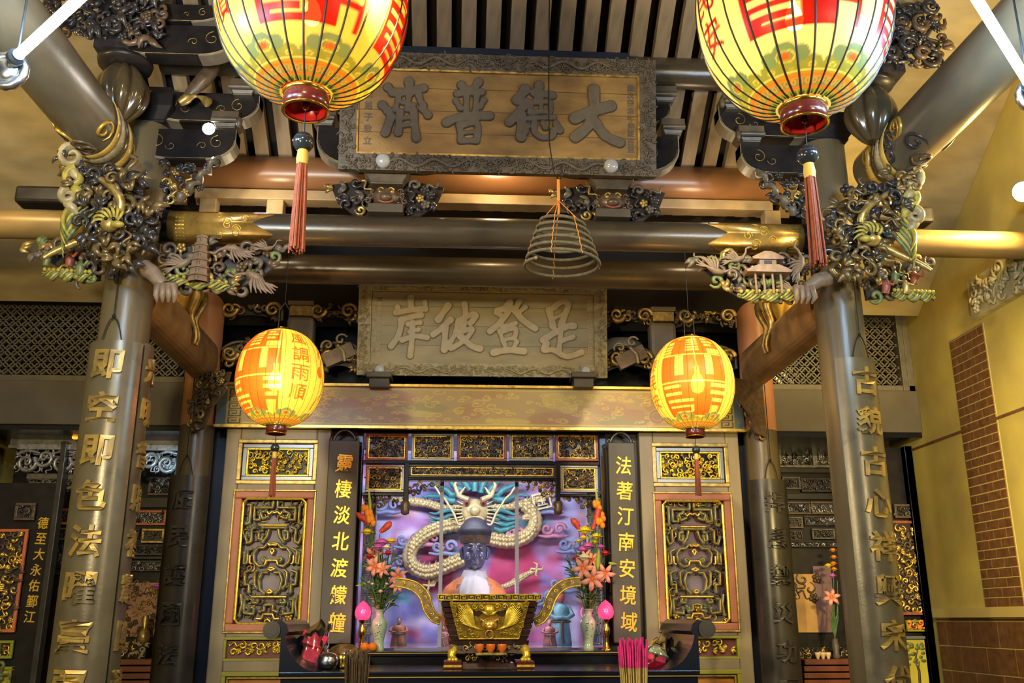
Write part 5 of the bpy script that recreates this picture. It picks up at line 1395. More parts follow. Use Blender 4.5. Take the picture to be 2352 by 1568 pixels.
def door_leaf(sd, pxs, label):
    s = -1 if sd == 'left' else 1
    Y = 7.10; F = FRONT(0, Y, 0)
    x0, x1 = pxs
    t = thing('altar_door', label, 'door', ((x0 + x1) / 2, Y, 0), 'altar doors')
    zt = 2.93
    ip = .135                         # stile width
    a, b = x0 + ip * .8, x1 - ip * .75
    up = (2.52, 2.83); mn = (1.47, 2.46); lo = (1.28, 1.43)
    m = MB()
    m.fbox(F, x0, a - .0, 0.05, zt, -.03, .045); m.fbox(F, b, x1, 0.05, zt, -.03, .045)
    for v0, v1 in ((up[1], zt), (mn[1], up[0]), (lo[1], mn[0]), (1.20, lo[0]), (0.05, .22)): m.fbox(F, a, b, v0, v1, -.03, .044)
    m.build('door_frame', 'door_tan', t, bevel=.010)
    m = MB(); rect_frame(m, F, a - .012, b + .012, up[0] - .012, up[1] + .012, .03, .03, .055); m.build('gilt_moulding', 'old_gold', t, bevel=.005)
    # upper relief panel
    m = MB(); m.fbox(F, a, b, *up, -.02, -.005); pp = m.build('upper_panel', 'black_lacquer', t)
    m = MB(); rect_frame(m, F, a + .02, b - .02, up[0] + .02, up[1] - .02, .03, -.01, .03); m.build('grey_frame', 'steel_grey', pp, bevel=.004)
    m = MB(); rect_frame(m, F, a + .05, b - .05, up[0] + .05, up[1] - .05, .014, -.01, .028); m.build('gold_frame', 'bright_gold', pp, bevel=.004)
    m = MB(); q = (a + .07, b - .07, up[0] + .065, up[1] - .065)
    carve(m, F, lambda u, v: True, (q[0], q[1], q[2], q[3]), .040, 80 + s, .02, (0, 0, 0, 1), 1.1, 0)
    m.build('gilt_relief', ['bright_gold', 'old_gold'], pp)
    # main openwork panel
    m = MB(); rect_frame(m, F, a - .01, b + .01, mn[0], mn[1], .055, -.01, .052); m.build('salmon_frame', 'salmon', t, bevel=.012)
    m = MB(); rect_frame(m, F, a - .02, b + .02, mn[0] - .01, mn[1] + .01, .014, .03, .058); m.build('gold_bead', 'old_gold', t, bevel=.004)
    m = MB(); m.fbox(F, a + .03, b - .03, mn[0] + .03, mn[1] - .03, -.06, -.05); m.build('backing', 'mauve_grey', t)
    m = MB()
    k = .055; u0, u1, v0, v1 = a + k, b - k, mn[0] + k, mn[1] - k; c = .03
    ring = [(u0 + c, v0), (u1 - c, v0), (u1, v0 + c), (u1, v1 - c), (u1 - c, v1), (u0 + c, v1), (u0, v1 - c), (u0, v0 + c)]
    m.tube([fp(F, *p, .04) for p in ring], .011, 8, closed=True, smooth=False)
    m.build('gold_rim', 'bright_gold', t)
    m = MB(); cu = (u0 + u1) / 2; hw = (u1 - u0) / 2 - .02; hh = v1 - v0 - .03
    for pts, kind in FRET:
        for q in (-1, 1):
            P = [(cu + q * x * hw, v1 - .015 - y * hh) for x, y in pts]
            R = []
            for i in range(len(P) - 1):
                for j in range(3): R.append((P[i][0] + (P[i + 1][0] - P[i][0]) * j / 3, P[i][1] + (P[i + 1][1] - P[i][1]) * j / 3))
            R.append(P[-1])
            if kind == 0:
                m.tube([fp(F, *p, .0) for p in R], .0125, 7, 0, flat=(F[3], 1.3)); m.tube([fp(F, *p, .015) for p in R], .0036, 5, 1)
                m.ell(fp(F, *R[-1], .004), .017, 8, 6, 0)
            else: m.tube([fp(F, *p, .012) for p in R], .0095, 7, 1, flat=(F[3], .9))
    carve(m, F, lambda u, v: ((u - cu) / hw) ** 2 + ((v - (v0 + v1) / 2) / hh * 2) ** 2 > .5, (u0 + .01, u1 - .01, v0 + .01, v1 - .01), .068, 90 + s, .01, (2, 2, 0, 1), .55, -.03)
    m.build('openwork', ['fret_green', 'gold', 'carve_brown'], t)
    # lower relief and bottom painted board
    m = MB(); m.fbox(F, a, b, *lo, -.02, 0.0); lp = m.build('lower_panel', 'brown_red', t)
    m = MB(); rect_frame(m, F, a - .005, b + .005, lo[0] - .005, lo[1] + .005, .018, -.01, .046); m.build('green_frame', 'green_trim', lp, bevel=.004)
    m = MB(); carve(m, F, lambda u, v: True, (a + .05, b - .05, lo[0] + .04, lo[1] - .04), .045, 70 + s, .015, (0,), 1.1, .005); m.build('gilt_relief', 'bright_gold', lp)
    m = MB(); m.fbox(F, a, b, .22, 1.20, -.02, .0); bp = m.build('bottom_panel', 'burl', t)
    m = MB(); rect_frame(m, F, a - .005, b + .005, .215, 1.205, .03, -.01, .046); m.build('green_frame', 'green_trim', bp, bevel=.004)
    m = MB(); rect_frame(m, F, a + .028, b - .028, .25, 1.17, .014, -.01, .03); m.build('yellow_frame', 'carve_yellow', bp, bevel=.004)
    return t
door_leaf('left', (-1.905, -1.135), 'tan altar door with openwork panel left of the altar, below the 風調雨順 lantern')
door_leaf('right', (1.195, 1.965), 'tan altar door with openwork panel right of the altar, below the emblem lantern')
for s in (-1, 1):
    m = MB(); x = -1.99 if s < 0 else 2.03
    m.box(x - .06, x + .06, 7.185, 7.29, 0, 2.93); tag(m.build('door_post', 'navy', bevel=.006), 'dark navy post at the outer edge of the %s altar door' % ('left' if s < 0 else 'right'), 'post', 'door posts')
# couplet boards flanking the altar opening
def couplet(sd, px0, px1, chars, label):
    Y = 7.02; F = FRONT(0, Y, 0); a, b = at(px0, 1015, Y), at(px1, 1015, Y); zb = at(800, 1478, Y).z; x0, x1 = a.x, b.x; zt = at(800, 1012, Y).z
    t = thing('couplet_board', label, 'couplet board', ((x0 + x1) / 2, Y, zb))
    m = MB(); m.fbox(F, x0, x1, zb, zt, -.02, .02); m.build('board', 'couplet_board', t, bevel=.006)
    n = len(chars); zt_c, zb_c = zt - .08, zb + .05
    for i, ch in enumerate(chars):
        m = MB(); text_flat(m, F, ch, (x0 + x1) / 2 + .01, zt_c - (zt_c - zb_c) * (i + .5) / n, .118, .135, .006, .012, .02, shear=.10)
        m.build('gold_character', 'gold_text', t)
    m = MB(); c = (x0 + x1) / 2
    m.tube([fp(F, c - .08 + .16 * q, zt + .005 + .075 * sin(pi * q) ** .6, .0) for q in (i / 14 for i in range(15))], .011, 7)
    for q in (-1, 1): m.tube(spiral(F, c + q * .085, zt + .015, .022, .8, -pi / 2, q, 8, 0), .009, 6)
    m.build('iron_hanger', 'carve_dark', t)
couplet('left', 757, 826, '靈棲淡北渡艨艟', 'dark couplet board of gold letters 靈棲淡北渡艨艟 left of the altar opening')
couplet('right', 1396, 1456, '法著汀南安境域', 'dark couplet board of gold letters 法著汀南安境域 right of the altar opening')

# ---------------------------------------------------------------- carved altar frame
t = altar_t = thing('altar_screen', 'dark carved wooden frame of relief panels round the glazed altar', 'altar screen', (0, 7.2, 1.3))
YA = 7.18; FA = FRONT(0, YA, 0)
def U_(px, py, Y=YA): p = at(px, py, Y); return p.x, p.z
xl, xr = U_(836, 1000)[0], U_(1374, 1000)[0]; ztp = 2.93
m = MB()
m.fbox(FA, xl - .05, xl, 0, ztp, -.06, .05); m.fbox(FA, xr, xr + .05, 0, ztp, -.06, .05); m.fbox(FA, xl - .05, xr + .05, ztp - .02, ztp + .03, -.06, .05)
zr2 = U_(1100, 1064)[1]; zr3 = U_(1100, 1100)[1]
m.fbox(FA, xl, xr, zr2 - .014, zr2 + .014, -.05, .04)
za, zb2 = U_(880, 1136)[1], 0
x2, x3 = U_(934, 1100)[0], U_(1280, 1100)[0]
for x in (x2, x3): m.fbox(FA, x - .018, x + .018, U_(930, 1160)[1], zr2, -.05, .045)
m.fbox(FA, x2, x3, zr3 - .016, zr3 + .008, -.05, .04); m.fbox(FA, xl, x2, za - .012, za + .012, -.05, .04); m.fbox(FA, x3, xr, za - .012, za + .012, -.05, .04)
m.build('frame_rails', 'black_lacquer', t, bevel=.005)
def relief_panel(px0, px1, py0, py1, trim, seed, dense=.034):
    a = U_(px0, py1); b = U_(px1, py0); u0, v0, u1, v1 = a[0], a[1], b[0], b[1]
    m = MB(); m.fbox(FA, u0, u1, v0, v1, -.03, -.015); p = m.build('relief_panel', 'panel_back', t)
    m = MB(); rect_frame(m, FA, u0, u1, v0, v1, .020, -.03, .028); m.build('panel_trim', trim, p, bevel=.004)
    m = MB(); rect_frame(m, FA, u0 + .021, u1 - .021, v0 + .021, v1 - .021, .006, -.02, .02); m.build('gold_line', 'gold', p)
    m = MB(); carve(m, FA, lambda u, v: True, (u0 + .025, u1 - .02, v0 + .03, v1 - .015), dense, seed, .022, (0, 0, 1, 2), 1.15, -.005)
    m.build('gilt_relief', ['old_gold', 'carve_brown', 'carve_dark'], p)
for a, b, tr, sd in ((839, 938, 'carve_red', 1), (944, 1043, 'steel_grey', 2), (1049, 1164, 'brown_red', 3), (1169, 1269, 'steel_grey', 4), (1276, 1372, 'carve_red', 5)): relief_panel(a, b, 996, 1059, tr, sd)
relief_panel(839, 930, 1068, 1131, 'steel_grey', 6); relief_panel(1286, 1372, 1070, 1131, 'steel_grey', 7)
relief_panel(938, 1276, 1069, 1098, 'carve_dark', 8, .030)
for px0, px1, py0, h, flip, sd in ((838, 932, 1141, 26, 0, 1), (1284, 1374, 1141, 26, 1, 2), (938, 1016, 1106, 32, 0, 3), (1204, 1277, 1106, 36, 1, 4)):
    a = U_(px0, py0); b = U_(px1, py0 + h); L = b[0] - a[0]; H = a[1] - b[1]
    P = [(a[0], a[1]), (a[0], a[1] - H), (a[0] + L * .35, a[1] - H * .95), (a[0] + L * .6, a[1] - H * .55), (a[0] + L, a[1] - H * .25), (b[0], a[1])]
    if flip: P = [(a[0] + b[0] - u, v) for u, v in P]
    m = MB(); carve(m, FA, in_poly(P), pbox(P), .036, 50 + sd, .02, (0, 0, 1, 2), 1.3, -.01); m.prism(FA, P if flip else P[::-1], -.02, -.005, 2) if False else None
    m.build('hanging_fretwork', ['carve_brown', 'old_gold', 'carve_dark'], t)
for px in (931, 1281):
    u, v = U_(px, 1166); m = MB(); o = (u, YA - .02, v)
    m.lathe([(.012, -.055), (.030, -.045), (.034, -.015), (.028, .0), (.036, .02), (.030, .045), (.020, .05)], o, 12); m.build('pendant_bud', 'carve_brown', t)

for x0, x1 in ((-1.15, xl - .045), (xr + .045, 1.21)):
    m = MB(); m.box(x0, x1, 7.12, 7.17, 0, 2.94); tag(m.build('filler_board', 'dark_wood'), 'dark board behind the %s couplet board' % ('left' if x0 < 0 else 'right'), 'board', 'filler boards')
for s, pxc in ((-1, 848), (1, 1362)):     # pale fret strips standing inside the altar
    xx = at(pxc, 1250, 7.55).x; Fq = FRONT(xx, 7.55, 1.36); m = MB(); m.fbox(Fq, -.05, .05, 0, 1.5, -.02, 0); z = .01; k = 0
    m.mi = 1
    while z < 1.45:
        for a, b, c_, d_ in ((-.045, -.037, 0, .07), (.037, .045, 0, .07), (-.02, -.012, .0, .055), (.012, .02, .015, .07), (-.045, .02, .06, .068), (-.02, .045, 0, .008)): m.fbox(Fq, a, b, z + c_, z + d_, 0, .008)
        z += .075
    tag(m.build('fret_post', ['pale_lilac', 'mum_white']), 'pale post with a white fret pattern just inside the %s edge of the altar' % ('left' if s < 0 else 'right'), 'post', 'fret posts')
# altar interior
for b in ((-1.35, -1.30, 7.25, 9.25, 0, 3.1), (1.30, 1.35, 7.25, 9.25, 0, 3.1)):
    m = MB(); m.box(*b); tag(m.build('altar_side_panel', 'mauve_panel', bevel=.004), 'mauve side panel inside the %s of the glazed altar' % ('left' if b[0] < 0 else 'right'), 'panel')
m = MB(); m.box(-1.35, 1.35, 7.25, 9.25, 3.1, 3.14); tag(m.build('altar_roof_panel', 'dark_wood'), 'dark roof panel inside the altar', 'panel')
rnd = random.Random(21)
cm = Canvas(420, 330, (0.34, 0.16, 0.32))
pal = [(0.50, 0.14, 0.30), (0.42, 0.22, 0.46), (0.26, 0.24, 0.55), (0.18, 0.17, 0.42), (0.50, 0.28, 0.50), (0.36, 0.06, 0.18), (0.44, 0.38, 0.62), (0.16, 0.28, 0.42)]
for i in range(230):
    x, y = rnd.uniform(0, 420), rnd.uniform(0, 330)
    k = pal[rnd.randrange(8)] if y > 90 else pal[rnd.choice((3, 5, 0, 2))]
    cm.disc(x, y, rnd.uniform(10, 42), rnd.uniform(6, 20), k)
for i in range(60):
    x, y = rnd.uniform(0, 420), rnd.uniform(0, 330); k = rnd.choice(((0.12, 0.34, 0.40), (0.55, 0.30, 0.34), (0.60, 0.5, 0.7), (0.40, 0.05, 0.12)))
    for j in range(3): cm.disc(x + 14 * j, y + 4 * (j % 2), 10, 6, k)
for x, y, rx, ry in ((265, 150, 40, 60), (150, 165, 28, 36)): cm.disc(x, y, rx, ry, (0.55, 0.05, 0.14))
for x in (60, 340): cm.rect(x, x + 22, 60, 330, (0.42, 0.40, 0.62))
tm = thing('altar_mural', 'pink and violet cloud mural with a raised gilt dragon behind the statue', 'mural', (0, 8.95, 2.0))
m = MB(); m.box(-1.3, 1.3, 9.0, 9.05, .9, 3.1); m.build('back_board', 'mauve_panel', tm)
for _ in range(2): cm.a = (cm.a + np.roll(cm.a, 3, 0) + np.roll(cm.a, -3, 0) + np.roll(cm.a, 3, 1) + np.roll(cm.a, -3, 1) + np.roll(cm.a, 5, 1) + np.roll(cm.a, -5, 0)) / 7
_r = np.random.RandomState(4); _n = _r.rand(42, 53, 1).repeat(8, 0).repeat(8, 1)[:330, :420]
for _ in range(3): _n = (_n + np.roll(_n, 4, 0) + np.roll(_n, -4, 0) + np.roll(_n, 4, 1) + np.roll(_n, -4, 1)) / 5
cm.a = np.clip(cm.a * (.55 + .9 * _n) + .03 * (_r.rand(330, 420, 1) - .5), 0, 1)
painted_grid('painted_clouds', lambda u, v: (-1.3 + 2.6 * u, 8.98 + .012 * sin(u * 31 + v * 17) * sin(v * 23), .95 + 2.12 * v), 240, 190, cm, 'mural_paint', tm, loc=(0, 8.98, 2.0))
YM = 8.9; FM = FRONT(0, YM, 0)
def M_(px, py): p = at(px, py, YM); return p.x, p.z
def mtube(pts, r, mat, name, par, n=8, taper=True, scale=False):
    P = [Vector((*M_(*p), 0)) for p in pts]; Q = []
    for i in range(len(P) - 1):
        p0, p1, p2, p3 = P[max(i - 1, 0)], P[i], P[i + 1], P[min(i + 2, len(P) - 1)]
        for k in range(6):
            q = k / 6; Q.append(.5 * ((2 * p1) + (p2 - p0) * q + (2 * p0 - 5 * p1 + 4 * p2 - p3) * q * q + (3 * p1 - p0 - 3 * p2 + p3) * q ** 3))
    Q.append(P[-1]); k = len(Q)
    return [fp(FM, q.x, q.y, r * .6) for q in Q], [r * ((1 - .6 * abs(2 * i / (k - 1) - 1)) if taper else 1) * (1 + (.12 if scale and i % 2 else 0)) for i in range(k)]
dr = MB()
for pts, r, tp in (([(1060, 1168), (1020, 1168), (980, 1156), (930, 1150), (905, 1140)], .038, False), ([(1130, 1168), (1190, 1160), (1222, 1152), (1250, 1140)], .038, False),
               ([(1085, 1205), (1040, 1206), (1000, 1216), (970, 1232), (948, 1255), (940, 1280), (952, 1304), (985, 1314), (1030, 1298), (1075, 1278)], .062, False),
               ([(1205, 1160), (1225, 1180), (1228, 1206), (1208, 1232), (1170, 1244), (1128, 1238), (1105, 1225)], .062, False), ([(1140, 1352), (1175, 1340), (1205, 1322), (1232, 1308)], .035, True), ([(985, 1345), (1005, 1325), (1000, 1310)], .03, True), ([(1200, 1152), (1215, 1165), (1215, 1185), (1200, 1190)], .05, True)):
    a, b = mtube(pts, r, None, None, None, 10, tp, True); dr.tube(a, b, 10, 0)
    for i in range(0, len(a)):
        for q in (-.5, .1, .6): dr.ell(Vector(a[i]) + Vector((0, -b[i] * (.95 - .3 * abs(q)), b[i] * q)), b[i] * .30, 6, 4, 0)
        if i % 2 == 0: dr.tube([Vector(a[i]) + Vector((0, 0, b[i] * .8)), Vector(a[i]) + Vector((.012, 0, b[i] * 1.55))], [b[i] * .22, .002], 5, 1)
for px, py in ((905, 1140), (1250, 1142), (1232, 1308), (985, 1345)):
    u, v = M_(px, py)
    for k in range(4): dr.tube([fp(FM, u, v, .03), fp(FM, u + .05 * cos(k * 1.5), v + .05 * sin(k * 1.5), .05), fp(FM, u + .075 * cos(k * 1.5 + .5), v + .075 * sin(k * 1.5 + .5), .03)], [.014, .012, .002], 6, 0)
dr.build('dragon_body', ['pale_gilt', 'teal_paint'], tm)
hd = MB()
cx, cz = M_(1090, 1172); G = frame((cx, YM - .08, cz), (1, 0, 0), (0, 0, 1)); s = .3
hd.ell(fp(G, 0, -.02, 0), (.13, .09, .12), 16, 10, 0); hd.ell(fp(G, 0, -.02, .10), (.05, .05, .045), 12, 8, 0); hd.ell(fp(G, 0, -.10, .07), (.10, .06, .04), 12, 8, 0)
for q in (-1, 1):
    hd.ell(fp(G, q * .075, .05, .08), .028, 10, 8, 2); hd.ell(fp(G, q * .075, .045, .106), .012, 8, 6, 3)
    hd.tube([fp(G, q * .06, .08, .08), fp(G, q * .15, .12, .06), fp(G, q * .19, .22, .05), fp(G, q * .15, .30, .05)], [.026, .024, .018, .006], 8, 0)
    hd.tube([fp(G, q * .15, .12, .06), fp(G, q * .09, .20, .06)], [.02, .006], 7, 0)
    hd.tube([fp(G, q * (.06 + .10 * sin(i * .5)), -.12 - .03 * sin(i * .9), .10) if i < 4 else fp(G, q * (.10 + .045 * (i - 2)), -.12 + .07 * (i - 3) - (.0 if i < 7 else .03), .10) for i in range(9)], .011, 7, 0)
    for k in range(7):
        a = .25 + k * .28; hd.tube([fp(G, q * (.11 + .03 * j * cos(a - .6)), -.03 + .11 * sin(a - .9) + .012 * j * (a - 1), .03) for j in range(5)], [.010 - .0016 * j for j in range(5)], 5, 0)
for k in range(9):
    a = .2 + (pi - .4) * k / 8
    hd.tube([fp(G, cos(a) * (.14 + .075 * j + .02 * sin(j * 2 + k)) * 1.15, .06 + sin(a) * (.12 + .06 * j) + .02 * cos(j * 2 + k), -.01) for j in range(5)], [.030, .034, .030, .02, .006], 7, 1)
for q in (-1, 1):
    for k in range(4): hd.tube([fp(G, q * (.18 + .06 * j), -.02 - .05 * k + .02 * sin(j * 1.5 + k), -.03) for j in range(5)], [.022, .026, .022, .015, .005], 6, 1)
hd.build('dragon_head', ['pale_gilt', 'teal_paint', 'carve_red', 'black_lacquer'], tm)
m = MB()
for px, py, k in ((985, 1235, 0), (1175, 1225, 0), (1160, 1228, 0), (905, 1290, 1), (940, 1240, 1), (1020, 1255, 1), (1260, 1160, 1), (1310, 1250, 1), (1290, 1340, 1), (890, 1160, 1), (1330, 1300, 1), (1270, 1215, 0), (900, 1330, 0), (1245, 1370, 1)):
    u, v = M_(px, py)
    for q in (-1, 1): m.tube(spiral(FM, u + q * .06, v, .055, 1.2, 0, q, 14, .03), [.022 * (1 - .04 * i) for i in range(15)], 6, k, cap=False)
    m.tube([fp(FM, u - .14 + .07 * i, v - .06 - .01 * (i % 2), .02) for i in range(5)], [.01, .02, .024, .02, .008], 6, k)
m.build('relief_clouds', ['pink_cloud', 'teal_cloud'], tm)
m = MB(); u, v = M_(1243, 1152); G = frame((u, YM - .05, v), (.97, 0, .22), (-.22, 0, .97))
rect_frame(m, G, -.085, .085, -.075, .075, .016, 0, .02, 0); text_flat(m, G, '王', 0, 0, .095, .095, .02, .02, 0, 0); m.build('seal_emblem', 'pale_gilt', tm)

# ---------------------------------------------------------------- statue behind the glass
YS = 8.05
def S_(px, py, Y=YS): return at(px, py, Y)
ch = S_(1092, 1308); top_ = S_(1090, 1200); sh = S_(1090, 1338); hz = ch.z
t = thing('deity_statue', 'dark-faced seated statue in a black hat, white scarf and orange robe behind glass', 'statue', (ch.x, YS, 1.36))
hc = Vector((S_(1090, 1272).x, YS - .05, (S_(1090, 1272).z)))
fh = (S_(1090, 1245).z - ch.z)       # brow to chin
# body: one lofted surface with head
m = MB(); rings = []
def ring(z, rx, ry, dy=0, dx=0, n=36, face=0):
    V = []
    for j in range(n):
        a = 2 * pi * j / n - pi / 2
        V.append(Vector((hc.x + dx + rx * cos(a), YS + dy + ry * sin(a), z)))
    return V
z0 = 1.36; zs = sh.z
sw = (S_(1165, 1350).x - S_(1012, 1350).x) / 2
spec = [(z0, sw * .92, .24, .02), (z0 + .05, sw * .93, .25, .02), (zs - .22, sw * .98, .24, .0), (zs - .10, sw * 1.0, .20, .0), (zs - .03, sw * .86, .17, .0), (zs + .02, sw * .62, .14, -.0), (zs + .05, sw * .40, .11, -.01),
        (zs + .075, .088, .085, -.02), (hz - .005, .074, .078, -.03)]
hw = .098; HH = fh * 1.55
prof = [(0, .035, .045), (.03, .060, .075), (.10, .076, .096), (.2, .088, .108), (.33, .095, .113), (.48, .098, .116), (.6, .098, .115), (.75, .094, .110), (.9, .075, .09), (1.0, .03, .04)]
V = []; n = 36
for z, rx, ry, dy in spec: V += ring(z, rx, ry, dy)
for q, rx, ry in prof: V += ring(hz + HH * q, rx, ry, -.04)
# press the face: eyes, nose, mouth, chin
def facemod(p):
    q = (p.z - hz) / HH; x = (p.x - hc.x) / hw; f = max(0, -(p.y - (YS - .04)) / .11)
    return p
F_ = [(i * n + j, i * n + (j + 1) % n, (i + 1) * n + (j + 1) % n, (i + 1) * n + j) for i in range(len(V) // n - 1) for j in range(n)]
nb = len(spec)
m.add(V, [f for f in F_ if f[0] < (nb - 3) * n], True, 1); m.add(V, [f for f in F_ if f[0] >= (nb - 3) * n], True, 0)
fy = YS - .04
def face_el(x, q, r, dep, mi=0): m.ell((hc.x + x, fy - .112 + dep, hz + HH * q), r, 12, 8, mi)
m.tube([(hc.x, fy - .108, hz + HH * .56), (hc.x, fy - .122, hz + HH * .42), (hc.x, fy - .135, hz + HH * .32), (hc.x, fy - .118, hz + HH * .28)], [.012, .014, .019, .012], 10, 0)
for s in (-1, 1):
    face_el(s * .016, .305, (.013, .014, .011), .000)                      # nostrils
    face_el(s * .040, .475, (.023, .012, .009), .010, 2)                  # eyes
    face_el(s * .040, .472, (.008, .008, .0075), .000, 3)
    m.tube([(hc.x + s * (.014 + .016 * i), fy - .118 + .010 * i * i * .35, hz + HH * (.55 + .018 * sin(i * .9))) for i in range(4)], [.008, .009, .008, .004], 7, 0)
    m.tube([(hc.x + s * (.018 + .014 * i), fy - .117 + .010 * i * i * .3, hz + HH * (.445 - .006 * sin(i))) for i in range(4)], .005, 6, 0)
    face_el(s * .052, .30, (.030, .02, .034), .022)                        # cheeks
    m.tube([(hc.x + s * .097, fy + .0, hz + HH * .52), (hc.x + s * .112, fy + .01, hz + HH * .45), (hc.x + s * .108, fy + .01, hz + HH * .32), (hc.x + s * .096, fy + .0, hz + HH * .24)], [.010, .018, .016, .012], 8, 0)   # ears
face_el(0, .175, (.030, .012, .008), .010); face_el(0, .145, (.026, .012, .009), .012)   # lips
face_el(0, .06, (.026, .02, .022), .03)                                   # chin
m.build('body', ['statue_face', 'robe_orange', 'carve_ivory', 'black_lacquer'], t)
# robe folds and white scarf
m = MB()
for k in range(11):
    a = -1.15 + 2.3 * k / 10
    if abs(a) < .3: continue
    pts = []
    for i in range(10):
        q = i / 9; z = zs - .02 - (zs - z0) * q; rx = sw * (.76 + .26 * sin(q * 2.2)); ry = .165 + .10 * q
        aa = a * (.72 + .32 * q); pts.append((hc.x + rx * sin(aa), YS - ry * cos(aa), z))
    m.tube(pts, [.012 + .008 * sin(i * 2 + k) for i in range(10)], 7, k % 2)
m.build('robe_folds', ['robe_orange', 'salmon'], t)
m = MB(); ns, nr = 14, 9; V = []
for i in range(nr):
    q = i / (nr - 1); z = zs + .065 - .24 * q; w = .070 + .055 * sin(pi * min(1, q * .8 + .08)); ry = .10 + .13 * q ** .6
    for j in range(ns):
        x = -1 + 2 * j / (ns - 1); V.append((hc.x + w * x, YS - ry * sqrt(max(.05, 1 - (x * .75) ** 2)) - .03 - .008 * sin(x * 14 + q * 5), z - .035 * abs(x) * (1 - q)))
m.add(V, [(i * ns + j, i * ns + j + 1, (i + 1) * ns + j + 1, (i + 1) * ns + j) for i in range(nr - 1) for j in range(ns - 1)], True)
m.lathe([(.125, zs + .01), (.112, zs + .05), (.096, zs + .085), (.088, zs + .10), (.080, zs + .09)], (hc.x, YS - .03, 0), 28)
o = m.build('white_scarf', 'scarf_white', t); sm = o.modifiers.new('thick', 'SOLIDIFY'); sm.thickness = .012
m = MB(); oo = (hc.x + .0, YS - .275, zs - .19)
m.lathe([(.062, 0), (.07, .012), (.05, .022), (.03, .016), (.02, .028), (.001, .03)], oo, 18, axis=(0, -1, .1)); m.build('jade_medallion', 'celadon', t)
# hat
zh = hz + HH * .60; m = MB(); hr = .118
m.lathe([(hr, 0), (hr * 1.06, .03), (hr * 1.18, .085), (hr * 1.22, .11), (hr * 1.10, .125), (hr * .95, .15), (hr * .66, .195), (hr * .3, .215), (.001, .22)], (hc.x, fy, zh), 32, 0)
m.lathe([(hr * 1.02, -.002), (hr * 1.09, .03), (hr * 1.16, .062)], (hc.x, fy, zh), 32, 1)
m.build('hat', ['hat_black', 'carve_brown'], t)

def small_statue(label, px, py0, py1, Y, robe, face, sash, w=1.0, arms=True):
    b, tp = at(px, py1, Y), at(px, py0, Y); h = tp.z - 1.352; x = b.x; z = 1.352
    t = thing('small_statue', label, 'statue', (x, Y, z))
    m = MB(); P = [(.19, 0), (.20, .02), (.175, .25), (.15, .45), (.15, .58), (.145, .68), (.10, .755), (.045, .785), (.04, .81)]
    m.lathe([(r * h * w, q * h) for r, q in P], (x, Y, z), 20, 0)
    m.ell((x, Y - .01, z + h * .89), (h * .085, h * .092, h * .115), 14, 10, 1)
    for s in (-1, 1):
        if arms: m.tube([(x + s * h * .15 * w, Y, z + h * .70), (x + s * h * .21 * w, Y - .03, z + h * .56), (x + s * h * .10 * w, Y - h * .18, z + h * .50), (x, Y - h * .2, z + h * .52)], [h * .04, h * .05, h * .042, h * .03], 10, 0)
        m.ell((x + s * h * .03, Y - h * .09, z + h * .905), h * .012, 6, 5, 2)
    m.ell((x, Y - h * .10, z + h * .875), (h * .016, h * .018, h * .022), 8, 6, 1)
    m.build('body', [robe, face, 'black_lacquer'], t)
    m = MB(); m.lathe([(h * .088, h * .93), (h * .095, h * .97), (h * .05, h * 1.03), (h * .001, h * 1.05)], (x, Y, z), 14); m.build('headdress', sash, t)
    m = MB(); m.tube([(x + h * .17 * w * cos(a), Y + h * .165 * w * sin(a), z + h * .44) for a in (2 * pi * i / 16 for i in range(16))], h * .025, 6, closed=True)
    m.tube([(x, Y - h * .19 * w, z + h * .44), (x, Y - h * .20 * w, z + h * .2), (x + .01, Y - h * .22 * w, z + h * .04)], [h * .025, h * .03, h * .035], 6); m.build('sash', sash, t)
small_statue('standing small statue with a red face and blue robe at the right inside the altar', 1289, 1358, 1480, 7.9, 'robe_blue', 'face_red', 'carve_brown', 1.05)
small_statue('seated small statue in a pink robe in front of the blue robed statue', 1263, 1425, 1484, 7.7, 'robe_pink', 'face_tan', 'carve_ivory', 1.5)
small_statue('small rust robed statue beside the left flower vase inside the altar', 915, 1420, 1484, 7.8, 'robe_rust', 'face_tan', 'carve_brown', 1.6)
small_statue('tiny salmon robed statue just left of the bronze burner', 1018, 1440, 1484, 7.7, 'robe_pink', 'face_tan', 'old_gold', 1.5)
# glass panes
gx = [xl, U_(1011, 1300)[0], U_(1192, 1300)[0], xr]
for i, nm in enumerate(('left', 'middle', 'right')):
    m = MB(); m.box(gx[i] + .004, gx[i + 1] - .004, 7.42, 7.428, 1.36, 2.78); tg = m.build('glass_pane', 'glass', altar_t)
    if i: m = MB(); m.box(gx[i] - .014, gx[i] + .014, 7.408, 7.44, 1.355, 2.80); m.build('edge_strip', 'pale_lilac', tg)
lamp('AREA', (-.1, 7.62, 3.02), 42, (0.86, 0.86, 1.0), 1.6, (0, 8.9, 1.9), 'altar_strip_light', sy=.25)
lamp('POINT', (.25, 7.6, 1.75), 5, (1.0, .80, .85), .1, name='altar_fill_light')  # low fill added inside the altar, no candle there

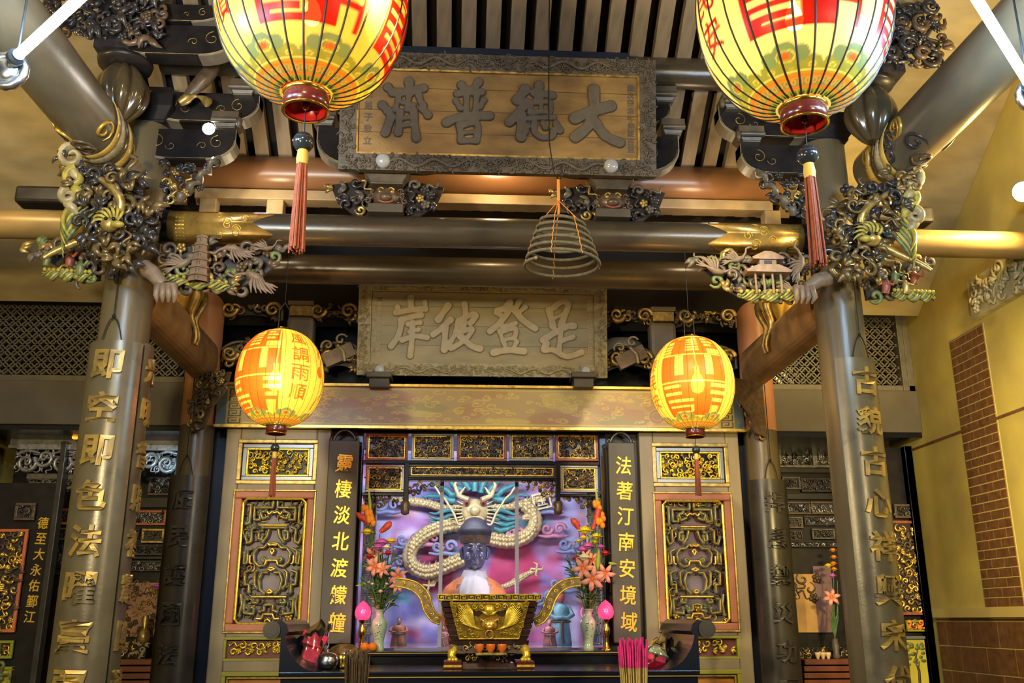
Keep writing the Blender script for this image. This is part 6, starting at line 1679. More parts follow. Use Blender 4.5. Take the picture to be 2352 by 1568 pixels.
# ---------------------------------------------------------------- offering tables
YT0, YT1 = 5.9, 6.80
zT = at(1120, 1541, YT0).z
xa, xb_ = at(640, 1541, YT0).x, at(1608, 1541, YT0).x
t = thing('offering_table', 'long black lacquer offering table with upturned scroll ends before the altar', 'table', ((xa + xb_) / 2, 6.3, 0))
m = MB()
m.box(xa, xb_, YT0, YT1, zT - .035, zT); m.build('table_top', 'black_lacquer', t, bevel=.005)
m = MB(); m.box(xa + .01, xb_ - .01, YT0 + .02, YT1 - .02, zT - .16, zT - .036); m.build('apron', 'navy_lacquer', t)
m = MB()
for z in (zT - .032, zT - .085, zT - .125): m.box(xa, xb_, YT0 - .003, YT0 + .02, z - .003, z + .003)
m.build('gilt_line', 'dull_gold_text', t)
m = MB()
for q in (-.75, -.3, .3, .75):
    c = (xa + xb_) / 2 + q * (xb_ - xa) / 2; m.tube([(c + .03 * cos(a) * (1 + .5 * sin(2 * a)), YT0 + .012, zT - .09 + .016 * sin(a)) for a in (2 * pi * i / 16 for i in range(16))], .0025, 4, closed=True)
m.build('scroll_relief', 'plate_dark', t)
for q in (xa + .10, xb_ - .10):
    for y in (YT0 + .08, YT1 - .08):
        m = MB(); m.box(q - .04, q + .04, y - .04, y + .04, 0, zT - .16); m.build('leg', 'black_lacquer', t, bevel=.006)
G = frame((0, YT0, zT), (1, 0, 0), (0, 0, 1))
for s, xe in ((-1, xa), (1, xb_)):
    P = []; up = .255
    inner = [(xe - s * .22 + s * .20 * sin(q * pi / 2) ** 1.0, .0 + (up - .02) * (1 - cos(q * pi / 2)) ** .9) for q in (i / 10 for i in range(11))]
    outer = [(xe + s * .02, up + .02), (xe + s * .005, up + .01), (xe, up - .04), (xe, .0)]
    inner[-1] = (xe - s * .045, up - .03)
    P = inner + [(xe - s * .03, up + .012), (xe - s * .0, up + .035)] + [(xe + s * .05, up + .02), (xe + s * .03, up - .045)] + [(xe, up - .06), (xe, .0)]
    m = MB(); m.prism(G, P if s < 0 else P, -(YT1 - YT0), 0, 0)
    m.tube([(xe + s * .055, YT0 - .012, zT + up - .02), (xe + s * .055, YT1 + .01, zT + up - .02)], .052, 20, 1)
    m.tube([(xe + s * .055, YT0 - .016, zT + up - .02), (xe + s * .055, YT0 - .012, zT + up - .02)], .036, 16, 2)
    m.build('upturned_end', ['navy_lacquer', 'plate_dark', 'plate_dark'], t)
YSH = 6.86; zS = at(1100, 1496, YSH).z
t = thing('altar_table', 'narrow black altar table holding the vases and pink lamps', 'table', (.02, 7.0, 0))
m = MB(); m.box(-1.02, 1.10, YSH, 7.115, zS - .03, zS); m.build('table_top', 'black_lacquer', t, bevel=.004)
m = MB(); m.box(-1.0, 1.08, YSH + .015, 7.11, zS - .20, zS - .031); m.build('apron', 'black_lacquer', t)
m = MB(); m.box(-1.02, 1.10, YSH - .003, YSH + .01, zS - .012, zS - .006); m.build('gilt_line', 'dull_gold_text', t)
for x in (-.95, 1.03):
    m = MB(); m.box(x - .04, x + .04, 6.9, 7.1, 0, zS - .2); m.build('leg', 'black_lacquer', t)
m = MB(); m.box(-1.29, 1.29, 7.26, 8.96, zS - .06, 1.352); tag(m.build('altar_floor', 'altar_stone'), 'polished grey floor slab inside the glazed altar', 'slab')

# ---------------------------------------------------------------- bronze burner
bx, by = at(1122, 1470, 6.3).x, 6.34
def B(px, py, Y=6.12): p = at(px, py, Y); return p.x - bx, p.z
t = thing('incense_burner', 'gilt rectangular bronze incense burner with tall curled handles before the altar', 'incense burner', (bx, by, zT), None)
yf = 6.12; FB = frame((bx, yf, 0), (1, 0, 0), (0, 0, 1))
zr1, zr0 = B(0, 1364)[1], B(0, 1379)[1]; hwR = (at(1241, 1370, yf).x - at(1003, 1370, yf).x) / 2
zb1, zb0 = B(0, 1381)[1], B(0, 1474)[1]
h1, h0 = .305, .235
dp = .20
m = MB()
def frus(m, z0, z1, a0, a1, d0, d1, mi=0):
    v = [(bx + x * a0, by + y * d0, z0) for x, y in ((-1, -1), (1, -1), (1, 1), (-1, 1))] + [(bx + x * a1, by + y * d1, z1) for x, y in ((-1, -1), (1, -1), (1, 1), (-1, 1))]
    m.add(v, [(3, 2, 1, 0), (4, 5, 6, 7)] + [(i, (i + 1) % 4, (i + 1) % 4 + 4, i + 4) for i in range(4)], False, mi)
for i in range(7):
    q0, q1 = i / 7, (i + 1) / 7; f = lambda q: h0 + (h1 - h0) * (q ** .75)
    z0, z1 = zb0 + (zb1 - zb0) * q0, zb0 + (zb1 - zb0) * q1
    frus(m, z0, z1 - .006, f(q0), f(q1), dp * .74 + .055 * q0, dp * .74 + .055 * q1); frus(m, z1 - .008, z1, f(q1) - .008, f(q1) - .008, dp * .8, dp * .8)
m.build('bowl', 'dark_bronze', t)
m = MB()
frus(m, zr0, zr1, hwR, hwR, dp, dp); m.build('rim', 'dark_bronze', t)
m = MB()
for z in (zr0, zr1 - .004): m.box(bx - hwR - .002, bx + hwR + .002, by - dp - .004, by - dp + .002, z, z + .005)
L = 2 * hwR / 14
for i in range(14):
    u = -hwR + L * i; k = 1 if i % 2 else -1
    for a, b, c_, d_ in ((.06, .12, .15, .85), (.06, .8, .75, .87), (.74, .82, .3, .85), (.3, .8, .3, .42), (.3, .37, .3, .6), (.3, .6, .5, .6)):
        z0, z1 = (c_, d_) if k > 0 else (1 - d_, 1 - c_)
        m.box(bx + u + L * a, bx + u + L * b, by - dp - .004, by - dp, zr0 + (zr1 - zr0) * z0, zr0 + (zr1 - zr0) * z1)
m.build('gilt_meander', 'bright_gold', t)
# gilt front panel with spread wings and a lion mask
tilt = frame((bx, by - dp * .74 - .004, zb0), (1, 0, 0), (0, -.055, zb1 - zb0))
Hh = sqrt((zb1 - zb0) ** 2 + .055 ** 2)
p0, p1 = .185, .248
P = [(-p0, .012), (p0, .012), (p1, Hh - .010), (-p1, Hh - .010)]
m = MB(); m.prism(tilt, P, -.004, .006)
m.build('gilt_panel', 'panel_gold', t)
m = MB()
m.tube([fp(tilt, *q, .008) for q in P], .005, 6, closed=True, smooth=False)
for s in (-1, 1):
    for k in range(15):
        a = .35 + 1.05 * k / 14; L = .13 + .05 * sin(k / 14 * pi)
        u0, v0 = s * (.045 + .01 * k * .3), Hh * .28
        m.tube([fp(tilt, u0 + s * L * q * cos(a) * 1.05, v0 + L * q * sin(a), .012 + .012 * sin(q * 3)) for q in (i / 6 for i in range(7))], [.003, .0048, .0052, .0052, .005, .0045, .002], 6, 0)
    for k in range(4):
        m.tube(spiral(tilt, s * (.05 + .045 * k), Hh * .88, .018, 1.2, 0, s, 12, .01), .0045, 5, 0)
    carve(m, tilt, lambda u, v: v < Hh * .25 and abs(u) > .06 and abs(u) < p0 + .01, (-.2, .2, .02, Hh * .26), .03, 3, .004, (0,), 1.0, .006)
    carve(m, tilt, lambda u, v: abs(abs(u) - (p0 + (p1 - p0) * v / Hh) + .016) < .012, (-.25, .25, .02, Hh), .022, 6, .003, (0,), 1.0, .006)
    for px in ((.075, .69, .03, .018), (.135, .73, .042, .022), (.185, .73, .022, .028)):
        m.prism(tilt, [(s * (px[0]) + px[2] * cos(a) * (1 + .25 * sin(3 * a)), Hh * px[1] + px[3] * sin(a) * (1 + .2 * cos(5 * a))) for a in (2 * pi * i / 14 for i in range(14))], .0, .0075, 1)
m.ell(fp(tilt, 0, Hh * .80, .015), (.035, .018, .03), 10, 8, 0)
for k in range(5): leafy(m, tilt, 0, Hh * .66, pi * (.15 + .175 * k), .055, .010, .012, 0, 0)
m.build('gilt_relief', ['bright_gold', 'dark_bronze'], t)
m = MB(); u, v = 0, Hh * .42
m.ell(fp(tilt, 0, v, .015), (.05, .035, .036), 14, 10, 0); m.ell(fp(tilt, 0, v - .008, .045), (.022, .018, .014), 10, 8, 0)
for s in (-1, 1):
    m.ell(fp(tilt, s * .022, v + .013, .040), .010, 8, 6, 0); m.tube([fp(tilt, s * .03, v + .02, .02), fp(tilt, s * .056, v + .035, .02), fp(tilt, s * .06, v + .01, .02)], [.01, .008, .003], 6, 0)
m.tube([fp(tilt, .024 * cos(a), v - .058 + .026 * sin(a), .03) for a in (2 * pi * i / 24 for i in range(24))], .0042, 6, closed=True)
m.build('lion_mask', 'gold', t)
for s in (-1, 1):       # curled handles
    pix = [(1232, 1428), (1248, 1420), (1262, 1398), (1270, 1375), (1285, 1352), (1308, 1338), (1340, 1333)] if s > 0 else [(1012, 1424), (996, 1417), (982, 1396), (975, 1372), (960, 1352), (938, 1340), (904, 1334)]
    C_ = [Vector((B(*p)[0], B(*p)[1], 0)) for p in pix]
    Q = []
    for i in range(len(C_) - 1):
        a0, a1, a2, a3 = C_[max(i - 1, 0)], C_[i], C_[i + 1], C_[min(i + 2, len(C_) - 1)]
        for k in range(5):
            q = k / 5; Q.append(.5 * ((2 * a1) + (a2 - a0) * q + (2 * a0 - 5 * a1 + 4 * a2 - a3) * q * q + (3 * a1 - a0 - 3 * a2 + a3) * q ** 3))
    Q.append(C_[-1]); n = len(Q); up_, dn = [], []
    for i in range(n):
        d = (Q[min(i + 1, n - 1)] - Q[max(i - 1, 0)]).normalized(); nn = Vector((-d.y, d.x, 0)); w = .024 + .006 * sin(pi * i / n)
        up_.append(Q[i] + nn * w); dn.append(Q[i] - nn * w)
    FH = frame((bx, by - .05, 0), (1, 0, 0), (0, 0, 1))
    poly = [(p.x, p.y) for p in up_] + [(p.x, p.y) for p in dn[::-1]]
    m = MB(); m.prism(FH, poly, -.03, .03); h = m.build('handle', 'dull_bronze', t)
    m = MB()
    for side in (up_, dn): m.tube([fp(FH, p.x, p.y, .031) for p in side], .006, 6)
    for i in range(3, n - 2, 4): m.tube(spiral(FH, Q[i].x, Q[i].y, .014, 1.1, i, s, 10, .032), .003, 5)
    m.build('gilt_edge', 'bright_gold', h)
# stand
st = thing('burner_stand', 'carved dark wooden stand with gilt claw feet under the bronze burner', 'stand', (bx, by, zT))
zs1 = zb0; hS = zs1 - zT
m = MB()
frus(m, zs1 - .03, zs1 - .001, .245, .25, .16, .17); frus(m, zs1 - .075, zs1 - .03, .255, .235, .17, .16)
frus(m, zT + .03, zs1 - .075, .135, .15, .10, .12); frus(m, zT, zT + .03, .17, .16, .13, .12)
m.build('carved_body', 'dark_bronze', st)
m = MB(); FS = frame((bx, by - .125, zT), (1, 0, 0), (0, 0, 1)); carve(m, FS, lambda u, v: True, (-.13, .13, hS * .3, hS * .6), .03, 4, .01, (0, 1), 1.1)
m.build('relief', ['carve_grey', 'old_gold'], st); m = MB(); FS2 = frame((bx, by - .172, zT), (1, 0, 0), (0, 0, 1)); carve(m, FS2, lambda u, v: True, (-.24, .24, hS * .68, hS * .9), .03, 5, .006, (1, 0), 1.0)
m.build('relief', ['carve_grey', 'old_gold'], st)
for s in (-1, 1):
    m = MB(); x = bx + s * .225
    m.tube([(x - s * .04, by - .10, zs1 - .05), (x, by - .16, zs1 - .055), (x + s * .01, by - .18, zs1 - .09), (x - s * .005, by - .17, zT + .06)], [.03, .032, .024, .022], 10)
    for k in range(3): m.ell((x - .02 + .02 * k, by - .185, zT + .055), .014, 8, 6)
    m.build('claw_foot', 'bright_gold', st)
    m = MB(); m.box(x - .055, x + .055, by - .21, by + .10, zT, zT + .045); ff = m.build('foot_block', 'maroon_lacquer', st, bevel=.003)
    m = MB(); m.box(x - .055, x + .055, by - .213, by - .205, zT + .012, zT + .026); m.build('gilt_band', 'bright_gold', ff)
m = MB(); m.box(bx - .085, bx + .105, by - .26, by - .17, zs1 - .085, zs1 - .07); m.build('front_ledge', 'old_gold', st, bevel=.002)
for i, px in enumerate((1101, 1127, 1153)):
    p = at(px, 1490, by - .215); z = zs1 - .0695
    m = MB(); m.lathe([(.012, 0), (.016, .004), (.018, .008), (.0275, .022), (.029, .046), (.0275, .050), (.025, .044), (.001, .012)], (p.x, by - .215, z), 22)
    tag(m.build('offering_cup', 'orange_glaze'), '%s of three small orange cups in a row under the bronze burner' % ('left one', 'middle one', 'right one')[i], 'cup', 'orange offering cups')

# ---------------------------------------------------------------- vases, flowers, lamps
def vase(px, label):
    p = at(px, 1492, 7.0); x, y = p.x, 7.0
    s = (at(px, 1397, 7.0).z - p.z) / .34
    m = MB(); pr = [(.044, 0), (.048, .006), (.046, .03), (.040, .05), (.044, .09), (.058, .15), (.067, .20), (.066, .235), (.052, .265), (.035, .28), (.033, .315), (.038, .332), (.050, .338), (.050, .342), (.032, .336), (.028, .28)]
    m.lathe([(r * s * 1.02, z * s) for r, z in pr], (x, y, zS), 36)
    o = m.build('vase', 'celadon', loc=(x, y, zS)); tag(o, label, 'vase', 'celadon vases')
    rnd = random.Random(px)
    k = MB()
    for i in range(16):
        a = rnd.uniform(-.5, .5); z = zS + s * rnd.uniform(.10, .24); r = np.interp((z - zS) / s, [q[1] for q in pr[:10]], [q[0] for q in pr[:10]]) * s * 1.02 + .0006
        k.ell((x + r * sin(a), y - r * cos(a), z), (.005, .0015, .003), 6, 4)
    k.build('painted_sprig', 'carve_grey', o)
    return x, y, zS + .338 * s
def lily(m, c, r, d, rnd):
    d = Vector(d).normalized(); X = d.orthogonal().normalized(); Y = d.cross(X); ph = rnd.uniform(0, 6)
    for k in range(6):
        a = ph + k * pi / 3; o = X * cos(a) + Y * sin(a); pts = []; rad = []
        for i in range(8):
            q = i / 7; pts.append(c + o * (r * (.08 + .95 * q)) + d * (r * (.42 * sin(q * 2.3) - .35 * q ** 3))); rad.append(max(.001, r * .24 * sin(pi * (.10 + .86 * q)) ** .8))
        m.tube(pts, rad, 6, 0, flat=(d, .22), cap=False)
    for k in range(5):
        a = ph + k * 1.26; m.tube([c, c + (X * cos(a) + Y * sin(a)) * r * .25 + d * r * .55], r * .025, 4, 1)
    m.ell(c + d * r * .08, r * .13, 8, 6, 1)
def mum(m, c, r, flat=.95, n=26, seed=0):
    rnd = random.Random(seed)
    for L in range(3):
        for k in range(n - 6 * L):
            a = 2 * pi * k / (n - 6 * L) + L * .3; e = .10 + .5 * L; q = r * (1 - .20 * L)
            d = Vector((cos(a) * cos(e), sin(a) * cos(e), sin(e) * flat)); m.tube([c + d * q * .2, c + d * q * .7, c + d * q], [r * .06, r * .085, r * .03], 5, 0, cap=False)
    m.ell(c + Vector((0, 0, r * .15)), (r * .62, r * .62, r * .5), 10, 6, 0)
def heli(m, c, d, L, r):
    d = Vector(d).normalized()
    m.tube([c + d * L * q + Vector((.01 * sin(q * 3), 0, 0)) for q in (0, .25, .5, .75, 1)], [r * .5, r * .8, r, r * .95, r * .3], 9, 0)
def bouquet(x, y, z, side, label, spec):
    t = thing('bouquet', label, 'flowers', (x, y, z), 'altar bouquets'); rnd = random.Random(31 + side)
    P = lambda px, py, dy=0: at(px, py, y + dy)
    st = MB(); base = Vector((x, y, z - .05))
    for i in range(26):
        a = rnd.uniform(0, 6.28); r = rnd.uniform(.02, .15); h = rnd.uniform(.15, .5); e = base + Vector((r * cos(a) * 1.1, r * sin(a) * .6, h))
        st.tube([base + Vector((.012 * cos(a), .012 * sin(a), 0)), base * .5 + e * .5 + Vector((0, 0, .03)), e], .004, 5, 0)
        for q in range(5):
            f = rnd.uniform(.25, 1.0); c = base * (1 - f) + e * f; b = a + rnd.uniform(-1.5, 1.5)
            d = Vector((cos(b), sin(b) * .7, rnd.uniform(-.1, .7))); L = rnd.uniform(.04, .085)
            st.tube([c, c + d * L * .5 + Vector((0, 0, .006)), c + d * L], [.004, .015, .001], 5, rnd.choice((0, 0, 0, 1)), flat=((0, 0, 1), .3), cap=False)
    st.build('foliage', ['leaf_green', 'leaf_light'], t)
    for kind, px, py, dy, a in spec:
        c = P(px, py, dy); m = MB()
        if kind == 'lily': lily(m, c, a, (rnd.uniform(-.4, .4), -1, rnd.uniform(-.3, .35)), rnd); m.build('lily', ['lily_pink', 'flower_orange'], t)
        elif kind == 'bud': m.tube([c - Vector((.01, 0, .07)), c - Vector((.005, 0, .02)), c + Vector((0, 0, .03)), c + Vector((.004, 0, .07))], [.006, .018, .016, .003], 8); m.build('lily_bud', 'leaf_light' if a < .5 else 'lily_pink', t)
        elif kind in ('yellow', 'purple', 'white', 'red'):
            mum(m, c, a, seed=px); m.build({'yellow': 'yellow_chrysanthemum', 'purple': 'purple_chrysanthemum', 'white': 'white_chrysanthemum', 'red': 'red_carnation'}[kind], {'yellow': 'mum_yellow', 'purple': 'mum_purple', 'white': 'mum_white', 'red': 'flower_red'}[kind], t)
        elif kind == 'bract': heli(m, c, (a[0], 0, a[1]), a[2], .026); m.build('red_bract', 'bract_red', t)
        elif kind == 'orange':
            for k in range(5): m.ell(c + Vector((.018 * cos(k * 1.3), -.01, .02 * sin(k * 1.3) + .012 * k - .02)), (.02, .014, .024), 8, 6)
            m.build('orange_bloom', 'flower_orange', t)
        elif kind == 'blade':
            m.tube([c, c + Vector((a[0] * .5, 0, a[1] * .6)), c + Vector((a[0], 0, a[1]))], [.006, .013, .002], 6, 0, flat=((0, 1, 0), .3)); m.build('long_leaf', 'leaf_light', t)
        if kind not in ('blade',):
            sm = MB(); sm.tube([base, base * .5 + c * .5 + Vector((0, 0, .02)), c + Vector((0, .015, -.01))], .0035, 5); sm.build('stem', 'leaf_green', t)
    g = MB()
    for i in range(26):
        c = P(rnd.uniform(845, 930) if side < 0 else rnd.uniform(1310, 1395), rnd.uniform(1240, 1350), rnd.uniform(-.08, .06)); g.ell(c, .0065, 6, 5, i % 2)
        g.tube([c, c - Vector((0, 0, .05))], .0015, 4, 2)
    g.build('small_blossoms', ['mum_white', 'lily_pink', 'leaf_green'], t)
x, y, z = vase(869, 'celadon vase of flowers on the altar table, beside the left pink lamp')
bouquet(x, y, z, -1, 'tall mixed bouquet with pink lilies in the vase beside the left pink lamp', [
    ('lily', 862, 1300, -.08, .075), ('lily', 858, 1275, -.02, .07), ('lily', 915, 1325, -.06, .075), ('lily', 912, 1345, -.10, .055), ('lily', 880, 1308, -.11, .06), ('purple', 876, 1248, -.04, .062), ('purple', 868, 1258, -.10, .045), ('yellow', 843, 1223, 0, .05), ('yellow', 897, 1244, .03, .045),
    ('red', 848, 1279, -.05, .034), ('red', 891, 1271, -.08, .036), ('white', 888, 1258, -.09, .036), ('bract', 848, 1205, 0, (-.75, .65, .13)), ('bract', 872, 1222, 0, (.7, .7, .11)), ('orange', 848, 1180, 0, 0), ('orange', 840, 1170, .02, 0), ('orange', 852, 1195, -.02, 0), ('blade', 852, 1210, 0, (-.03, .30)), ('blade', 850, 1335, -.02, (-.10, -.03)),
    ('white', 855, 1341, -.1, .016), ('white', 888, 1341, -.1, .016), ('white', 874, 1358, -.12, .022), ('yellow', 872, 1262, -.02, .03), ('red', 858, 1262, 0, .03)])
x, y, z = vase(1352, 'celadon vase of flowers on the altar table, beside the right pink lamp')
bouquet(x, y, z, 1, 'tall mixed bouquet with salmon lilies in the vase beside the right pink lamp', [
    ('lily', 1340, 1305, -.10, .085), ('lily', 1361, 1328, -.14, .09), ('lily', 1390, 1316, -.08, .075), ('lily', 1360, 1285, -.05, .06), ('lily', 1345, 1278, -.06, .05), ('white', 1342, 1282, -.12, .055), ('purple', 1350, 1256, -.02, .055), ('purple', 1338, 1264, -.05, .045), ('purple', 1380, 1257, .0, .035),
    ('yellow', 1344, 1220, -.01, .06), ('yellow', 1370, 1233, .02, .05), ('yellow', 1330, 1244, .02, .03), ('yellow', 1340, 1236, -.05, .035), ('red', 1323, 1283, -.02, .034), ('red', 1390, 1272, .0, .042), ('bract', 1362, 1215, 0, (.25, .95, .20)), ('bract', 1330, 1215, .02, (-.55, .7, .10)), ('orange', 1371, 1160, 0, 0), ('orange', 1378, 1200, -.02, 0), ('orange', 1380, 1185, .01, 0),
    ('blade', 1373, 1165, 0, (-.01, .14)), ('bud', 1375, 1285, -.1, 0), ('blade', 1398, 1292, -.02, (.06, -.01)), ('yellow', 1364, 1247, .04, .04)])
def lotus_lamp(px, label):
    p = at(px, 1493, 6.97); x, y = p.x, 6.97; s = (at(px, 1378, 6.97).z - p.z) / .42
    t = thing('lotus_lamp', label, 'lamp', (x, y, zS), 'pink altar lamps')
    m = MB(); pr = [(.048, 0), (.05, .01), (.034, .022), (.022, .035), (.026, .05), (.018, .062), (.022, .075), (.016, .10), (.020, .115), (.030, .14), (.034, .165), (.030, .19), (.018, .215), (.016, .235), (.030, .25), (.034, .262)]
    m.lathe([(r * s, z * s) for r, z in pr], (x, y, zS), 28); m.build('brass_stem', 'brass', t)
    m = MB(); pr = [(.028, .26), (.055, .275), (.068, .30), (.071, .325), (.064, .36), (.046, .39), (.024, .41), (.006, .424), (.0005, .428)]
    m.lathe([(r * s, z * s) for r, z in pr], (x, y, zS), 32)
    m.tube([(x + .035 * s, y - .03 * s, zS + .385 * s), (x + .01 * s, y - .035 * s, zS + .392 * s), (x - .02 * s, y - .03 * s, zS + .40 * s)], .004, 6)
    m.build('pink_globe', 'pink_glow', t)
    lamp('POINT', (x, y - .14, zS + .33 * s), .8, (1, .2, .35), .05, name='lotus_light')
lotus_lamp(830, 'pink lotus-bud lamp on a brass stem at the left end of the altar table')
lotus_lamp(1394, 'pink lotus-bud lamp on a brass stem at the right end of the altar table')
for px, lb in ((837, 'orange fruit at the foot of the left pink lamp'), (856, 'orange fruit touching the foot of the left celadon vase')):
    p = at(px, 1484, 6.91); r = .033; m = MB(); m.ell((p.x, 6.92, zS + r * .93), (r, r, r * .93), 18, 12, 0); m.ell((p.x, 6.92, zS + r * 1.84), (.005, .005, .003), 8, 5, 1)
    tag(m.build('orange_fruit', ['orange_peel', 'leaf_green']), lb, 'fruit', 'orange fruits')

# ---------------------------------------------------------------- things on the offering table
def pkg(name, label, px, py, w, h, d, rot, mats, Y, tilt_=0.0, plastic=True, zoff=0):
    p = at(px, py, Y); t = thing(name, label, 'package', (p.x, Y, p.z))
    c, s_ = cos(rot), sin(rot); G = frame((p.x, Y, p.z), (c, 0, s_), (-s_ * .8, .6, c * .8))
    for i, (a, b, e, f, mt) in enumerate(mats):
        m = MB(); m.fbox(G, a * w, b * w, e * h, f * h, -d / 2, d / 2); m.build('paper_bundle', mt, t, bevel=.008)
    if plastic:
        m = MB(); n = 12; V = []
        for j in range(9):
            q = j / 8; rr = 1 - .55 * max(0, q - .55) / .45
            for i in range(n):
                a = 2 * pi * i / n; k = 1 + .10 * sin(3 * a + j * 1.7)
                V.append(fp(G, (cos(a) * .62 * k * rr + .05 * sin(j)) * w * 1.1, (-.15 + 1.35 * q) * h + .02 * sin(a * 4), sin(a) * .75 * k * rr * d))
        m.add(V, [(j * n + i, j * n + (i + 1) % n, (j + 1) * n + (i + 1) % n, (j + 1) * n + i) for j in range(8) for i in range(n)], True)
        m.build('plastic_wrap', 'clear_plastic', t)
    return t
pkg('wrapped_offering', 'bundle of hot pink papers in clear plastic on the left end of the offering table', 700, 1522, .155, .25, .09, -.30, [(-.55, .5, .42, .80, 'hot_pink'), (-.2, .6, -.02, .36, 'hot_pink')], 6.25)
pkg('wrapped_offering', 'pale green and red package in clear plastic on the right end of the offering table', 1520, 1530, .16, .18, .09, -.25, [(-.6, .25, .30, .62, 'pale_green'), (-.65, .1, .0, .22, 'hot_pink'), (.2, .6, .35, .75, 'carve_green')], 6.25)
p = at(751, 1530, 6.2); m = MB()
t = thing('steel_pot', 'small shiny steel pot with lid beside the pink papers', 'pot', (p.x, 6.2, zT))
m.lathe([(.03, .0), (.05, .008), (.066, .035), (.068, .055), (.060, .075)], (p.x, 6.2, zT), 32); m.build('pot_body', 'steel', t)
m = MB(); m.lathe([(.062, .075), (.050, .090), (.025, .099), (.008, .101), (.008, .108), (.012, .113), (.001, .12)], (p.x, 6.2, zT), 32); m.build('lid', 'steel', t)
p = at(722, 1508, 6.3); m = MB(); m.lathe([(.016, 0), (.024, .01), (.026, .045), (.030, .055), (.027, .06), (.02, .02)], (p.x - .0, 6.32, zT), 20); tag(m.build('steel_cup', 'steel'), 'tiny bright steel cup left of the steel pot', 'cup')
p = at(785, 1525, 6.3); m = MB(); m.lathe([(.028, 0), (.045, .008), (.04, .02), (.046, .05), (.056, .085), (.050, .085), (.03, .02)], (p.x, 6.3, zT), 28); tag(m.build('brass_bowl', 'brass'), 'brass bowl half hidden behind the dark incense bundle', 'bowl')
p = at(790, 1497, 6.6)
t = thing('brown_bag', 'crumpled brown plastic bag of offerings left of the altar table', 'bag', (p.x, 6.62, zT)); m = MB(); rnd = random.Random(8)
n = 14; V = []
for j in range(8):
    for i in range(n):
        a = 2 * pi * i / n; rr = (.085, .115, .125, .12, .11, .095, .075, .045)[j] * (1 + .15 * sin(3 * a + j) + rnd.uniform(-.06, .06)); V.append((p.x + rr * cos(a), 6.62 + rr * .7 * sin(a), zT + .004 + .019 * j + rnd.uniform(-.005, .005)))
m.add(V, [(j * n + i, j * n + (i + 1) % n, (j + 1) * n + (i + 1) % n, (j + 1) * n + i) for j in range(7) for i in range(n)], True); m.build('bag_body', 'brown_film', t)

# incense bundles stuck in urns on a near table below the picture
def bundle(px, wpx, py, Y, label, lower, upper, split, n):
    c = at(px, py, Y); w = (at(px + wpx / 2, py, Y).x - at(px - wpx / 2, py, Y).x) / 2
    t = thing('incense_bundle', label, 'incense', (c.x, Y, .98)); rnd = random.Random(px)
    a, b = MB(), MB(); zsplit = at(px, split, Y).z
    for i in range(n):
        q = sqrt(rnd.random()); an = rnd.uniform(0, 6.28); x0, y0 = .70 * w * q * cos(an), .70 * w * q * sin(an); x1, y1 = w * q * cos(an), w * q * sin(an) * .9
        zt_ = c.z + rnd.uniform(-.05, .012); f = (zsplit - .98) / (zt_ - .98)
        p0 = Vector((c.x + x0, Y + y0, .98)); p2 = Vector((c.x + x1, Y + y1, zt_)); p1 = p0 * (1 - f) + p2 * f
        a.tube([p0, p1], .0024, 5); b.tube([p1, p2], .0036 if upper != 'incense_brown' else .0034, 5)
    a.build('bare_sticks', lower, t); b.build('coated_sticks', upper, t)
    u = MB(); u.lathe([(.06, 0), (.075, .02), (.06, .05), (.09, .12), (.10, .17), (.09, .18)], (c.x, Y, .82), 28)
    tag(u.build('incense_urn', 'brass'), 'brass urn holding the %s, just below the frame' % ('pink tipped incense' if upper == 'incense_pink' else 'brown incense'), 'urn')
bundle(822, 58, 1498, 5.2, 'thick bundle of dark brown incense sticks in front of the offering table', 'incense_brown', 'incense_brown', 1560, 110)
bundle(1453, 68, 1468, 5.2, 'bundle of incense sticks with bright pink coated tops at lower right centre', 'bamboo', 'incense_pink', 1532, 130)
tt = thing('incense_table', 'dark table for the incense urns just below the frame', 'table', (.05, 5.2, 0))
m = MB(); m.box(-1.0, 1.0, 5.0, 5.4, .78, .82); m.build('table_top', 'black_lacquer', tt)
for x in (-.94, .94):
    for y in (5.05, 5.35): m = MB(); m.box(x - .03, x + .03, y - .03, y + .03, 0, .78); m.build('leg', 'black_lacquer', tt)

# ---------------------------------------------------------------- side shrines
def spanel(par, Y, px0, px1, py0, py1, trim, fill, seed, dense=.04, relief=True, name='relief_panel', back='panel_dark'):
    F = FRONT(0, Y, 0); a, b = at(px0, py1, Y), at(px1, py0, Y); u0, u1, v0, v1 = a.x, b.x, min(a.z, b.z), max(a.z, b.z)
    m = MB(); m.fbox(F, u0, u1, v0, v1, -.02, .0); p = m.build(name, back, par)
    m = MB(); w = min(.022, (v1 - v0) * .16); rect_frame(m, F, u0, u1, v0, v1, w, -.02, .022); m.build('panel_trim', trim, p, bevel=.003)
    if relief:
        m = MB(); carve(m, F, lambda u, v: True, (u0 + w, u1 - w, v0 + w, v1 - w), dense, seed, .018, (0, 0, 1), 1.15, .002); m.build('panel_relief', fill, p)
    return p
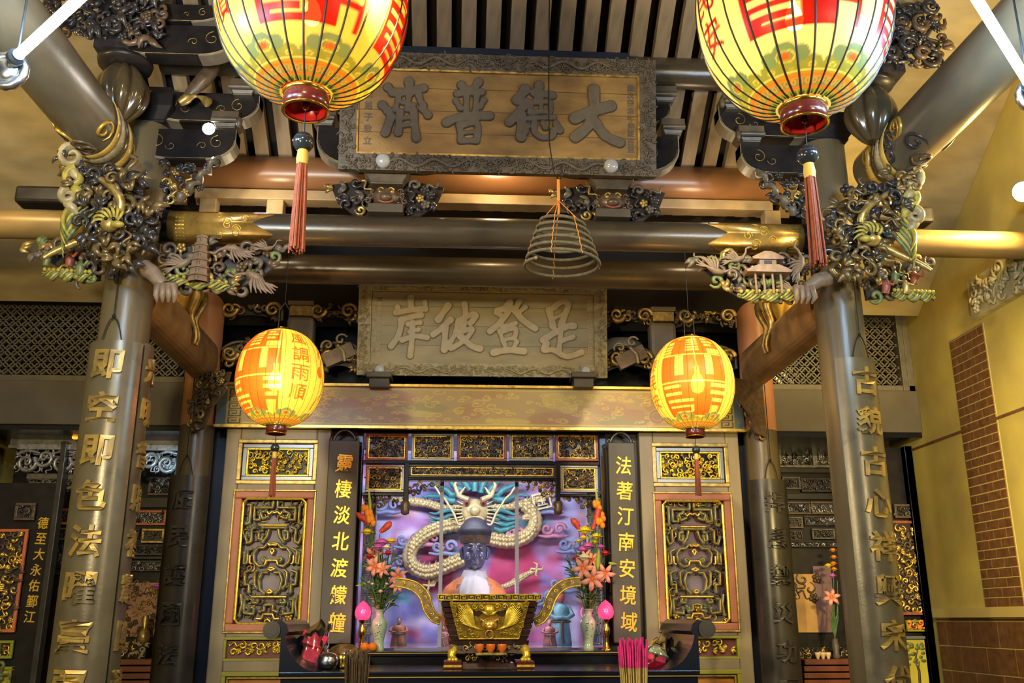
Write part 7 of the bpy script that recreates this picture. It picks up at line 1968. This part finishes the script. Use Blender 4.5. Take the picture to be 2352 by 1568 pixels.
# left shrine: outer screen leaf
Y0 = 7.35
t = thing('shrine_screen', 'dark carved screen leaf at the far left edge with gold letters 德至大永佑鄞江', 'screen', (-3.4, Y0, 0))
F = FRONT(0, Y0, 0)
xL, xR = -3.80, at(104, 1300, Y0).x
m = MB(); m.fbox(F, xL, xR, 0.05, 2.55, -.05, -.021); m.build('screen_board', 'dark_wood', t)
for px in (108, 6):
    m = MB(); x = at(px, 1350, Y0).x if px > 50 else -3.74; m.fbox(F, x - .022, x + .022, .05, 2.86, -.05, .04); m.build('stile', 'plate_dark', t, bevel=.006)
spanel(t, Y0, 33, 85, 1155, 1195, 'carve_brown', ['carve_dark', 'carve_grey'], 1)
p = spanel(t, Y0, -40, 68, 1215, 1452, 'orange_red', ['gold', 'carve_brown', 'carve_dark'], 2, .05)
spanel(t, Y0, -8, 34, 1470, 1512, 'green_trim', ['gold', 'carve_brown'], 3, .04)
spanel(t, Y0, -20, 30, 1530, 1640, 'green_trim', ['carve_green', 'carve_green'], 4, .09, True, 'painted_panel', 'painted_yellow')
for i, ch in enumerate('德至大永佑鄞江'):
    q = at((97, 92, 88, 81, 76, 72, 66)[i], 1200 + 36 * i, Y0); m = MB(); text_flat(m, F, ch, q.x, q.z, .078, .088, .006, .012, -.0205, shear=.08); m.build('gold_character', 'gold_text', t)
def scroll_row(par, Y, px0, px1, py0, py1, mats, seed, r=.06):
    F = FRONT(0, Y, 0); a, b = at(px0, py1, Y), at(px1, py0, Y); m = MB(); rnd = random.Random(seed)
    u = min(a.x, b.x) + r; k = 0
    while u < max(a.x, b.x):
        v = (a.z + b.z) / 2 + .25 * r * (1 if k % 2 else -1)
        m.tube(spiral(F, u, v, r, 1.35, pi * k, 1 if k % 2 else -1, 18, .0), [.017 * (1 - .025 * i) for i in range(19)], 7, k % len(mats), flat=(F[3], 1.4))
        m.tube([fp(F, u - r, v + r * .9, 0), fp(F, u, v + r * 1.25, .01), fp(F, u + r * 1.2, v + r * .95, 0)], [.008, .016, .008], 6, 0)
        u += r * 1.75; k += 1
    m.fbox(F, min(a.x, b.x), max(a.x, b.x), max(a.z, b.z) - .02, max(a.z, b.z) + .02, -.02, .03)
    carve(m, F, lambda p, q: True, (min(a.x, b.x), max(a.x, b.x), a.z + .01, b.z - .02), .05, seed + 9, .01, (0,), .9, -.02)
    return m.build('scroll_valance', mats, par)
t = thing('shrine_valance', 'dark silvery scroll carved valance across the top of the left side shrine', 'valance', (-2.9, 7.4, 2.5))
scroll_row(t, 7.38, 35, 455, 1030, 1085, ['silver_relief'], 5, .075)
F = FRONT(0, 7.42, 0); a, b = at(20, 1030, 7.42), at(470, 985, 7.42)
m = MB(); m.fbox(F, a.x, b.x, a.z, b.z, -.06, 0); m.fbox(F, a.x, b.x, b.z - .05, b.z, 0, .04); m.fbox(F, a.x, b.x, a.z, a.z + .03, 0, .025); m.build('cornice', 'silver_wood', t, bevel=.006)
scroll_row(t, 7.46, 60, 180, 1095, 1130, ['carve_grey'], 8, .05)
lamp('SPOT', at(362, 1100, 7.12) , 5, (.40, .70, 1.0), .03, at(365, 1005, 7.42), 'blue_cornice_light', radians(100))
# hidden small lamp glowing orange at the top
p = at(174, 993, 7.30); m = MB(); m.lathe([(.018, 0), (.026, .02), (.028, .07), (.022, .085)], (p.x, 7.30, p.z - .05), 18)
tl = thing('amber_lamp', 'small glowing amber lamp under the header board at far left', 'lamp', (p.x, 7.3, p.z)); m.build('amber_shade', 'amber_glow', tl)
m = MB(); m.lathe([(.024, .035), (.024, .05), (.008, .06), (.008, .075)], (p.x, 7.30, p.z), 16); m.build('lamp_cap', 'iron', tl)
def shrine(sd, Y, label, panels, rows, mural, mtrim):
    t = thing('side_shrine', label, 'shrine', ((-2.7 if sd < 0 else 2.7), Y, 0))
    F = FRONT(0, Y, 0)
    x0, x1 = (-3.8, -2.1) if sd < 0 else (2.1, 3.4)
    m = MB(); m.fbox(F, x0, x1, 0, 2.9, -.10, -.021); m.build('shrine_back', 'dark_wood', t)
    for i, (a, b, c_, d_, tr, fl) in enumerate(panels): spanel(t, Y, a, b, c_, d_, tr, fl, 100 + i + sd, .034)
    for (a, b, c_, d_) in rows:
        m = MB(); p, q = at(a, d_, Y), at(b, c_, Y); m.fbox(F, p.x, q.x, p.z, q.z, -.02, .03); m.build('rail', 'plate_dark', t, bevel=.004)
    return t, F
Yi = 7.9
t, F = shrine(-1, Yi, 'dim carved side shrine with a rosy mural seen between the two left columns',
    [(300, 385, 1172, 1206, 'orange_red', ['silver_relief', 'carve_dark']), (325, 380, 1214, 1247, 'old_gold', ['carve_grey', 'carve_dark']), (300, 322, 1214, 1236, 'carve_dark', ['silver_relief', 'carve_dark']), (300, 385, 1252, 1275, 'carve_dark', ['carve_dark', 'carve_grey']),
     (340, 400, 1095, 1138, 'carve_brown', ['silver_relief', 'carve_dark']), (295, 380, 1288, 1312, 'carve_dark', ['silver_relief', 'carve_dark'])] +
    [(125, 165, 1168, 1205, 'orange_red', ['carve_brown', 'carve_dark']), (122, 162, 1212, 1240, 'old_gold', ['carve_dark', 'carve_grey']), (118, 160, 1250, 1320, 'carve_dark', ['carve_dark', 'carve_grey'])],
    [(290, 400, 1143, 1166), (285, 380, 1278, 1284)], None, None)
p, q = at(276, 1462, Yi), at(372, 1338, Yi)
m = MB(); m.fbox(F, p.x, q.x, p.z, q.z, -.02, .01); o = m.build('rosy_mural', 'mural_pink', t)
m = MB(); carve(m, F, lambda u, v: True, (p.x, q.x, p.z, q.z), .055, 77, .004, (0, 1), .6, .008); m.build('mural_relief', ['carve_brown', 'old_gold'], o)
Yt = 7.65
def side_table(sd, px0, px1, py, label):
    a, b = at(px0, py, Yt), at(px1, py, Yt); t = thing('side_table', label, 'table', ((a.x + b.x) / 2, Yt, 0))
    z = a.z; m = MB(); m.box(a.x, b.x, Yt - .15, Yt + .15, z - .04, z); m.build('table_top', 'table_red', t, bevel=.006)
    m = MB()
    for k in range(3): m.box(a.x, b.x, Yt - .13 + .01 * k, Yt + .13, z - .09 - .05 * k, z - .05 - .05 * k)
    m.build('stepped_apron', 'table_red', t, bevel=.004)
    for x in (a.x + .05, b.x - .05): m = MB(); m.box(x - .035, x + .035, Yt - .1, Yt + .1, 0, z - .19); m.build('leg', 'table_red', t)
    return z, a.x, b.x
z, a, b = side_table(-1, 240, 440, 1512, 'red wooden side table in front of the left side shrine')
m = MB()
tt = thing('gilt_offering_stand', 'small dark stand with gilt carvings on the left side table', 'stand', (-2.45, 7.7, z))
pa, pb = at(276, 1500, 7.7), at(345, 1462, 7.7)
m.box(pa.x, pb.x, 7.64, 7.76, z, z + .10); m.build('stand_box', 'dark_wood', tt, bevel=.004)
m = MB(); carve(m, FRONT(0, 7.638, 0), lambda u, v: True, (pa.x, pb.x, z + .01, z + .10), .04, 6, .01, (0, 1, 2), 1.1); m.build('gilt_relief', ['gold', 'carve_brown', 'carve_ivory'], tt)
m = MB(); c = at(330, 1465, 7.7); m.lathe([(.03, .10), (.045, .13), (.05, .17), (.03, .20), (.018, .22), (.03, .27), (.02, .31)], (c.x, 7.7, z), 18); m.build('small_figure', 'old_gold', tt)
tag_p = at(361, 1348, 7.7); m = MB(); mum(m, Vector((tag_p.x, 7.7, tag_p.z)), .045, seed=3); o = m.build('flower_head', 'mum_purple')
g = MB(); g.tube([(tag_p.x, 7.7, tag_p.z), (tag_p.x + .03, 7.7, (tag_p.z + z) / 2), (tag_p.x + .02, 7.7, z)], .005, 5)
g2 = g.build('stem', 'leaf_green'); tf = thing('cut_flower', 'single purple flower beside the rosy mural of the left shrine', 'flower', (tag_p.x, 7.7, z))
for k in (o, g2): k.parent = tf; k.location = -tf.location
# right shrine
t, F = shrine(1, Yi, 'dim carved side shrine with an amber scroll seen between the two right columns',
    [(1790, 1868, 1025, 1074, 'silver_wood', ['silver_relief', 'carve_dark']), (1872, 1925, 1025, 1074, 'silver_wood', ['silver_relief', 'carve_dark']), (1797, 1836, 1095, 1124, 'carve_grey', ['carve_grey', 'carve_dark']), (1840, 1915, 1098, 1130, 'carve_dark', ['carve_dark', 'carve_brown']),
     (1803, 1859, 1152, 1181, 'carve_brown', ['silver_relief', 'carve_dark']), (1863, 1925, 1152, 1181, 'carve_brown', ['silver_relief', 'carve_dark']), (1806, 1842, 1187, 1213, 'carve_grey', ['carve_grey', 'carve_dark']), (1847, 1925, 1185, 1207, 'carve_dark', ['silver_relief', 'carve_dark']),
     (1810, 1842, 1218, 1242, 'carve_dark', ['carve_brown', 'carve_dark']), (1865, 1915, 1214, 1238, 'carve_grey', ['carve_dark', 'carve_dark']), (1815, 1925, 1243, 1257, 'carve_dark', ['silver_relief', 'carve_dark']),
     (1985, 2060, 1040, 1075, 'carve_dark', ['silver_relief', 'carve_dark']), (1990, 2065, 1100, 1130, 'carve_dark', ['carve_grey', 'carve_dark'])],
    [(1788, 1930, 1014, 1023), (1788, 1930, 1076, 1086), (1795, 1925, 1134, 1147)], None, None)
p, q = at(1817, 1452, Yi), at(1878, 1318, Yi); m = MB(); m.fbox(F, p.x, q.x, p.z, q.z, -.02, .01); o = m.build('amber_scroll', 'scroll_amber', t)
m = MB(); carve(m, F, lambda u, v: v > (p.z + q.z) / 2 + .02, (p.x, q.x, p.z, q.z), .09, 12, .003, (0,), .6, .008); m.build('scroll_painting', 'carve_brown', o)
p, q = at(1879, 1452, Yi), at(1906, 1300, Yi); m = MB(); m.fbox(F, p.x, q.x, p.z, q.z, -.02, .012); m.build('purple_side', 'shrine_purple', t)
z, a, b = side_table(1, 1832, 2010, 1512, 'red wooden side table in front of the right side shrine')
pa, pb = at(1832, 1500, 7.72), at(1985, 1456, 7.72)
tt = thing('dark_offering_stand', 'low dark carved stand on the right side table', 'stand', (2.6, 7.75, z))
m = MB(); m.box(pa.x, pb.x, 7.68, 7.80, z, z + .085); m.build('stand_box', 'dark_wood', tt, bevel=.004)
m = MB(); carve(m, FRONT(0, 7.678, 0), lambda u, v: True, (pa.x, pb.x, z + .01, z + .08), .04, 16, .008, (0, 1), 1.0); m.build('relief', ['carve_dark', 'old_gold'], tt)
for i, px in enumerate((1876, 1888, 1900)):
    c = at(px, 1480, 7.58); m = MB(); m.lathe([(.010, 0), (.013, .01), (.021, .03), (.0225, .048), (.019, .048), (.002, .015)], (c.x, 7.58, z), 18)
    tag(m.build('offering_cup', 'ivory_glaze'), '%s of three tiny ivory cups on the right side table' % ('left one', 'middle one', 'right one')[i], 'cup', 'ivory offering cups')
c = at(1918, 1470, 7.6)
tf = thing('side_bouquet', 'orange and pink flowers beside the amber scroll in the right shrine', 'flowers', (c.x, 7.6, z)); rnd = random.Random(2)
m = MB(); m.lathe([(.02, 0), (.03, .01), (.022, .04), (.03, .10), (.02, .14), (.025, .15)], (c.x, 7.6, z), 16); m.build('small_vase', 'carve_grey', tf)
for px, py, mt, nm in ((1913, 1264, 'flower_orange', 'orange_bloom'), (1915, 1280, 'flower_orange', 'orange_bloom'), (1914, 1295, 'flower_orange', 'orange_bloom'), (1916, 1308, 'flower_orange', 'orange_bloom'), (1902, 1300, 'mum_yellow', 'yellow_bloom'), (1912, 1323, 'mum_purple', 'purple_bloom')):
    q = at(px, py, 7.6); m = MB(); mum(m, q, .032 if 'orange' in nm else .035, seed=px + py); m.build(nm, mt, tf)
q = at(1910, 1372, 7.58); m = MB(); lily(m, q, .07, (-.3, -1, .2), rnd); m.build('lily', ['lily_pink', 'flower_orange'], tf)
m = MB()
for k in range(7): m.tube([(c.x, 7.6, z + .14), (c.x - .02 + .01 * k, 7.6, z + .3), (at(1908 + k * 2, 1300, 7.6).x, 7.6, z + .35 + .12 * (k % 4))], .004, 5)
m.build('stems', 'leaf_green', tf)
# right screen leaf
t = thing('shrine_screen', 'dark carved screen leaf with gilt vase panel next to the yellow wall', 'screen', (3.2, 7.3, 0))
Y0 = 7.25; F = FRONT(0, Y0, 0)
xa_, xb2 = at(2052, 1300, Y0).x, XW
m = MB(); m.fbox(F, xa_, xb2, .05, 2.86, -.05, -.021); m.build('screen_board', 'dark_wood', t)
spanel(t, Y0, 2055, 2094, 1158, 1190, 'carve_brown', ['carve_dark', 'carve_grey'], 31)
spanel(t, Y0, 2060, 2116, 1196, 1412, 'carve_red', ['gold', 'carve_brown', 'old_gold'], 32, .05)
spanel(t, Y0, 2082, 2124, 1424, 1450, 'green_trim', ['flower_orange', 'old_gold'], 33, .04, True, 'relief_panel', 'orange_red')
pp = spanel(t, Y0, 2086, 2136, 1460, 1640, 'steel_grey', None, 34, .09, False, 'painted_panel', 'painted_yellow')
q = at(2110, 1560, Y0); m = MB(); m.tube([fp(F, q.x, q.z - .1, .004), fp(F, q.x + .01, q.z + .06, .004), fp(F, q.x - .01, q.z + .14, .004), fp(F, q.x + .02, q.z + .22, .004)], [.012, .010, .008, .003], 5, 0, flat=(F[3], .2))
rnd = random.Random(5)
for i in range(26): m.ell(fp(F, q.x + rnd.uniform(-.06, .06), q.z + rnd.uniform(.10, .26), .004), (rnd.uniform(.01, .022), .003, .012), 7, 4, 1)
m.build('painted_tree', ['carve_brown', 'carve_green'], pp)
for px, w, mt in ((2128, .03, 'dark_wood'), (2150, .014, 'brown_red'), (2170, .03, 'black_lacquer')):
    x = min(at(px, 1350, Y0 - .03).x, XW - .035); m = MB(); m.fbox(F, x - w, x + w, .05, 2.86, -.02, .05); m.build('stile', mt, t, bevel=.004)
